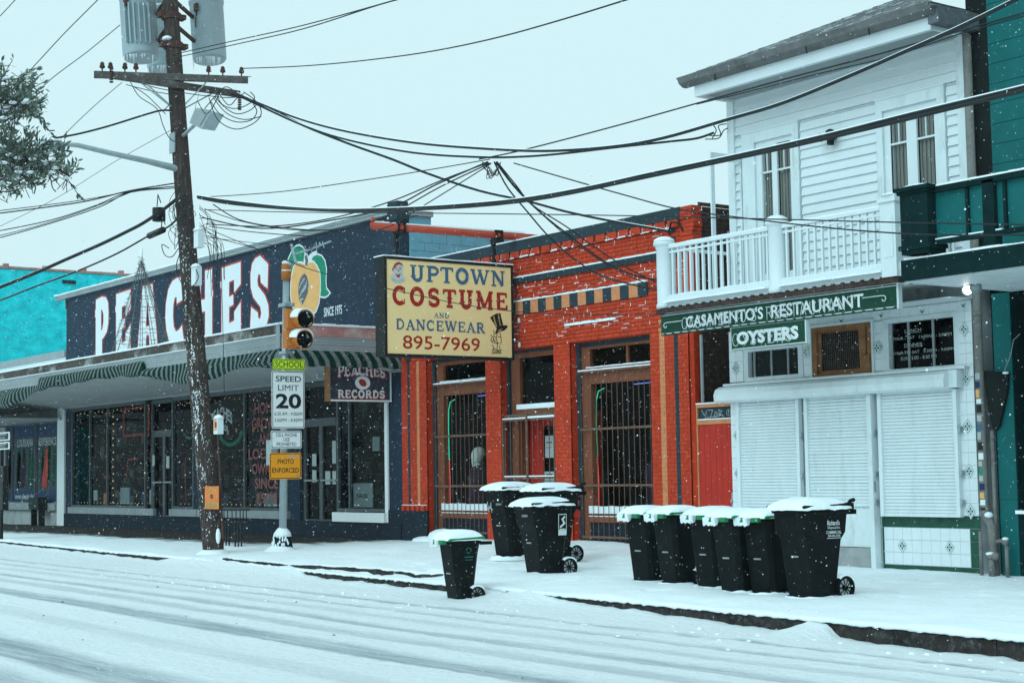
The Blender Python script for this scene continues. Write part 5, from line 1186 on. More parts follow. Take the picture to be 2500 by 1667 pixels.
mb = MB(); mb.box(-54.5, -53.6, D-.45, D-.15, .75, 1.15); mb.box(-54.4, -54.34, D-.4, D-.2, .15, .8); mb.box(-53.7, -53.64, D-.4, D-.2, .15, .8); nb = part('newspaper_box', mb, M['black'], None); tag(nb, 'black metal box on legs against the neighbour shop by pale pillar', 'newspaper box')
TB = thing('turquoise_building', 'tall bright turquoise side wall far behind the left shops', 'building', (-70, 28, 0))
part('wall', MB().box(-90, -70, 12, 42, 0, 10.85), M['turquoise'], TB)
part('string_course', MB().box(-70, -69.9, 28, 42, 10.0, 10.12), M['turquoise'], TB)
part('vent', MB().box(-70, -69.93, 26.3, 26.9, 10.35, 10.5), M['dark_recess'], TB)
tl = MB().box(0, .3, 0, .47, 0, .10).mesh('coping_tile', M['canopy_red'])
y = 19.0
while y < 36: inst('coping_tile', tl, (-70.25, y, 10.85+.02*random.random()), TB); y += .49
mb = MB()
y = 20.2
while y < 36: mb.box(-70.2, -69.95, y, y+.2, 10.95, 11.08); y += 1.75
part('coping_stud', mb, M['canopy_red'], TB)
# ------------------------------------------------------------------ costume sign on its pipe
SX = -27.0
pp = thing('sign_pipe', 'red pipe above the brick parapet carrying the yellow costume sign', 'pipe', (SX, 18, 6.5))
mb = MB(); mb.tube([(SX-.05, 16.32, 6.50), (SX-.05, 20.5, 6.54)], .075, 14); part('pipe', mb, M['pipe_red'], pp, True)
mb = MB(); mb.tube([(SX-.05, 16.32, 6.50), (SX-.05, 16.34, 6.66)], .04, 8); part('pipe_end', mb, M['pipe_red'], pp)
mb = MB()
for i in range(50): y = 16.35+i*.072; mb.box(SX-.09, SX-.01, y, y+.074, 6.565+.0008*i, 6.59+.001*i)
part('snow', mb, M['snow'], pp, stuff=True)
cs = thing('costume_sign', 'big yellow box sign reading UPTOWN COSTUME and DANCEWEAR hung over pavement', 'sign', (SX, 18, 5))
y0, y1, z0, z1 = 16.55, 19.62, 3.985, 5.925
mb = MB(); mb.box(SX-.34, SX-.012, y0, y1, z0, z1); wall_holes_x = None
mb.box(SX-.012, SX+.01, y0, y0+.055, z0, z1); mb.box(SX-.012, SX+.01, y1-.05, y1, z0, z1); mb.box(SX-.012, SX+.01, y0+.055, y1-.05, z1-.055, z1); mb.box(SX-.012, SX+.01, y0+.055, y1-.05, z0, z0+.05)
part('case', mb, M['black'], cs)
part('face', MB().box(SX-.012, SX-.004, y0+.055, y1-.05, z0+.05, z1-.055), M['yellow'], cs)
FS = FX(y0+.055, z0+.05, SX-.004); Wf, Hf = y1-y0-.105, z1-z0-.105
def sg_uv(pts):       # picture fractions of the face -> metres on it
    return [(a*Wf, (1-b)*Hf) for a, b in pts]
def q(a, b): return a*Wf, (1-b)*Hf
mb = MB(); u0, v1 = q(.180, .042); u1, v0 = q(.952, .220); serif_text(mb, FS, 'UPTOWN', u0, u1, v0, v1, .002, .20, .07, .07); part('blue_lettering', mb, M['sign_blue'], cs); mb = MB()
u0, v1 = q(.365, .545); u1, v0 = q(.487, .600); serif_text(mb, FS, 'AND', u0, u1, v0, v1, .002, .17, .08, .07); part('blue_lettering', mb, M['sign_blue'], cs); mb = MB()
u0, v1 = q(.065, .627); u1, v0 = q(.775, .745); serif_text(mb, FS, 'DANCEWEAR', u0, u1, v0, v1, .002, .19, .08, .07); part('blue_lettering', mb, M['sign_blue'], cs)
mb = MB(); u0, v1 = q(.040, .278); u1, v0 = q(.972, .485); serif_text(mb, FS, 'COSTUME', u0, u1, v0, v1, .002, .23, .10, .16, west=1); part('red_lettering', mb, M['sign_red'], cs); mb = MB()
u0, v1 = q(.120, .800); u1, v0 = q(.735, .945); text(mb, FS, '895-7969', u0, u1, v0, v1, .002, .008); part('red_lettering', mb, M['sign_red'], cs)
# clown head print
c = MB(); cxx, cyy = q(.088, .125)
ruff = [(cxx+.17*math.cos(t)*(1+.12*math.sin(t*9)), cyy-.14+.10*math.sin(t)*(1+.12*math.sin(t*9))) for t in [2*PI*i/60 for i in range(60)]]
c.fpoly(FS, ruff, .003); c.fpoly(FS, [(cxx+.115*math.cos(t), cyy+.02+.165*math.sin(t)) for t in [2*PI*i/24 for i in range(24)]], .004); c.fpoly(FS, [(cxx+.09+.04*math.cos(t), cyy+.1+.05*math.sin(t)) for t in [2*PI*i/12 for i in range(12)]], .0035); c.fpoly(FS, [(cxx-.1+.035*math.cos(t), cyy+.03+.045*math.sin(t)) for t in [2*PI*i/12 for i in range(12)]], .0036)
part('clown_print', c, M['skin_white'], cs)
c = MB(); c.fpoly(FS, [(cxx-.11, cyy+.08), (cxx-.06, cyy+.15), (cxx+.02, cyy+.185), (cxx+.09, cyy+.16), (cxx+.11, cyy+.11), (cxx+.04, cyy+.14), (cxx-.04, cyy+.11), (cxx-.09, cyy+.04)], .005)
c.fpoly(FS, [(cxx-.05, cyy-.06), (cxx+.0, cyy-.075), (cxx+.06, cyy-.05), (cxx+.03, cyy-.12), (cxx-.02, cyy-.12)], .005); c.fpoly(FS, [(cxx+.01+.018*math.cos(t), cyy+.01+.018*math.sin(t)) for t in [2*PI*i/10 for i in range(10)]], .0055); c.fpoly(FS, [(cxx-.13, cyy+.05), (cxx-.11, cyy+.07), (cxx-.10, cyy-.0), (cxx-.13, cyy)], .0055)
part('clown_mouth', c, M['sign_red'], cs)
c = MB()
for e in (-.045, .05): stroke(c, FS, [(cxx+e-.03, cyy+.055), (cxx+e, cyy+.045), (cxx+e+.03, cyy+.06)], .012, .0058); stroke(c, FS, [(cxx+e-.03, cyy+.09), (cxx+e, cyy+.075), (cxx+e+.03, cyy+.10)], .007, .0058)
stroke(c, FS, [(cxx-.07, cyy-.05), (cxx, cyy-.07), (cxx+.075, cyy-.03)], .006, .0058)
for k in range(9): t = math.radians(200+k*17); stroke(c, FS, [(cxx+.09*math.cos(t), cyy-.13+.05*math.sin(t)), (cxx+.16*math.cos(t), cyy-.14+.09*math.sin(t))], .004, .0058)
part('clown_lines', c, M['sign_black'], cs)
# top hat figure print
def hq(pts): return [q(a, b) for a, b in pts]
def zo(pts): return [q((x-197)/(1566-197), (y-352-(x-197)*.0595)/(1040)) for x, y in pts]
c = MB(); c.fpoly(FS, zo([(1320, 1010), (1350, 985), (1395, 962), (1440, 960), (1448, 1000), (1470, 1100), (1500, 1098), (1522, 1105), (1515, 1130), (1480, 1160), (1430, 1170), (1400, 1195), (1380, 1200), (1375, 1185), (1395, 1140), (1370, 1090)]), .003)
c.fpoly(FS, zo([(1385, 1150), (1405, 1160), (1390, 1190)]), .0035)
for pts in ([(1360, 1150), (1365, 1200), (1350, 1290)], [(1325, 1205), (1345, 1230), (1325, 1270), (1350, 1300)], [(1340, 1320), (1360, 1350), (1350, 1380)], [(1400, 1200), (1385, 1250), (1400, 1300), (1395, 1380)], [(1430, 1180), (1445, 1250), (1440, 1320)], [(1370, 1230), (1390, 1240)], [(1410, 1230), (1435, 1235)], [(1365, 1300), (1420, 1305)], [(1335, 1385), (1370, 1370), (1400, 1390), (1450, 1380)], [(1330, 1420), (1390, 1415), (1445, 1420)], [(1340, 1400), (1440, 1400)], [(1420, 1330), (1430, 1370)], [(1350, 1255), (1375, 1275), (1360, 1290)]): stroke(c, FS, zo(pts), .016, .003)
part('top_hat_print', c, M['sign_black'], cs)
c = MB(); c.fpoly(FS, zo([(1352, 1000), (1366, 990), (1398, 1110), (1386, 1120)]), .006); c.fpoly(FS, zo([(1408, 968), (1418, 968), (1440, 1100), (1430, 1102)]), .006); c.fpoly(FS, zo([(1395, 1185), (1420, 1150), (1470, 1135), (1440, 1155), (1410, 1175)]), .006); part('hat_band_print', c, M['gold'], cs)
for yy in (16.95, 19.28):
    mb = MB()
    for k in range(3): mb.box(SX-.24+k*.0, SX-.14, yy-.03, yy+.03, 5.92+k*.2, 6.06+k*.2)
    mb.tube([(SX-.19, yy, 5.9), (SX-.19, yy, 6.6)], .028, 6); mb.box(SX-.16, SX+.05, yy-.10, yy+.10, 6.38, 6.44); mb.box(SX-.14, SX+.04, yy-.09, yy-.05, 6.40, 6.60); mb.box(SX-.14, SX+.04, yy+.05, yy+.09, 6.40, 6.60); mb.box(SX-.14, SX+.04, yy-.09, yy+.09, 6.58, 6.62); part('hanger', mb, M['black'], cs)
mb = MB()
for i in range(30): y = y0-.02+i*(y1-y0+.02)/30; mb.box(SX-.36, SX+.022, y, y+.108, z1, z1+.022+.012*nz(y*3, 0))
part('snow', mb, M['snow'], cs, stuff=True)
# ------------------------------------------------------------------ hanging record shop sign
hs = thing('hanging_record_sign', 'dark box sign reading PEACHES RECORDS hung under the canopy end', 'sign', (-32, 19, 3.8))
sx = -31.98
part('case', MB().box(sx-.28, sx-.012, 18.18, 19.76, 3.36, 4.16), M['wood_old'], hs); part('face', MB().box(sx-.012, sx, 18.18, 19.76, 3.36, 4.16), M['vinyl_dark'], hs)
FH = FX(18.18, 3.36, sx)
mb = MB(); arch = lambda u, v: (u, v-((u-.79)**2)*.13)
serif_text(mb, FH, 'PEACHES', .17, 1.42, .58, .84, .012, .22, .09, .05, arch); part('lettering', mb, M['paint_white'], hs); mb = MB(); serif_text(mb, FH, 'RECORDS', .17, 1.40, .07, .26, .012, .24, .10, .05); part('lettering', mb, M['paint_white'], hs)
mb = MB(); arch2 = lambda u, v: (u+.015, v-.02-((u-.79)**2)*.13); sh2 = lambda u, v: (u+.015, v-.02)
serif_text(mb, FH, 'PEACHES', .16, 1.43, .57, .85, .002, .32, .13, .05, arch2); part('letter_shadow', mb, M['paint_red'], hs); mb = MB(); serif_text(mb, FH, 'RECORDS', .16, 1.41, .06, .27, .002, .34, .14, .05, sh2); part('letter_shadow', mb, M['paint_red'], hs)
mb = MB(); mb.fpoly(FH, [(.82+.20*math.cos(t), .42+.155*math.sin(t)) for t in [2*PI*i/24 for i in range(24)]], .012); mb.fpoly(FH, [(.55, .60), (.65, .66), (.85, .62), (.98, .64), (.85, .585), (.70, .60)], .013); mb.fbox(FH, 0, 1.58, 0, .035, .0, .02); mb.fbox(FH, 1.545, 1.58, .035, .8, .0, .01); part('peach_print', mb, M['snow'], hs)
mb = MB(); mb.fpoly(FH, [(.82+.10*math.cos(t+.3), .42+.085*math.sin(t)) for t in [2*PI*i/18 for i in range(18)]], .014); part('pit_print', mb, M['paint_red'], hs)
for y_ in (18.5, 19.4): part('hanger', MB().tube([(sx-.14, y_, 4.15), (sx-.14, y_, 4.45)], .015, 5), M['black'], hs)
# ------------------------------------------------------------------ utility pole with transformers
YP = 14.72
def pol(px, py, dy=0): return oy(px, py, YP+dy)
up = thing('utility_pole', 'leaning wooden utility pole with transformers and tangled cables at kerb', 'pole', (-30.7, YP, .2))
base = Vector((-30.70, YP, -.1)); top = Vector((-32.95, YP, 12.9))
def pz(z): t = (z-.2)/(12.11-.2); return Vector((-30.70-2.11*t-.10*math.sin(PI*min(1, t)), YP, z))
mb = MB(); zs_ = [-.2, .3, 1, 2, 3, 4.5, 6, 7.5, 9, 10.5, 12.2, 13.2]; mb.tube([pz(z) for z in zs_], [.215-.004*z for z in zs_], 20); part('shaft', mb, M['wood_pole'], up, True)
mb = MB()      # wind-blown snow stuck to the bark
for i in range(1500):
    z = random.choice([random.uniform(.3, 4.6), random.gauss(2.9, .9), random.uniform(3, 7)])
    if z < .25: continue
    a = math.radians(random.gauss(-52, 36)); c_ = pz(z); r_ = .217-.004*z; s_ = random.uniform(.004, .013); h = s_*random.uniform(1, 3)
    if nz(a*3, z*1.6, 77)+.35*nz(a*9, z*6, 7) < .02: continue
    d1 = Vector((math.cos(a), math.sin(a), 0)); t1 = Vector((-math.sin(a), math.cos(a), 0)); p = c_+d1*r_
    mb.add([p-t1*s_, p+Vector((0, 0, -h))+d1*.004, p+t1*s_*random.uniform(.5, 1), p+Vector((0, 0, h))+d1*.004], [(0, 1, 2, 3)])
part('stuck_snow', mb, M['snow'], up, stuff=True)
mb = MB(); mb.lathe(pz(.2)+Vector((0, 0, -.05)), [(.42, 0), (.30, .06), (.23, .11)], 16); part('snow_foot', mb, M['snow'], up, True)
def xarm(c, ang, L0, L1, w_, h):
    u = Vector((math.cos(ang), math.sin(ang), 0)); n = Vector((-u.y, u.x, 0)); mb = MB()
    P = [c+u*a+n*b+Vector((0, 0, z)) for a in (-L0, L1) for b in (-w_, w_) for z in (-h, h)]
    mb.add(P, [(0, 1, 3, 2), (4, 6, 7, 5), (0, 4, 5, 1), (2, 3, 7, 6), (1, 5, 7, 3), (0, 2, 6, 4)]); return mb, u, n
a1 = math.radians(66.5); c1 = pz(10.28)+Vector((.16, -.16, 0)); mb, u1_, n1_ = xarm(c1, a1, 1.62, 1.62, .055, .07); ca = part('crossarm', mb, M['wood_arm'], up)
a2 = math.radians(93); c2 = pz(10.16)+Vector((.20, 0, -.05)); mb, u2_, n2_ = xarm(c2, a2, 1.58, 1.45, .05, .07); part('crossarm', mb, M['wood_arm'], up)
mb = MB()
for k in range(14):
    t = -1.6+k*.235; p = c1+u1_*t+Vector((0, 0, .072)); q_ = c1+u1_*(t+.237)+Vector((0, 0, .072)); mb.add([p-n1_*.05, q_-n1_*.05, q_+n1_*.05, p+n1_*.05], [(0, 1, 2, 3)])
part('snow', mb, M['snow'], ca)
for s_, cc, uu in ((-.75, c1, u1_), (.75, c1, u1_), (-.8, c2, u2_), (.8, c2, u2_)): part('brace', MB().tube([cc+uu*s_+Vector((0, 0, -.06)), pz(9.55)], .016, 5), M['galv'], up)
ins = MB(); ins.lathe((0, 0, 0), [(.015, 0), (.015, .07), (.055, .09), (.06, .13), (.04, .16), (.05, .18), (.02, .22)], 10); ime = ins.mesh('insulator', M['rust'], True)
for cc, uu, t in ((c1, u1_, -1.45), (c1, u1_, -1.28), (c1, u1_, -.98), (c1, u1_, -.75), (c1, u1_, .78), (c1, u1_, 1.08), (c1, u1_, 1.48)): inst('insulator', ime, cc+uu*t+Vector((0, 0, .06)), up)
mb = MB()
for k in range(6): p = c2+u2_*1.42+Vector((.07, 0, -.10-.05*k)); mb.ell(p, (.05, .05, .022), 8, 4); p = c2-u2_*1.6+Vector((.05, 0, .12-.055*k)); mb.ell(p, (.05, .05, .022), 8, 4)
for k in range(5): mb.ell(c2+u2_*(1.2+.06*k)+Vector((.1, 0, -.05-.01*k)), (.03, .03, .03), 6, 4)
part('spool_insulator', mb, M['rust'], up, True, True)
def bank(name, c, r_, z0, z1, fins, tilt):
    ax = Vector((-tilt, 0, 1)).normalized(); H = z1-z0
    mb = MB(); mb.lathe(Vector((c.x, c.y, z0)), [(r_*.93, 0), (r_, .04), (r_, H-.12), (r_*1.05, H-.11), (r_*1.05, H-.05), (r_*.8, H), (r_*.2, H+.05)], 28, ax)
    t = part('transformer', mb, M['transformer'], up, True)
    mb = MB(); o = Vector((c.x, c.y, z0))
    if fins:
        for k in range(6):
            a = math.radians(-62+k*13); d = Vector((math.cos(a), math.sin(a), 0)); e = Vector((-math.sin(a), math.cos(a), 0))
            P = [o+ax*.22+d*(r_-.02), o+ax*.26+d*(r_+.10), o+ax*(H-.34)+d*(r_+.10), o+ax*(H-.28)+d*(r_-.02)]; mb.add([p-e*.010 for p in P]+[p+e*.010 for p in P], [(0, 1, 2, 3), (7, 6, 5, 4), (1, 5, 6, 2), (0, 4, 5, 1), (2, 6, 7, 3)])
        part('cooling_fin', mb, M['transformer'], t)
    mb = MB(); mb.lathe(o-ax*.006, [(r_*.92, 0), (r_*.86, .004)], 28, ax); part('underside', mb, M['galv'], t)
    mb = MB()
    for k in range(16):
        a = random.uniform(-2.6, .3); p = o+Vector((math.cos(a), math.sin(a), 0))*r_*.96; mb.tube([p, p+Vector((0, 0, -random.uniform(.05, .22)))], [.011, .002], 4)
    part('icicle', mb, M['snow'], t, stuff=True)
    mb = MB()
    for k in range(2):
        b = o+ax*(H+.02)+Vector((.12*(-1)**k, 0, 0))
        for j in range(7): mb.lathe(b+ax*(j*.05), [(.035, 0), (.075, .015), (.035, .04)], 10, ax)
    part('bushing', mb, M['galv'], t, True)
    mb = MB(); e = o+ax*(H-.35)+Vector((.2, -r_*.9, 0)); mb.box(e.x-.04, e.x+.10, e.y-.06, e.y, e.z-.05, e.z+.12); mb.tube([e, e+Vector((.0, -.03, -.3)), e+Vector((.0, -.03, -.42))], .014, 5); mb.tube([o+ax*.4+Vector((0, r_*.9 if c.y < YP else -r_*.9, 0)), pz(z0+.4)], .05, 6); mb.tube([o+ax*(H-.5)+Vector((0, r_*.9 if c.y < YP else -r_*.9, 0)), pz(z1-.5)], .05, 6)
    part('bracket', mb, M['rust'], t)
    return t
def ctr(px, py, dist): return CAM+ray(px, py)*dist
tc = ctr(345, 140, 36.4); bank('l', tc, .40, tc.z-.02, tc.z+1.50, True, .155)
tc = ctr(512, 148, 37.6); bank('r', tc, .385, tc.z-.0, tc.z+1.48, False, .13)
tc = ctr(402, 168, 38.3); bank('b', tc, .40, tc.z-.02, tc.z+1.5, False, .15)
mb = MB()
for z in (11.05, 11.72):
    c_ = pz(z); mb.lathe(c_+Vector((0, 0, -.07)), [(.21, 0), (.215, .03), (.215, .11), (.21, .14)], 16)
    mb.box(c_.x-.1, c_.x+.12, YP-.30, YP+.30, z-.05, z+.05)
part('pole_band', mb, M['rust'], up, stuff=True)
mb = MB(); mb.ell(pz(11.14)+Vector((.06, -.17, .04)), (.15, .1, .05), 8, 5); part('snow', mb, M['snow'], up, True)
# lamp arm reaching over the road
la = thing('street_lamp', 'grey cobra street lamp on a long arm out over the road', 'street lamp', pz(8.3))
A = [ox(1480/3.357, 1440/3.357, -32.2), ox(1470/3.357, 1400/3.357, -32.2), ox(1420/3.357, 1375/3.357, -32.15), ox(1200/3.357, 1320/3.357, -32.1), ox(900/3.357, 1255/3.357, -32.05), ox(640/3.357, 1192/3.357, -32.0), ox(580/3.357, 1187/3.357, -32), ox(500/3.357, 1190/3.357, -32)]
part('arm', MB().tube(A, [.06, .075, .075, .062, .055, .05, .045, .04], 10), M['galv'], la, True)
mb = MB(); e = A[-1]; d = (A[-1]-A[-2]).normalized()
mb.lathe(e-d*.05, [(.05, 0), (.10, .06), (.13, .18), (.13, .34), (.08, .50), (.02, .56)], 14, d); part('lamp_head', mb, M['galv'], la, True)
mb = MB(); mb.ell(e+d*.25+Vector((0, 0, .11)), (.10, .25, .05), 10, 5); part('snow', mb, M['snow'], la, True)
mb = MB(); mb.ell(e+d*.28+Vector((0, 0, -.10)), (.09, .16, .05), 10, 5); part('lens', mb, M['white'], la, True)
fl2 = thing('flood_light', 'grey square flood light tilted on the right side of the utility pole', 'light', pz(9))
Pq = [oy(x/3.357, y/3.357, YP-.1) for x, y in ((1600, 885), (1725, 925), (1650, 1058), (1550, 1010))]
o_ = Vector((.18, .22, -.05)); mb = MB(); mb.add(Pq+[p+o_ for p in Pq], [(0, 1, 2, 3), (7, 6, 5, 4), (0, 4, 5, 1), (1, 5, 6, 2), (2, 6, 7, 3), (3, 7, 4, 0)]); part('housing', mb, M['galv'], fl2)
cc = sum(Pq, Vector())/4; mb = MB(); mb.poly([cc+(p-cc)*.72-o_*.06 for p in Pq]); part('lens', mb, M['siding'], fl2)
part('bracket', MB().tube([Pq[3]+o_*.5, pz(8.95)], .04, 6), M['galv'], fl2); part('bracket', MB().tube([Pq[0], Pq[0]+Vector((.3, 0, .45))], .004, 4), M['wire'], fl2)
for nm, px, py, w_, h, z in (('a', 1606, 615, .21, .36, 0), ('b', 1585, 920, .21, .38, 0)):
    p = oy(px/3.357, 400+py/3.357, YP-.26); bx_ = thing('meter_box', 'small white box on the utility pole, '+('higher of two' if nm == 'a' else 'lower of two'), 'box', p)
    part('box', MB().box(p.x-w_/2, p.x+w_/2, p.y-.0, p.y+.14, p.z-h/2, p.z+h/2), M['white_clean'], bx_); part('snow', MB().lathe(p+Vector((0, .06, h/2)), [(.13, 0), (.08, .05), (.01, .08)], 8), M['snow'], bx_, True)
part('steel_plate', MB().box(*sorted((pz(8.75).x-.12, pz(8.75).x+.12)), YP-.20, YP-.17, 8.62, 9.05), M['galv'], up)
p = oy(1730/3.357, 850+1220/3.357, YP-.24)
po = thing('poster', 'orange concert poster stapled to the utility pole', 'poster', p)
b0 = oy(1673/3.357, 850+1130/3.357, YP-.26); b1 = oy(1787/3.357, 850+1318/3.357, YP-.26); F = Fr((b0.x, YP-.245, b1.z), (1, -.0, 0)); W_, H_ = b1.x-b0.x, b0.z-b1.z
part('sheet', MB().fbox(F, 0, W_, 0, H_, -.004, 0), M['poster'], po)
mb = MB(); stroke(mb, F, arc(W_*.5, H_*.62, W_*.36, H_*.28, 30, 150, 10), H_*.06, .003); mb.fpoly(F, [(W_*.04, H_*.05), (W_*.96, H_*.05), (W_*.96, H_*.28), (W_*.04, H_*.28)], .002); mb.fpoly(F, [(W_*.5+W_*.2*math.cos(t), H_*.55+H_*.17*math.sin(t)) for t in [2*PI*i/16 for i in range(16)]], .002); part('print', mb, M['gold'], po)
mb = MB(); mb.fpoly(F, [(W_*.5+W_*.14*math.cos(t), H_*.55+H_*.12*math.sin(t)) for t in [2*PI*i/16 for i in range(16)]], .004)
for i in range(4): mb.fpoly(F, [(W_*.12, H_*(.08+i*.05)), (W_*.88, H_*(.08+i*.05)), (W_*.88, H_*(.095+i*.05)), (W_*.12, H_*(.095+i*.05))], .004)
part('fine_print', mb, M['sign_red'], po)
# pedestrian button box and conduit down the pole
cb = thing('conduit', 'thin rusty conduit with snow capped box up the right side of the pole', 'pipe', (-30.3, YP-.1, .3))
P = [oy(x/3.357, 850+y/3.357, YP-.12) for x, y in ((1785, 700), (1795, 900), (1812, 1250), (1828, 1560))]
part('pipe', MB().tube(P, .022, 6), M['rust'], cb); 
b_ = oy(1785/3.357, 850+625/3.357, YP-.2); part('box', MB().box(b_.x-.09, b_.x+.09, b_.y-.05, b_.y+.08, b_.z-.19, b_.z+.12), M['white'], cb); part('sticker', MB().box(b_.x-.07, b_.x+.05, b_.y-.056, b_.y-.051, b_.z-.12, b_.z+.10), M['peach_yellow'], cb); part('box_mark', MB().box(b_.x-.02, b_.x+.06, b_.y-.062, b_.y-.057, b_.z-.06, b_.z+.05), M['sign_red'], cb)
mb = MB(); mb.lathe(b_+Vector((0, .02, .12)), [(.12, 0), (.08, .05), (.02, .08)], 8); mb.ell(P[-1]+Vector((-.22, 0, .05)), (.05, .05, .16), 8, 5); part('snow', mb, M['snow'], cb, True)
# ------------------------------------------------------------------ school speed limit signal
YS2 = 16.1
sp = thing('signal_pole', 'grey steel pole with orange band, snow on its dark flared base', 'pole', (-30.36, YS2, .2))
b0 = Vector((-30.36, YS2, .2)); t0 = Vector((-30.125, YS2, 6.08))
part('shaft', MB().tube([b0, t0], [.078, .066], 18), M['galv'], sp, True)
mb = MB(); mb.lathe((-30.365, YS2, .12), [(.26, 0), (.25, .05), (.17, .37), (.16, .40)], 8); part('flared_base', mb, M['green_dark'], sp)
mb = MB(); mb.lathe((-30.36, YS2, .50), [(.185, -.02), (.175, .05), (.12, .12), (.08, .16)], 16); mb.lathe((-30.37, YS2-.04, .06), [(.62, 0), (.40, .09), (.22, .22), (.10, .27)], 20); mb.ell(t0+Vector((0, 0, .03)), (.10, .10, .05), 10, 5)
for i in range(26):
    a = math.radians(random.uniform(-120, 10)); z = random.uniform(.2, .5); r_ = .255-(z-.12)*.23; mb.ell((-30.36+r_*math.cos(a), YS2+r_*math.sin(a), z), (.03, .02, .04), 5, 4)
part('snow', mb, M['snow'], sp, True, True)
part('top_band', MB().tube([t0+(b0-t0)*.0, t0+(b0-t0)*.055], .098, 18), M['orange'], sp, True); part('band_groove', MB().tube([t0+(b0-t0)*.02, t0+(b0-t0)*.024], .101, 18), M['sign_white'], sp, True)
# small aerial on the pole top
aa = thing('aerial', 'snowy aerial with crossing rods above the signal pole top', 'antenna', t0)
g = lambda x, y, dy=0: oy(640+x/5.2273, 580+y/5.2273, YS2+dy)
part('mast', MB().tube([g(345, 345), g(430, 320), g(372, 90)], .028, 6), M['galv'], aa); part('boom', MB().tube([g(400, 215), g(620, 150), g(875, 48)], .020, 5), M['galv'], aa)
mb = MB()
for a in ([(545, 110), (575, 190)], [(655, 120), (690, 60), (700, 190)], [(770, 50), (790, 130)], [(600, 120), (640, 190), (570, 250)], [(735, 60), (750, 110)]): mb.tube([g(*p) for p in a], .008, 4)
part('element', mb, M['galv'], aa)
# signal heads facing up the street, tunnel visors
sh = thing('flashing_signal', 'orange two-lens school signal with black tunnel visors and snow', 'traffic signal', (-29.9, YS2, 4.7))
zt, zb = 5.15, 4.30; yl = YS2-.12
axv = Vector((.95, -.10, -.06)).normalized(); side = Vector((-axv.y, axv.x, 0)).normalized()
ctrs = [oy(640+440/5.2273, 580+1040/5.2273, YS2+.1), oy(640+430/5.2273, 580+1295/5.2273, YS2+.1)]
mb = MB()
for c_ in ctrs:
    P = []
    for n_ in (-.10, .12):
        for a, b in ((-.25, -.20), (.20, -.20), (.20, .20), (-.25, .20)): P.append(c_+side*a+Vector((0, 0, b))+axv*n_)
    mb.add(P, [(0, 3, 2, 1), (4, 5, 6, 7), (0, 1, 5, 4), (1, 2, 6, 5), (2, 3, 7, 6), (3, 0, 4, 7)])
part('housing', mb, M['orange'], sh)
mb = MB(); bmn = MB(); sn = MB()
for c_ in ctrs:
    a0 = c_+axv*.12+side*.04
    ring = lambda R, n_, z: [a0+side*(R*math.cos(t))+Vector((0, 0, R*math.sin(t)))+axv*n_+Vector((0, 0, z)) for t in [2*PI*i/24 for i in range(24)]]
    A_, B_ = ring(.19, 0, 0), ring(.185, .26, -.015); k = 24
    mb.add(A_+B_, [(i, (i+1) % k, k+(i+1) % k, k+i) for i in range(k)]); A2, B2 = ring(.178, 0, 0), ring(.173, .26, -.015); bmn.add(A2+B2, [(i, (i+1) % k, k+(i+1) % k, k+i) for i in range(k)]); bmn.add(ring(.178, .02, 0), [tuple(range(k))])
    mb.add(B_+B2, [(i, (i+1) % k, k+(i+1) % k, k+i) for i in range(k)])
    T = []
    for n_ in (-.10, .0, .13, .26, .28):
        for t in range(9):
            an = math.radians(15+t*150/8); rr_ = .195+.045*math.sin(math.radians(t*22.5))
            T.append(a0+side*(rr_*math.cos(an)-(.05 if n_ < .1 else 0))+Vector((0, 0, rr_*math.sin(an)-.02))+axv*n_)
    sn.add(T, [(i*9+j, i*9+j+1, (i+1)*9+j+1, (i+1)*9+j) for i in range(4) for j in range(8)]); IN = [a0+side*(.187*math.cos(math.radians(15+t*150/8)))+Vector((0, 0, .187*math.sin(math.radians(15+t*150/8))))+axv*.275 for t in range(9)]
    sn.add(T[36:]+IN, [(j, j+1, 10+j, 9+j) for j in range(8)]); sn.add(T[:9], [tuple(range(9))])
    low = [a0+side*(.165*math.cos(math.radians(t)))+Vector((0, 0, .165*math.sin(math.radians(t))))+axv*.23 for t in (-68, -52, -36, -20)]; sn.add(low, [tuple(range(4))])
part('visor', mb, M['orange'], sh, True); part('visor_inside', bmn, M['dark_recess'], sh, True); part('snow', sn, M['snow'], sh, True)
part('bracket', MB().box(-30.3, -30.0, YS2-.10, YS2+.12, 5.20, 5.27).box(-30.3, -30.0, YS2-.10, YS2+.12, 4.22, 4.28), M['galv'], sh)
# signs clamped to the pole
def plate(nm, label, x, ya, yb, za, zb, m_, edge, dyt=0):
    t = thing(nm, label, 'sign', (x, (ya+yb)/2, (za+zb)/2)); F = Fr((x, ya, za), (0, 1, 0)); W_, H_ = yb-ya, zb-za; r_ = .04
    def rr(d): 
        R = r_-d*.5; L = []
        for cx_, cy_, a in ((W_-d-R, H_-d-R, 0), (d+R, H_-d-R, 90), (d+R, d+R, 180), (W_-d-R, d+R, 270)): L += arc(cx_, cy_, R, R, a, a+90, 4)
        return L
    part('plate', MB().fprism(F, rr(0), -.006, 0), m_, t)
    mb = MB(); o_, i_ = rr(.014), rr(.028); k = len(o_); mb.add([F.p(*p, .0015) for p in o_]+[F.p(*p, .0015) for p in i_], [(j, (j+1) % k, k+(j+1) % k, k+j) for j in range(k)]); part('border', mb, M['sign_black'], t)
    return t, F, W_, H_
xs_ = -30.05
def yz(px, py, X): v = ox(px, py, X); return v.y, v.z
a = yz(600+222/3.357, 850+80/3.357, xs_); b = yz(600+487/3.357, 850+180/3.357, xs_)
t, F, W_, H_ = plate('school_sign', 'small lime yellow SCHOOL plaque at the top of the pole signs', xs_, a[0], b[0], b[1], a[1]-.01, M['sign_lime'], 0)
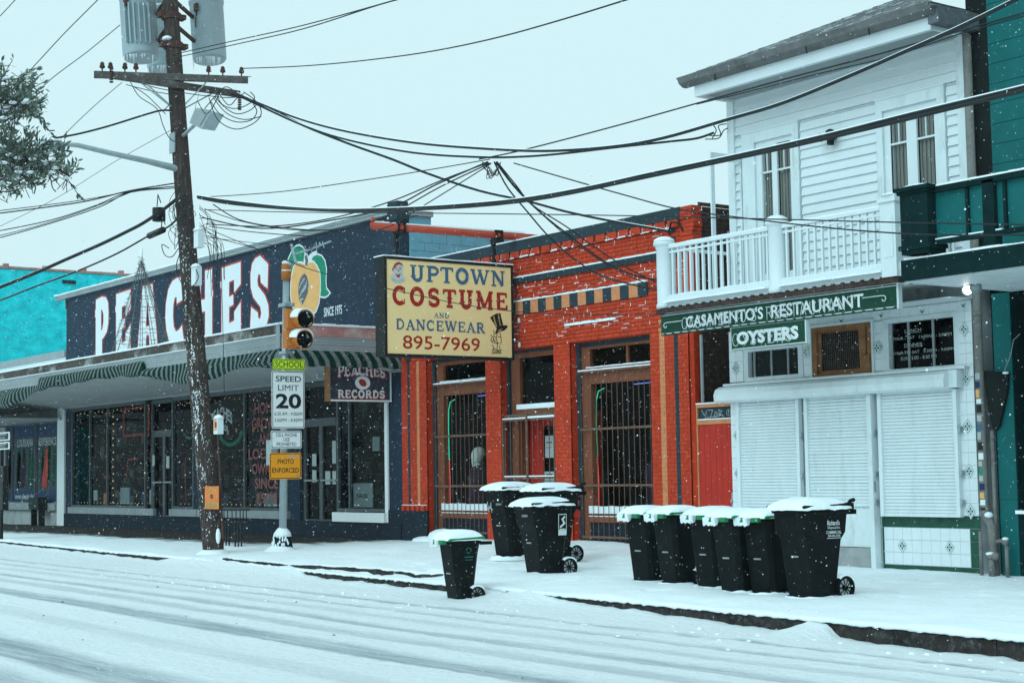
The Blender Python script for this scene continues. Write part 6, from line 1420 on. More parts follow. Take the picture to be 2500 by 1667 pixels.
mb = MB(); text(mb, F, 'SCHOOL', W_*.07, W_*.93, H_*.22, H_*.78, .003, .005); part('lettering', mb, M['sign_black'], t)
xs_ = -30.09
a = yz(600+212/3.357, 850+182/3.357, xs_); b = yz(600+482/3.357, 850+658/3.357, xs_)
t, F, W_, H_ = plate('speed_limit_sign', 'white SPEED LIMIT 20 sign with school hours below the lime plaque', xs_, a[0], b[0], b[1], a[1], M['sign_white'], 0)
texts(F, [('SPEED', W_*.12, W_*.90, H_*.81, H_*.91, .012), ('LIMIT', W_*.19, W_*.82, H_*.655, H_*.755, .0), ('20', W_*.12, W_*.90, H_*.345, H_*.605, .03), ('6:30 AM - 9:00AM', W_*.08, W_*.93, H_*.225, H_*.285), ('2:00PM - 4:45PM', W_*.08, W_*.93, H_*.115, H_*.175)], M['sign_black'], t)
xs_ = -30.14
a = yz(600+206/3.357, 850+674/3.357, xs_); b = yz(600+459/3.357, 850+820/3.357, xs_)
t, F, W_, H_ = plate('cell_phone_sign', 'white CELL PHONE USE PROHIBITED sign between speed and orange signs', xs_, a[0], b[0], b[1], a[1], M['sign_white'], 0)
texts(F, [('CELL PHONE', W_*.16, W_*.84, H_*.66, H_*.86), ('USE', W_*.40, W_*.60, H_*.40, H_*.60), ('PROHIBITED', W_*.18, W_*.82, H_*.14, H_*.34)], M['sign_black'], t, .003, .0)
xs_ = -30.17
a = yz(600+195/3.357, 850+856/3.357, xs_); b = yz(600+456/3.357, 850+1070/3.357, xs_)
t, F, W_, H_ = plate('photo_enforced_sign', 'orange PHOTO ENFORCED sign, lowest on the signal pole', xs_, a[0], b[0], b[1], a[1], M['sign_orange'], 0)
texts(F, [('PHOTO', W_*.25, W_*.76, H_*.58, H_*.76), ('ENFORCED', W_*.08, W_*.92, H_*.25, H_*.43)], M['sign_black'], t, .003, .010)
mb = MB(); stroke(mb, F, [(W_*.55+i*W_*.045, H_*(.80+.06*(i % 2)+.03*math.sin(i))) for i in range(9)], .016, .004); stroke(mb, F, [(W_*.68, H_*.92), (W_*.72, H_*.96), (W_*.75, H_*.9)], .01, .004); part('graffiti', mb, M['paper'], t)
part('sticker', MB().fbox(F, W_*.83, W_*.94, H_*.08, H_*.17, .002, .004), M['gold'], t)
ub = thing('pedestrian_box', 'narrow pale box on the back of the signal pole beside signs', 'box', (-30.5, YS2, 2)); p_ = oy(600+190/3.357, 850+860/3.357, YS2+.05); q_ = oy(600+225/3.357, 850+730/3.357, YS2+.05)
part('box', MB().box(p_.x-.03, p_.x+.2, YS2+.0, YS2+.14, 1.95, 2.47), M['galv'], ub)
# ------------------------------------------------------------------ bike rack / bench behind the pole
bn = thing('bike_rack', 'black tubular bike rack on the snowy pavement between the two poles', 'bike rack', (-33.2, 16.5, .2))
mb = MB(); 
xsb = [-33.62, -33.47, -33.32, -33.02, -32.87, -32.72]
for i, x in enumerate(xsb): part('upright', MB().tube([(x, 16.35, .1), (x, 16.35, .72)], .018, 6), M['black'], bn)
part('seat_frame', MB().tube([(-34.05, 16.45, .98), (-32.55, 16.45, 1.0)], .022, 6).box(-34.0, -32.6, 16.45, 16.75, .70, .73), M['black'], bn)
for x in (-33.95, -33.8, -33.62, -33.4, -33.2, -33.0, -32.85, -32.7): part('back_bar', MB().tube([(x, 16.46, .74), (x, 16.46, .98)], .012, 5), M['black'], bn)
# bus stop sign at left edge
bs = thing('bus_stop_sign', 'dark bus stop post with two small black number plates at left edge', 'sign', (-43.2, 14.6, .2))
part('post', MB().box(-43.27, -43.12, 14.56, 14.64, .1, 3.0), M['black'], bs)
part('case', MB().box(-43.6, -42.78, 14.50, 14.66, .95, 1.7).box(-43.5, -42.8, 14.52, 14.64, 1.7, 2.1), M['black'], bs)
for z0, z1, tx in ((2.76, 2.98, ('TEXT FOR RTA', 'CONNECT GO', '30332')), (2.53, 2.72, ('STOP ID', '', '29223'))):
    pt = part('number_plate', MB().box(-43.28, -42.34, 14.50, 14.53, z0, z1), M['sign_white'], bs); part('plate_face', MB().box(-43.24, -42.38, 14.49, 14.498, z0+.03, z1-.03), M['sign_black'], pt)
    mb = MB(); F = FY(-43.2, z0, 14.486)
    mb.fpoly(F, [(.1, (z1-z0)-.07), (.7, (z1-z0)-.07), (.7, (z1-z0)-.05), (.1, (z1-z0)-.05)], .0)
    text(mb, F, tx[2], .2, .62, .04, .105); part('lettering', mb, M['paper'], pt)
# ------------------------------------------------------------------ wheeled rubbish bins
def bin_parts(t, W_, Dp, H, big, r=0.0, snowh=.05, green=False, label_mark=None):
    # local: front towards -Y (street), hinge and wheels at +Y
    def at(x, y, z): return Vector((x, y, z))
    fy, by = -Dp/2, Dp/2; tb = .10 if big else .07
    def ring(z, s, yf, yb, wf): 
        w_ = W_/2*s; c_ = .06*s; return [at(-w_+c_, yf, z), at(w_-c_, yf, z), at(w_, yf+c_, z), at(w_, yb-c_, z), at(w_-c_, yb, z), at(-w_+c_, yb, z), at(-w_, yb-c_, z), at(-w_, yf+c_, z)]
    if big: R = [ring(0, .80, fy+.18, by-.26, 1), ring(.05*H, .82, fy+.165, by-.18, 1), ring(.45*H, .90, fy+.10, by-.12, 1), ring(.62*H, .93, fy+.08, by-.09, 1), ring(.70*H, 1.0, fy+.02, by-.03, 1), ring(.90*H, 1.02, fy, by, 1), ring(.905*H, 1.06, fy-.03, by+.02, 1), ring(.95*H, 1.06, fy-.03, by+.02, 1)]
    else: R = [ring(0, .80, fy+.12, by-.18, 1), ring(.05*H, .82, fy+.11, by-.12, 1), ring(.72*H, .93, fy+.03, by-.05, 1), ring(.90*H, .97, fy+.01, by-.02, 1), ring(.905*H, 1.04, fy-.02, by, 1), ring(.94*H, 1.04, fy-.02, by, 1)]
    mb = MB(); vs = [p for q_ in R for p in q_]; k = 8
    mb.add(vs, [(i*k+j, i*k+(j+1) % k, (i+1)*k+(j+1) % k, (i+1)*k+j) for i in range(len(R)-1) for j in range(k)]+[tuple(range(8)), tuple((len(R)-1)*8+j for j in range(8))])
    o = t.location
    def P(name, mb, m_, par=None, sm=False, st=False):
        me = mb.mesh(name, m_, sm); ob = bpy.data.objects.new(name, me); COL.objects.link(ob); ob.parent = par or t
        if st: ob['kind'] = 'stuff'
        return ob
    body = P('body', mb, M['bin'])
    bv = body.modifiers.new('b', 'BEVEL'); bv.width = .018; bv.segments = 2; bv.limit_method = 'ANGLE'; bv.angle_limit = .4
    # lid with a shallow domed top
    mb = MB(); z = .95*H if big else .94*H; e = .05; L0 = [(-W_*.54, fy-.06, z), (W_*.54, fy-.06, z), (W_*.54, by+.03, z+.02), (-W_*.54, by+.03, z+.02)]; L1 = [(x, y, zz+.035) for x, y, zz in L0]; L2 = [(-W_*.44, fy+.05, z+.06), (W_*.44, fy+.05, z+.06), (W_*.44, by-.06, z+.065), (-W_*.44, by-.06, z+.065)]
    mb.add(L0+L1+L2, [(0, 3, 2, 1)]+[(i, (i+1) % 4, 4+(i+1) % 4, 4+i) for i in range(4)]+[(4+i, 4+(i+1) % 4, 8+(i+1) % 4, 8+i) for i in range(4)]+[(8, 9, 10, 11)])
    lid = P('lid', mb, M['bin_green'] if green else M['bin']); bv = lid.modifiers.new('b', 'BEVEL'); bv.width = .015; bv.segments = 2
    if green:
        for sx in (-.26*W_, .26*W_): P('lid_grip', MB().box(sx-.06, sx+.06, fy-.12, fy-.06, z-.035, z+.02), M['bin_green'], lid)
    # handle bar at the hinge
    mb = MB(); mb.tube([(-W_*.40, by+.13, H*.90), (W_*.40, by+.13, H*.90)], .018, 8)
    for s_ in (-1, 1): mb.box(s_*W_*.40-.02, s_*W_*.40+.02, by-.02, by+.15, H*.88, H*.93)
    if big: mb.box(-W_*.5, W_*.5, by+.02, by+.07, H*.93, H*1.0); mb.tube([(W_*.36, by+.03, H*.96), (W_*.36, by+.10, H*1.02), (W_*.36, by+.16, H*1.03)], .025, 6)
    P('handle', mb, M['bin'])
    mb = MB(); mb.box(-.11, .11, fy+.02, fy+.10, H*.42, H*.45); P('catch_bar', MB().tube([(-.055, fy+(.085 if big else .055), H*.45), (.055, fy+(.085 if big else .055), H*.45)], .011, 6), M['siding'])
    wr = .14 if big else .115
    for s_ in (-1, 1):
        c_ = Vector((s_*(W_*.40+.03), by-.10, wr-.01)); mb = MB(); ax = Vector((1, 0, 0)); prof = []
        n = 22; ro, ri = wr, wr*.80
        vs = []
        for xx in (-.035, .035):
            for rr_ in (ri, ro):
                for j in range(n): an = 2*PI*j/n; vs.append(c_+Vector((xx, rr_*math.cos(an), rr_*math.sin(an))))
        fs = []
        for j in range(n):
            j2 = (j+1) % n; fs += [(j, j2, n+j2, n+j), (2*n+j, 3*n+j, 3*n+j2, 2*n+j2), (n+j, n+j2, 3*n+j2, 3*n+j), (j, 2*n+j, 2*n+j2, j2)]
        mb.add(vs, fs); wh = P('wheel', mb, M['bin'])
        mb = MB()
        for j in range(10): an = 2*PI*j/10; mb.tube([c_+Vector((s_*.02, .02*math.cos(an), .02*math.sin(an))), c_+Vector((s_*.026, ri*1.02*math.cos(an), ri*1.02*math.sin(an)))], .009, 4)
        mb.lathe(c_-Vector((.03, 0, 0)), [(.03, 0), (.03, .06)], 10, ax); P('spoke', mb, M['bin'], wh)
        vs = []
        for j in range(n): an = 2*PI*j/n; vs.append(c_+Vector((-s_*.012, ri*1.01*math.cos(an), ri*1.01*math.sin(an))))
        mb = MB(); mb.add(vs, [tuple(range(n))]); P('wheel_snow', mb, M['snow'], wh)
        mb = MB(); T = [c_+Vector((xx, (wr+h_)*math.cos(an), (wr+h_)*math.sin(an))) for xx in (-.034, .034) for h_ in (.0, .022) for an in [math.radians(35+14*j) for j in range(8)]]
        mb.add(T, [(8+j, 9+j, 25+j, 24+j) for j in range(7)]+[(j, j+1, 9+j, 8+j) for j in range(7)]+[(16+j, 24+j, 25+j, 17+j) for j in range(7)]); P('wheel_snow', mb, M['snow'], wh)
    # snow pillow on the lid
    nx_, ny_ = 22, 22; ex, ey0, ey1 = W_*(.545 if green else .57), fy-(.085 if green else .10), by+.04; vs = []; rnd = random.random()*50; zl = z+.03
    for i in range(nx_+1):
        for j in range(ny_+1):
            u, v = i/nx_*2-1, j/ny_*2-1
            m_ = max(abs(u), abs(v)); edge = (1-abs(u)**5)*(1-abs(v)**5)
            x = u*ex*(1-.05*abs(v)**6); y = (ey0+ey1)/2+v*(ey1-ey0)/2*(1-.05*abs(u)**6)
            dome = .045*(1-min(1, (abs(u)**3+abs(v)**3)))
            zz = zl-(.012 if green else .028)+(snowh+.028)*edge**.35+dome+.012*nz(x*4+rnd, y*4)*edge-(.012 if green else .035)*(1-edge**.35)*(.5+.5*nz(x*9+rnd, y*9, 4))
            vs.append((x, y, zz))
    mb = MB(); mb.add(vs, [(i*(ny_+1)+j, (i+1)*(ny_+1)+j, (i+1)*(ny_+1)+j+1, i*(ny_+1)+j+1) for i in range(nx_) for j in range(ny_)])
    P('snow', mb, M['snow'], lid, True, True)
    if green:      # snow clinging to the lid grips, ragged lower edge
        mb = MB()
        for sx in (-.22,):
            nn_ = 9
            for i in range(nn_):
                x0 = sx*W_+(-.24+.48*i/nn_)*W_; x1 = x0+.48/nn_*.93*W_; mb.add([(x0, fy-.11, z-.065-.03*random.random()), (x1, fy-.11, z-.065-.03*random.random()), (x1, fy-.13-.012*math.sin(i), z+.01), (x0, fy-.13-.012*math.sin(i-1), z+.01), (x1, fy-.03, z+.055), (x0, fy-.03, z+.055), (x0, fy-.08, z-.07), (x1, fy-.08, z-.07)], [(0, 1, 2, 3), (3, 2, 4, 5), (0, 6, 7, 1), (0, 3, 5, 6), (1, 7, 4, 2)])
        P('grip_snow', mb, M['snow'], lid, False, True)
    # snow banked round the foot
    mb = MB(); prof = []
    for i in range(24):
        an = 2*PI*i/24; 
        for r_, h_ in ((1.0, .045+.03*nz(i, rnd)), (1.35, -.03)):
            mb.v.append((math.cos(an)*W_*.46*r_, math.sin(an)*Dp*.42*r_-.03, h_))
    mb.f = [(2*i, 2*i+1, (2*i+3) % 48, (2*i+2) % 48) for i in range(24)]; P('snow_foot', mb, M['snow'], None, True, True)
    return body, P
def mk_bin(name, label, x, y, z, rz, W_, Dp, H, big, **k):
    t = thing(name, label, 'rubbish bin', (x, y, z), k.pop('group', None)); body, P = bin_parts(t, W_, Dp, H, big, **k); t.rotation_euler = (k.get('tilt', 0), 0, rz); return t, P
def gz_(x, y): return paveZ(x, y) if y > kerbY(x) else roadZ(x, y)
def side_print(P, W_, Dp, H, items, yo=0, x_off=.004, s=.93):
    return Fr((W_/2*s+x_off, -Dp/2, 0), (0, 1, 0))
G_ = 'wheeled bins on the snowy pavement'
# the big one at the right, print on its side
W_, Dp, H = .60, .72, 1.13
t, P = mk_bin('wheeled_bin', 'largest black wheeled bin, rightmost, with white Richard\'s Disposal print on its side', -13.96, 14.49, gz_(-13.96, 14.49)-.03, -.03, W_, Dp, H, True, group=G_, snowh=.055)
F = Fr((W_/2*1.012, -Dp/2, 0), (0, 1, 0), (.03, 0, 1)); mb = MB()
text(mb, F, "Richard's", .30, .50, .875, .935, .010, .02); text(mb, F, 'Disposal,Inc.', .305, .51, .825, .865, .010, .01); text(mb, F, 'COMMERCIAL', .28, .53, .775, .812, .010, .01); text(mb, F, '504-241-2142', .31, .51, .74, .765, .010, .02); mb.fpoly(F, [(.29, .722), (.53, .722), (.53, .728), (.29, .728)], .010)
P('print', mb, M['bin_white'])
# the pair of large ones by the brick shop plus the one tucked behind
t, P = mk_bin('wheeled_bin', 'large black bin standing before two others, white sticker on its side', -20.15, 15.15, gz_(-20.15, 15.1)-.02, -.06, W_, Dp, H, True, group=G_)
F = Fr((W_/2*1.012, -Dp/2, 0), (0, 1, 0), (.03, 0, 1)); mb = MB(); wall_holes(mb, .34, .52, .62, .93, 0, .001, [(.345, .515, .69, .925)]) ; mb2 = MB()
mb2.fpoly(F, [(.40, .62), (.55, .62), (.55, .94), (.40, .94)], .010); P('sticker', mb2, M['bin_white']); mb2 = MB(); mb2.fpoly(F, [(.41, .70), (.54, .70), (.54, .928), (.41, .928)], .0115); P('sticker_field', mb2, M['bin'])
mb2 = MB(); stroke(mb2, F, [(.43, .74), (.51, .80), (.47, .86), (.52, .90)], .03, .013); mb2.fpoly(F, [(.42, .705), (.53, .705), (.53, .72), (.42, .72)], .013); P('sticker_drawing', mb2, M['bin_white'])
Ff = Fr((-W_/2, -Dp/2-.002, 0), (1, 0, 0)); mb2 = MB(); text(mb2, Ff, '2105947', .26, .42, .90, .935, .010); P('number_print', mb2, M['bin_white'])
t, P = mk_bin('wheeled_bin', 'large black bin at the back right of the three by the brick shop', -21.7, 16.5, gz_(-21.7, 16.5)+.02, -.04, W_, Dp, 1.23, True, group=G_)
mb2 = MB(); mb2.box(W_/2*1.03, W_/2*1.035, Dp/2-.12, Dp/2-.02, .72, .82); P('reflector', mb2, M['sign_red'])
t, P = mk_bin('wheeled_bin', 'large black bin at the back left of the three, scratched graffiti on front', -23.0, 16.6, gz_(-23.1, 16.6)+.02, .02, W_, Dp, 1.23, True, group=G_)
Ff = Fr((-W_/2, -Dp/2-.002, 0), (1, 0, 0)); mb2 = MB(); text(mb2, Ff, '2105147', .36, .52, .90, .935, .010); stroke(mb2, Ff, [(.12, .96), (.16, .8), (.20, .9), (.24, .78), (.22, .95)], .012, .012); stroke(mb2, Ff, [(.10, .85), (.2, .86), (.28, .82)], .008, .013); P('number_print', mb2, M['bin_white'])
# five smaller green-lidded ones in a row
lab = ['leftmost of the five in the pavement row', 'second from left of the five in row', 'middle of the five in the pavement row', 'fourth of the five in the pavement row', 'last of the green-lidded row, beside the largest bin']
for (x, y, rz), lb in zip(((-17.50, 14.98, .05), (-16.73, 14.82, -.04), (-15.93, 14.75, .03), (-15.22, 14.50, -.02), (-14.80, 14.62, .04)), lab):
    mk_bin('wheeled_bin', 'black wheeled bin with snowy lid, '+lb, x, y, gz_(x, y)-.03, rz, .50, .54, 1.0, False, green=True, group=G_, snowh=.042)
t, P = mk_bin('wheeled_bin', 'smallest black bin with green lid, standing alone in the road by kerb', -18.40, 12.42, -.01, -.12, .47, .46, .87, False, green=True, group=G_, snowh=.06)
mb2 = MB(); F = Fr((  .47/2*.97, -.3, 0), (0, 1, 0), (.03, 0, 1)); cx_, cy_ = .30, .70
for k in range(3): stroke(mb2, F, [(cx_+.035*math.cos(math.radians(90+120*k+a)), cy_+.035*math.sin(math.radians(90+120*k+a))) for a in (0, 35, 70, 95)], .014, .010)
mb2.fpoly(F, [(.24, .605), (.37, .605), (.37, .62), (.24, .62)], .010); mb2.fpoly(F, [(.25, .57), (.36, .57), (.36, .58), (.25, .58)], .010); P('recycling_print', mb2, M['bin_teal'])
# snow heap against the shop foot
mb = MB(); mb.ell((-29.4, D-.35, .35), (.55, .25, .20), 14, 6); mb.ell((-30.2, D-.3, .25), (.5, .2, .12), 12, 6); o = part('snow_heap', mb, M['snow'], None, True, True); tag(o, 'low snow heap at the foot of the left barred window', 'snow')
# ------------------------------------------------------------------ cables
def smooth(P, k=5):
    out = []; n = len(P)
    for i in range(n-1):
        p0, p1, p2, p3 = P[max(i-1, 0)], P[i], P[i+1], P[min(i+2, n-1)]
        for j in range(k):
            t = j/k; out.append(.5*((2*p1)+(p2-p0)*t+(2*p0-5*p1+4*p2-p3)*t*t+(3*p1-p0-3*p2+p3)*t**3))
    return out+[P[-1]]
def cable(label, pts, r, ya, yb=None, snow=0, group=None, twist=0, parent=None, name='cable', wob=0, k=5):
    yb = ya if yb is None else yb; P = [Vector((*sm(x, y), 0)) for x, y in pts]; P = smooth(P, k)
    L = [0]
    for a, b in zip(P, P[1:]): L.append(L[-1]+(b-a).length)
    Q = [oy(p.x, p.y, ya+(yb-ya)*l/L[-1]) for p, l in zip(P, L)]
    if wob: Q = [q+Vector((0, 0, wob*nz(i*.7, ya)*1.0)) for i, q in enumerate(Q)]
    mb = MB().tube(Q, r, 5)
    if False:      # a second strand lashed round the first
        Q2 = smooth(Q, 3); mb.tube([q+Vector((0, math.cos(i*.9), math.sin(i*.9)))*r*1.1 for i, q in enumerate(Q2)], r*.55, 4)
    o = part(name, mb, M['wire'], parent)
    if not parent: tag(o, label, 'cable', group)
    if snow:
        s_ = MB(); s_.tube([q+Vector((0, 0, r*.75)) for q in Q], r*snow, 4); part('snow', s_, M['snow'], o, stuff=True)
    return o
YW = 14.72
cable('thickest bundled black cable sweeping from the pole over the whole street', [(455, 452), (520, 462), (640, 476), (760, 483), (900, 481), (1050, 473), (1200, 459), (1350, 433), (1500, 400), (1700, 358), (1900, 313), (2100, 263), (2352, 203), (2500, 165)], .036, YW, 13.0, snow=.4)
cable('thin cable close above the thickest cable by the pole', [(455, 455), (540, 470), (700, 482), (900, 484), (1200, 463), (1500, 404), (1900, 318), (2352, 208), (2500, 170)], .022, YW-.05, 12.95)
cable('black cable from the crossarm to the corner of the white restaurant, upper', [(545, 215), (590, 235), (690, 274), (800, 303), (950, 328), (1100, 341), (1250, 347), (1400, 338), (1520, 318), (1670, 275), (1800, 236), (1950, 175), (2080, 118), (2210, 60), (2352, -10)], .024, YW, 14.4, snow=.4)
cable('black cable from the crossarm to the corner of the white restaurant, lower', [(548, 220), (600, 245), (700, 290), (800, 322), (950, 351), (1100, 361), (1200, 360), (1300, 352), (1420, 338), (1540, 325), (1600, 318), (1640, 305)], .024, YW, 19.6, snow=.4)
cable('black service cable from the crossarm to the brick parapet bracket', [(550, 222), (620, 250), (700, 290), (800, 330), (900, 366), (980, 398), (1100, 438), (1210, 462), (1300, 486), (1400, 507), (1535, 531)], .028, YW, 19.7, snow=.4)
for i, (lb, P, r_) in enumerate((('drop cable from the mid-air junction to the balcony, outermost', [(1135, 372), (1165, 430), (1210, 485), (1265, 548), (1330, 603), (1400, 640), (1520, 668)], .014), ('drop cable from the mid-air junction to the balcony, middle', [(1140, 372), (1180, 425), (1240, 487), (1300, 535), (1380, 595), (1450, 630), (1520, 645)], .016), ('drop cable from the mid-air junction to the balcony, innermost', [(1142, 372), (1185, 425), (1222, 470), (1300, 520), (1370, 570), (1440, 615), (1520, 655)], .012), ('thin drop cable behind the other balcony drops', [(1138, 374), (1190, 440), (1270, 515), (1340, 572), (1420, 622), (1520, 666)], .009))):
    cable(lb, P, r_, 15.6, 18.4)
for lb, P, r_ in (('cable rising from the pole to the mid-air junction, topmost of the fan', [(470, 453), (650, 440), (850, 412), (1000, 388), (1125, 366)], .009), ('cable rising from the pole to the mid-air junction, second of the fan', [(465, 500), (600, 525), (750, 508), (900, 475), (1000, 425), (1120, 372)], .014),
    ('cable rising from the pole to the mid-air junction, third of the fan', [(475, 515), (620, 520), (760, 502), (900, 462), (1020, 412), (1122, 374)], .012), ('cable rising from the pole to the mid-air junction, fourth of the fan', [(490, 470), (550, 505), (640, 522), (760, 528), (880, 500), (1010, 430), (1126, 375)], .012), ('cable rising from the pole to the mid-air junction, lowest of the fan', [(480, 520), (600, 535), (740, 542), (880, 525), (960, 480), (1050, 425), (1128, 376)], .010)):
    cable(lb, P, r_, YW, 15.6)
cable('thin messenger wire from the mid-air junction up to the white eaves', [(1100, 366), (1180, 350), (1300, 320), (1450, 280), (1600, 238), (1800, 183), (2000, 130), (2210, 70), (2352, 30)], .012, 15.6, 18)
cable('second thin messenger wire beside the eaves wire', [(1600, 240), (1750, 203), (1900, 165), (2050, 130), (2200, 80), (2352, 38)], .009, 17, 18)
cable('thin wire from the junction down over the brick parapet to the right', [(1180, 375), (1300, 410), (1430, 447), (1560, 481), (1700, 500), (1850, 518), (2000, 532), (2160, 540), (2352, 540)], .011, 15.6, 16.5)
cable('thin level wire crossing in front of balcony rails', [(470, 482), (700, 488), (1000, 490), (1400, 495), (1750, 503), (2100, 512), (2352, 516), (2500, 517)], .009, YW, 15.5)
cable('thin dark wire crossing the yellow costume sign', [(470, 540), (600, 575), (700, 615), (830, 650), (900, 665), (1050, 697), (1180, 715), (1300, 722), (1530, 722)], .008, YW, 17.8)
cable('wire dipping from the pole to the blue wall', [(470, 480), (560, 510), (700, 530), (860, 518), (960, 495)], .009, YW, 17)
cable('wire crossing from the pole down towards the signal pole', [(465, 520), (560, 560), (640, 590), (700, 612)], .008, YW, 16.1)
cable('wire from the pole running low over the blue wall coping', [(475, 545), (600, 560), (760, 575), (880, 572)], .007, YW, 17)
cable('high thin wire from crossarm end to the top of the picture', [(553, 158), (700, 152), (850, 138), (1000, 117), (1150, 85), (1300, 43), (1430, 3), (1500, -18)], .011, 15.9, 12)
cable('upper of the twin high wires right of the transformers', [(380, 130), (530, 96), (700, 58), (900, 3), (960, -15)], .010, YW, 12)
cable('lower of the twin high wires right of the transformers', [(380, 138), (530, 105), (700, 66), (870, 12), (960, -12)], .010, YW-.2, 11.8)
for lb, P, r_, yb in (('thick black cable running down left from the pole to the frame edge', [(412, 452), (380, 478), (330, 512), (290, 533), (230, 562), (150, 597), (80, 628), (0, 660), (-90, 697)], .038, 11.5), ('second black cable below the thick one down left from the pole', [(415, 495), (385, 522), (345, 540), (270, 582), (180, 622), (90, 655), (0, 690), (-90, 722)], .020, 11.5)):
    cable(lb, P, r_, YW, yb, snow=.4)
for i, (P, r_) in enumerate((([(410, 420), (300, 438), (200, 462), (100, 477), (0, 490), (-90, 502)], .015), ([(410, 427), (300, 440), (200, 458), (100, 472), (0, 484), (-90, 494)], .010), ([(405, 428), (300, 440), (220, 472), (120, 505), (0, 530), (-90, 545)], .012), ([(405, 432), (300, 442), (230, 475), (120, 512), (0, 546), (-90, 566)], .012), ([(300, 442), (200, 482), (100, 515), (0, 541), (-90, 560)], .009))):
    cable(['upper of the paired cables fanning left from the lamp bracket', 'thin cable just above the paired cables left of the pole', 'third cable fanning left from the lamp bracket', 'lowest cable fanning left from the lamp bracket', 'thin cable between the lower fanning cables'][i], P, r_, YW, 11.5)
cable('thick grey cable from the pole to the street lamp head', [(412, 256), (375, 254), (340, 262), (250, 290), (180, 308), (125, 318)], .022, YW, 12)
cable('thin diagonal wire at top left crossing behind the oak branch', [(225, 0), (150, 75), (85, 145), (50, 182), (-40, 270)], .010, 12, 12); cable('second thin diagonal wire at top left from the transformer', [(276, 58), (200, 120), (130, 172), (85, 210), (-20, 290)], .010, YW, 12)
cable('short thin wire in the top left corner', [(40, -5), (15, 22), (-10, 48)], .010, 12, 12); cable('faint long wire slanting from lower left up to the lamp arm', [(0, 520), (130, 455), (270, 368), (410, 290)], .006, 13, 14.6); cable('thin wire from crossarm end slanting down left', [(280, 190), (230, 232), (180, 278), (140, 318)], .008, YW, 12.5)
# tangle of slack loops
tg = thing('cable_loops', 'tangle of slack black cable loops hanging round the utility pole', 'cables', pz(9))
loops = [[(480, 225), (500, 275), (540, 297), (580, 285), (600, 262), (590, 235), (560, 212)], [(485, 235), (505, 262), (540, 280), (575, 277), (590, 258), (582, 240)], [(490, 225), (520, 260), (560, 275), (600, 268)], [(492, 222), (520, 250), (545, 262), (572, 255), (590, 240)], [(495, 210), (510, 240), (540, 250), (570, 240), (585, 225), (575, 212)], [(470, 250), (500, 215), (520, 200), (545, 215)], [(455, 235), (475, 262), (500, 225), (505, 205)], [(500, 210), (525, 242), (545, 225), (560, 215)], [(475, 220), (520, 225), (560, 222)], [(300, 190), (320, 222), (360, 250), (375, 290), (390, 318), (410, 326), (430, 310)], [(310, 185), (350, 200), (410, 212), (480, 222)], [(290, 195), (350, 210), (410, 220)], [(308, 200), (340, 222), (380, 262)], [(375, 255), (395, 235), (410, 220)], [(388, 570), (372, 562), (378, 585), (395, 590), (412, 570), (425, 580), (445, 610), (455, 640), (430, 665), (412, 640), (405, 612), (412, 585)]]
for L_ in loops: cable('', L_, .010, YW-.2, YW-.3, parent=tg)
random.seed(11)
for i in range(16):
    x, y = random.gauss(415, 10), random.uniform(440, 540); cable('', [(425, y-30+random.uniform(-10, 10)), (x-random.uniform(5, 25), y), (x+random.uniform(-15, 8), y+random.uniform(25, 60)), (x+random.uniform(5, 20), y+random.uniform(0, 30)), (432, y+random.uniform(-20, 20))], .006, YW-.25, parent=tg)
for i in range(14):
    x = random.uniform(465, 510); y = random.uniform(480, 560); cable('', [(458, y-random.uniform(0, 30)), (x, y+random.uniform(-10, 30)), (x+random.uniform(-10, 12), y+random.uniform(40, 130))], .006, YW+.1, parent=tg)
cable('', [(508, 560), (509, 640), (512, 760), (515, 900)], .007, YW+.2, parent=tg)
for i in range(9):
    t = i/9; cable('', [(1108, 372), (1120+random.uniform(-8, 8), 388), (1128+random.uniform(-10, 16), 405+random.uniform(-4, 8)), (1145, 385), (1150, 372)], .006, 15.6, parent=tg)
# splice boxes on the left-hand cables
for lb, (x0, y0, x1, y1), r_ in (('dark cylindrical splice box hanging beside the pole on the thick left cable', (365, 478, 365, 508), .14), ('long black splice tube on the lower left cable', (375, 528, 343, 542), .07)):
    a, b = oy(*sm(x0, y0), YW-.3), oy(*sm(x1, y1), YW-.3); t = thing('splice_box', lb, 'cable box', a); part('canister', MB().tube([a, b], r_, 10), M['black'], t, True); part('clip', MB().tube([a+Vector((-.1, 0, .05)), a+Vector((-.05, 0, .3)), a+Vector((.1, 0, .1))], .012, 5), M['wire'], t)
t = thing('service_bracket', 'iron cable bracket on the corner of the brick parapet', 'bracket', (-22.4, D, 6)); e = oy(*sm(1538, 528), D-.1)
part('hook', MB().tube([e+Vector((0, 0, -.1)), e, e+Vector((.1, -.05, .12)), e+Vector((.25, 0, .1)), e+Vector((.3, .05, -.05))], .02, 6), M['black'], t)
t = thing('service_drop', 'three looped cable ends at the upper left corner of the white restaurant', 'cables', (-20.7, D, 7.3))
for P in ([(1636, 318), (1645, 300), (1638, 285), (1650, 278)], [(1630, 312), (1655, 310), (1650, 290), (1668, 285)], [(1620, 320), (1650, 318), (1662, 300), (1672, 295)]): cable('', P, .010, D-.1, parent=t)
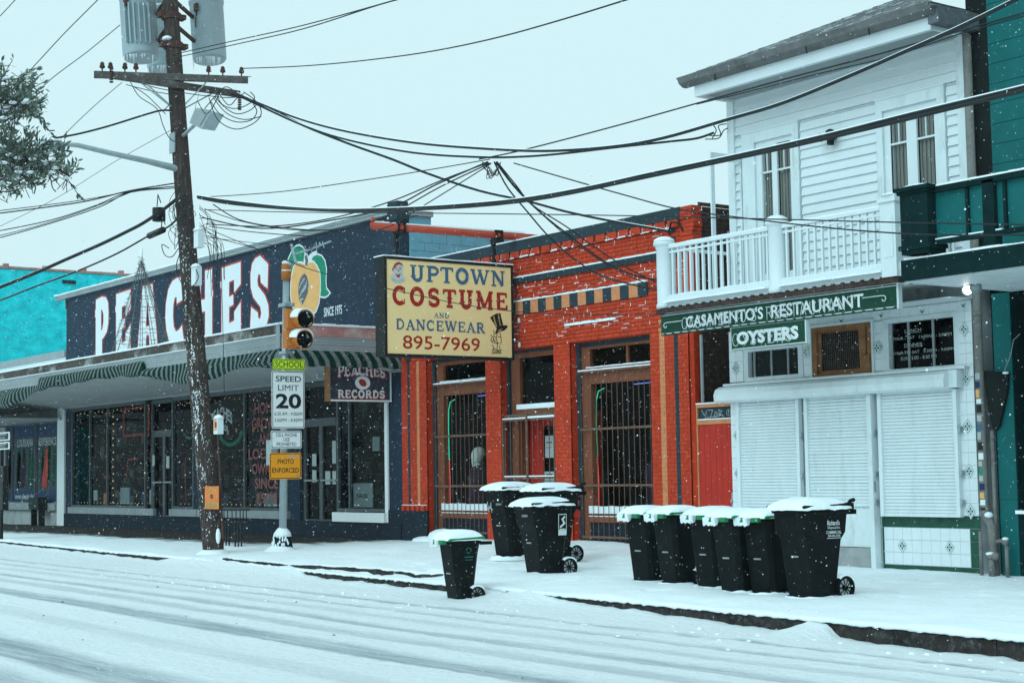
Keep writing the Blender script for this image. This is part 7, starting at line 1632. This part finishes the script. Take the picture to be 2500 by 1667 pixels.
# ------------------------------------------------------------------ oak branches reaching in at the left
random.seed(5)
ok = thing('oak_tree', 'snow-dusted oak branches with small leaves reaching in at upper left', 'tree', (-12.5, -1.2, 0))
DIST = 8.6
def bp_(x, y, d=0): return CAM+ray(*sm(x, y))*(DIST+d)
trunk = [Vector((-12.5, -1.2, -.2)), Vector((-12.4, -1.1, 1.8)), Vector((-12.2, -.8, 3.6)), Vector((-11.6, -.2, 4.6))]
part('trunk', MB().tube(trunk, [.32, .27, .22, .15], 12), M['bark'], ok, True)
def bpt(l, d0=.2): return [bp_(x, y, d0*math.sin(i)) for i, (x, y) in enumerate(l)]
b1 = [trunk[-1]]+bpt([(-120, 330), (-40, 290), (20, 265), (60, 245), (90, 235)]); b2 = [trunk[-1]]+bpt([(-140, 420), (-60, 400), (0, 385), (60, 365), (110, 375), (160, 405)])
part('branch', MB().tube(b1, [.12, .05, .030, .020, .012, .006], 7), M['bark'], ok, True); part('branch', MB().tube(b2, [.12, .05, .034, .024, .015, .010, .005], 7), M['bark'], ok, True)
lm = MB(); tw = MB(); sn = MB()
def clump(cx_, cy_, rx, ry, n, ang):
    for i in range(n):
        while True:
            a, b = random.uniform(-1, 1), random.uniform(-1, 1)
            if a*a+b*b < 1: break
        x, y = cx_+a*rx, cy_+b*ry
        base_ = bp_(x, y, random.uniform(-.35, .35)); dd = Vector((random.gauss(math.cos(ang)*.35, .5), random.gauss(.2, .5), random.gauss(.35, .5))).normalized()
        tip = base_+dd*random.uniform(.08, .16); tw.tube([base_-dd*.08, tip], .0022, 3)
        for k in range(9):
            p = base_+(tip-base_)*random.uniform(0, 1.1); d = (dd+Vector([random.gauss(0, .65) for _ in range(3)])).normalized(); L = random.uniform(.032, .050); s_ = d.cross(Vector([random.gauss(0, 1) for _ in range(3)])).normalized()*L*.17
            lm.add([p, p+d*L*.5+s_, p+d*L, p+d*L*.5-s_], [(0, 1, 2, 3)])
        if random.random() < .3: sn.ell(base_+Vector((0, 0, .01)), (.022, .022, .009), 6, 4)
for c_ in ((20, 200, 30, 25, 42), (60, 195, 16, 22, 22), (-10, 225, 30, 28, 36), (50, 235, 38, 25, 60), (85, 240, 24, 10, 22), (20, 270, 38, 22, 42), (20, 330, 25, 18, 28), (50, 352, 40, 14, 36), (0, 360, 45, 35, 80), (60, 375, 50, 28, 95), (20, 400, 45, 28, 80), (105, 365, 30, 22, 40), (130, 385, 26, 14, 30), (165, 405, 16, 10, 14), (70, 415, 24, 10, 16), (150, 370, 20, 12, 14), (0, 440, 12, 10, 6)):
    clump(c_[0]-16, c_[1]+7, c_[2]*.92, c_[3], int(c_[4]*.46), 0)
for P in ([(30, 255), (45, 225), (60, 200)], [(10, 262), (15, 225), (20, 195)], [(50, 248), (80, 270), (100, 272), (108, 298), (125, 300)], [(60, 365), (90, 340), (110, 327), (135, 325)], [(20, 380), (60, 410), (75, 430)], [(70, 370), (110, 395), (120, 430), (128, 440)], [(110, 375), (140, 400), (165, 410)], [(0, 385), (40, 350), (60, 335), (70, 322)], [(30, 385), (50, 400), (80, 425), (78, 445)], [(0, 440), (25, 440), (40, 435)]):
    tw.tube(smooth(bpt(P, .1), 3), .0035, 4)
for P in ([(10, 262), (25, 258), (40, 246)], [(-10, 392), (20, 378), (45, 365), (60, 358)], [(20, 405), (50, 402), (70, 408)]): sn.tube([p+Vector((0, 0, .018)) for p in smooth(bpt(P, .1), 3)], .018, 5)
part('twigs', tw, M['bark'], ok, stuff=True); part('leaves', lm, M['leaf'], ok, stuff=True); part('branch_snow', sn, M['snow'], ok, True, True)
# ------------------------------------------------------------------ falling snow over the whole street
random.seed(3)
mb = MB(); N = 120000
vs = []; fs = []
for i in range(N):
    x = random.uniform(-60, 3); y = random.uniform(1.2, 19.6); z = random.uniform(.1, 13)
    d = (Vector((x, y, z))-CAM).length
    if d < 7: continue
    r_ = random.choice((.002, .0022, .0025, .003, .0033, .004, .0045, .0065))*random.uniform(.8, 1.2)
    b = len(vs)
    if d < 14: r_ = min(r_, .0045)
    a = random.uniform(0, 2); c_, s_ = math.cos(a)*r_, math.sin(a)*r_
    if d > 14: vs += [(x-r_, y-r_*.8, z), (x+r_, y-r_*.7, z+r_*.3), (x, y+r_, z), (x, y, z+r_*1.5)]; fs += [(b, b+1, b+2), (b, b+1, b+3), (b+1, b+2, b+3), (b+2, b, b+3)]; continue
    vs += [(x+c_, y+s_, z), (x-s_, y+c_, z), (x-c_, y-s_, z), (x+s_, y-c_, z), (x, y, z+r_), (x, y, z-r_)]; fs += [(b, b+1, b+4), (b+1, b+2, b+4), (b+2, b+3, b+4), (b+3, b, b+4), (b+1, b, b+5), (b+2, b+1, b+5), (b+3, b+2, b+5), (b, b+3, b+5)]
for i in range(30):
    p = CAM+ray(random.uniform(0, 2500), random.uniform(300, 1667))*random.uniform(10, 15); r_ = random.uniform(.007, .013); b = len(vs)
    for a_ in range(4): vs.append((p.x+r_*math.cos(a_*PI/2+.4), p.y+r_*math.sin(a_*PI/2+.4), p.z))
    vs += [(p.x, p.y, p.z+r_), (p.x, p.y, p.z-r_*1.2)]; fs += [(b, b+1, b+4), (b+1, b+2, b+4), (b+2, b+3, b+4), (b+3, b, b+4), (b+1, b, b+5), (b+2, b+1, b+5), (b+3, b+2, b+5), (b, b+3, b+5)]
mb.v = vs; mb.f = fs
o = part('falling_snow', mb, M['snow'], None, False, True); tag(o, 'snowflakes drifting through the air over the whole street', 'snow')
# ------------------------------------------------------------------ snow-laden air
hm = bpy.data.materials.new('snowy_air'); hm.use_nodes = True; hn = hm.node_tree; hn.nodes.clear(); ho = hn.nodes.new('ShaderNodeOutputMaterial')
hv = hn.nodes.new('ShaderNodeVolumePrincipled'); hv.inputs['Color'].default_value = (.93, .97, 1, 1); hv.inputs['Density'].default_value = .00035; hv.inputs['Anisotropy'].default_value = .2; hn.links.new(hv.outputs[0], ho.inputs['Volume'])
hz = part('haze', MB().box(-261, 61, -61, 161, -1.4, 14.5), hm, None, False, True); tag(hz, 'thin haze of blowing snow filling the street air', 'haze')
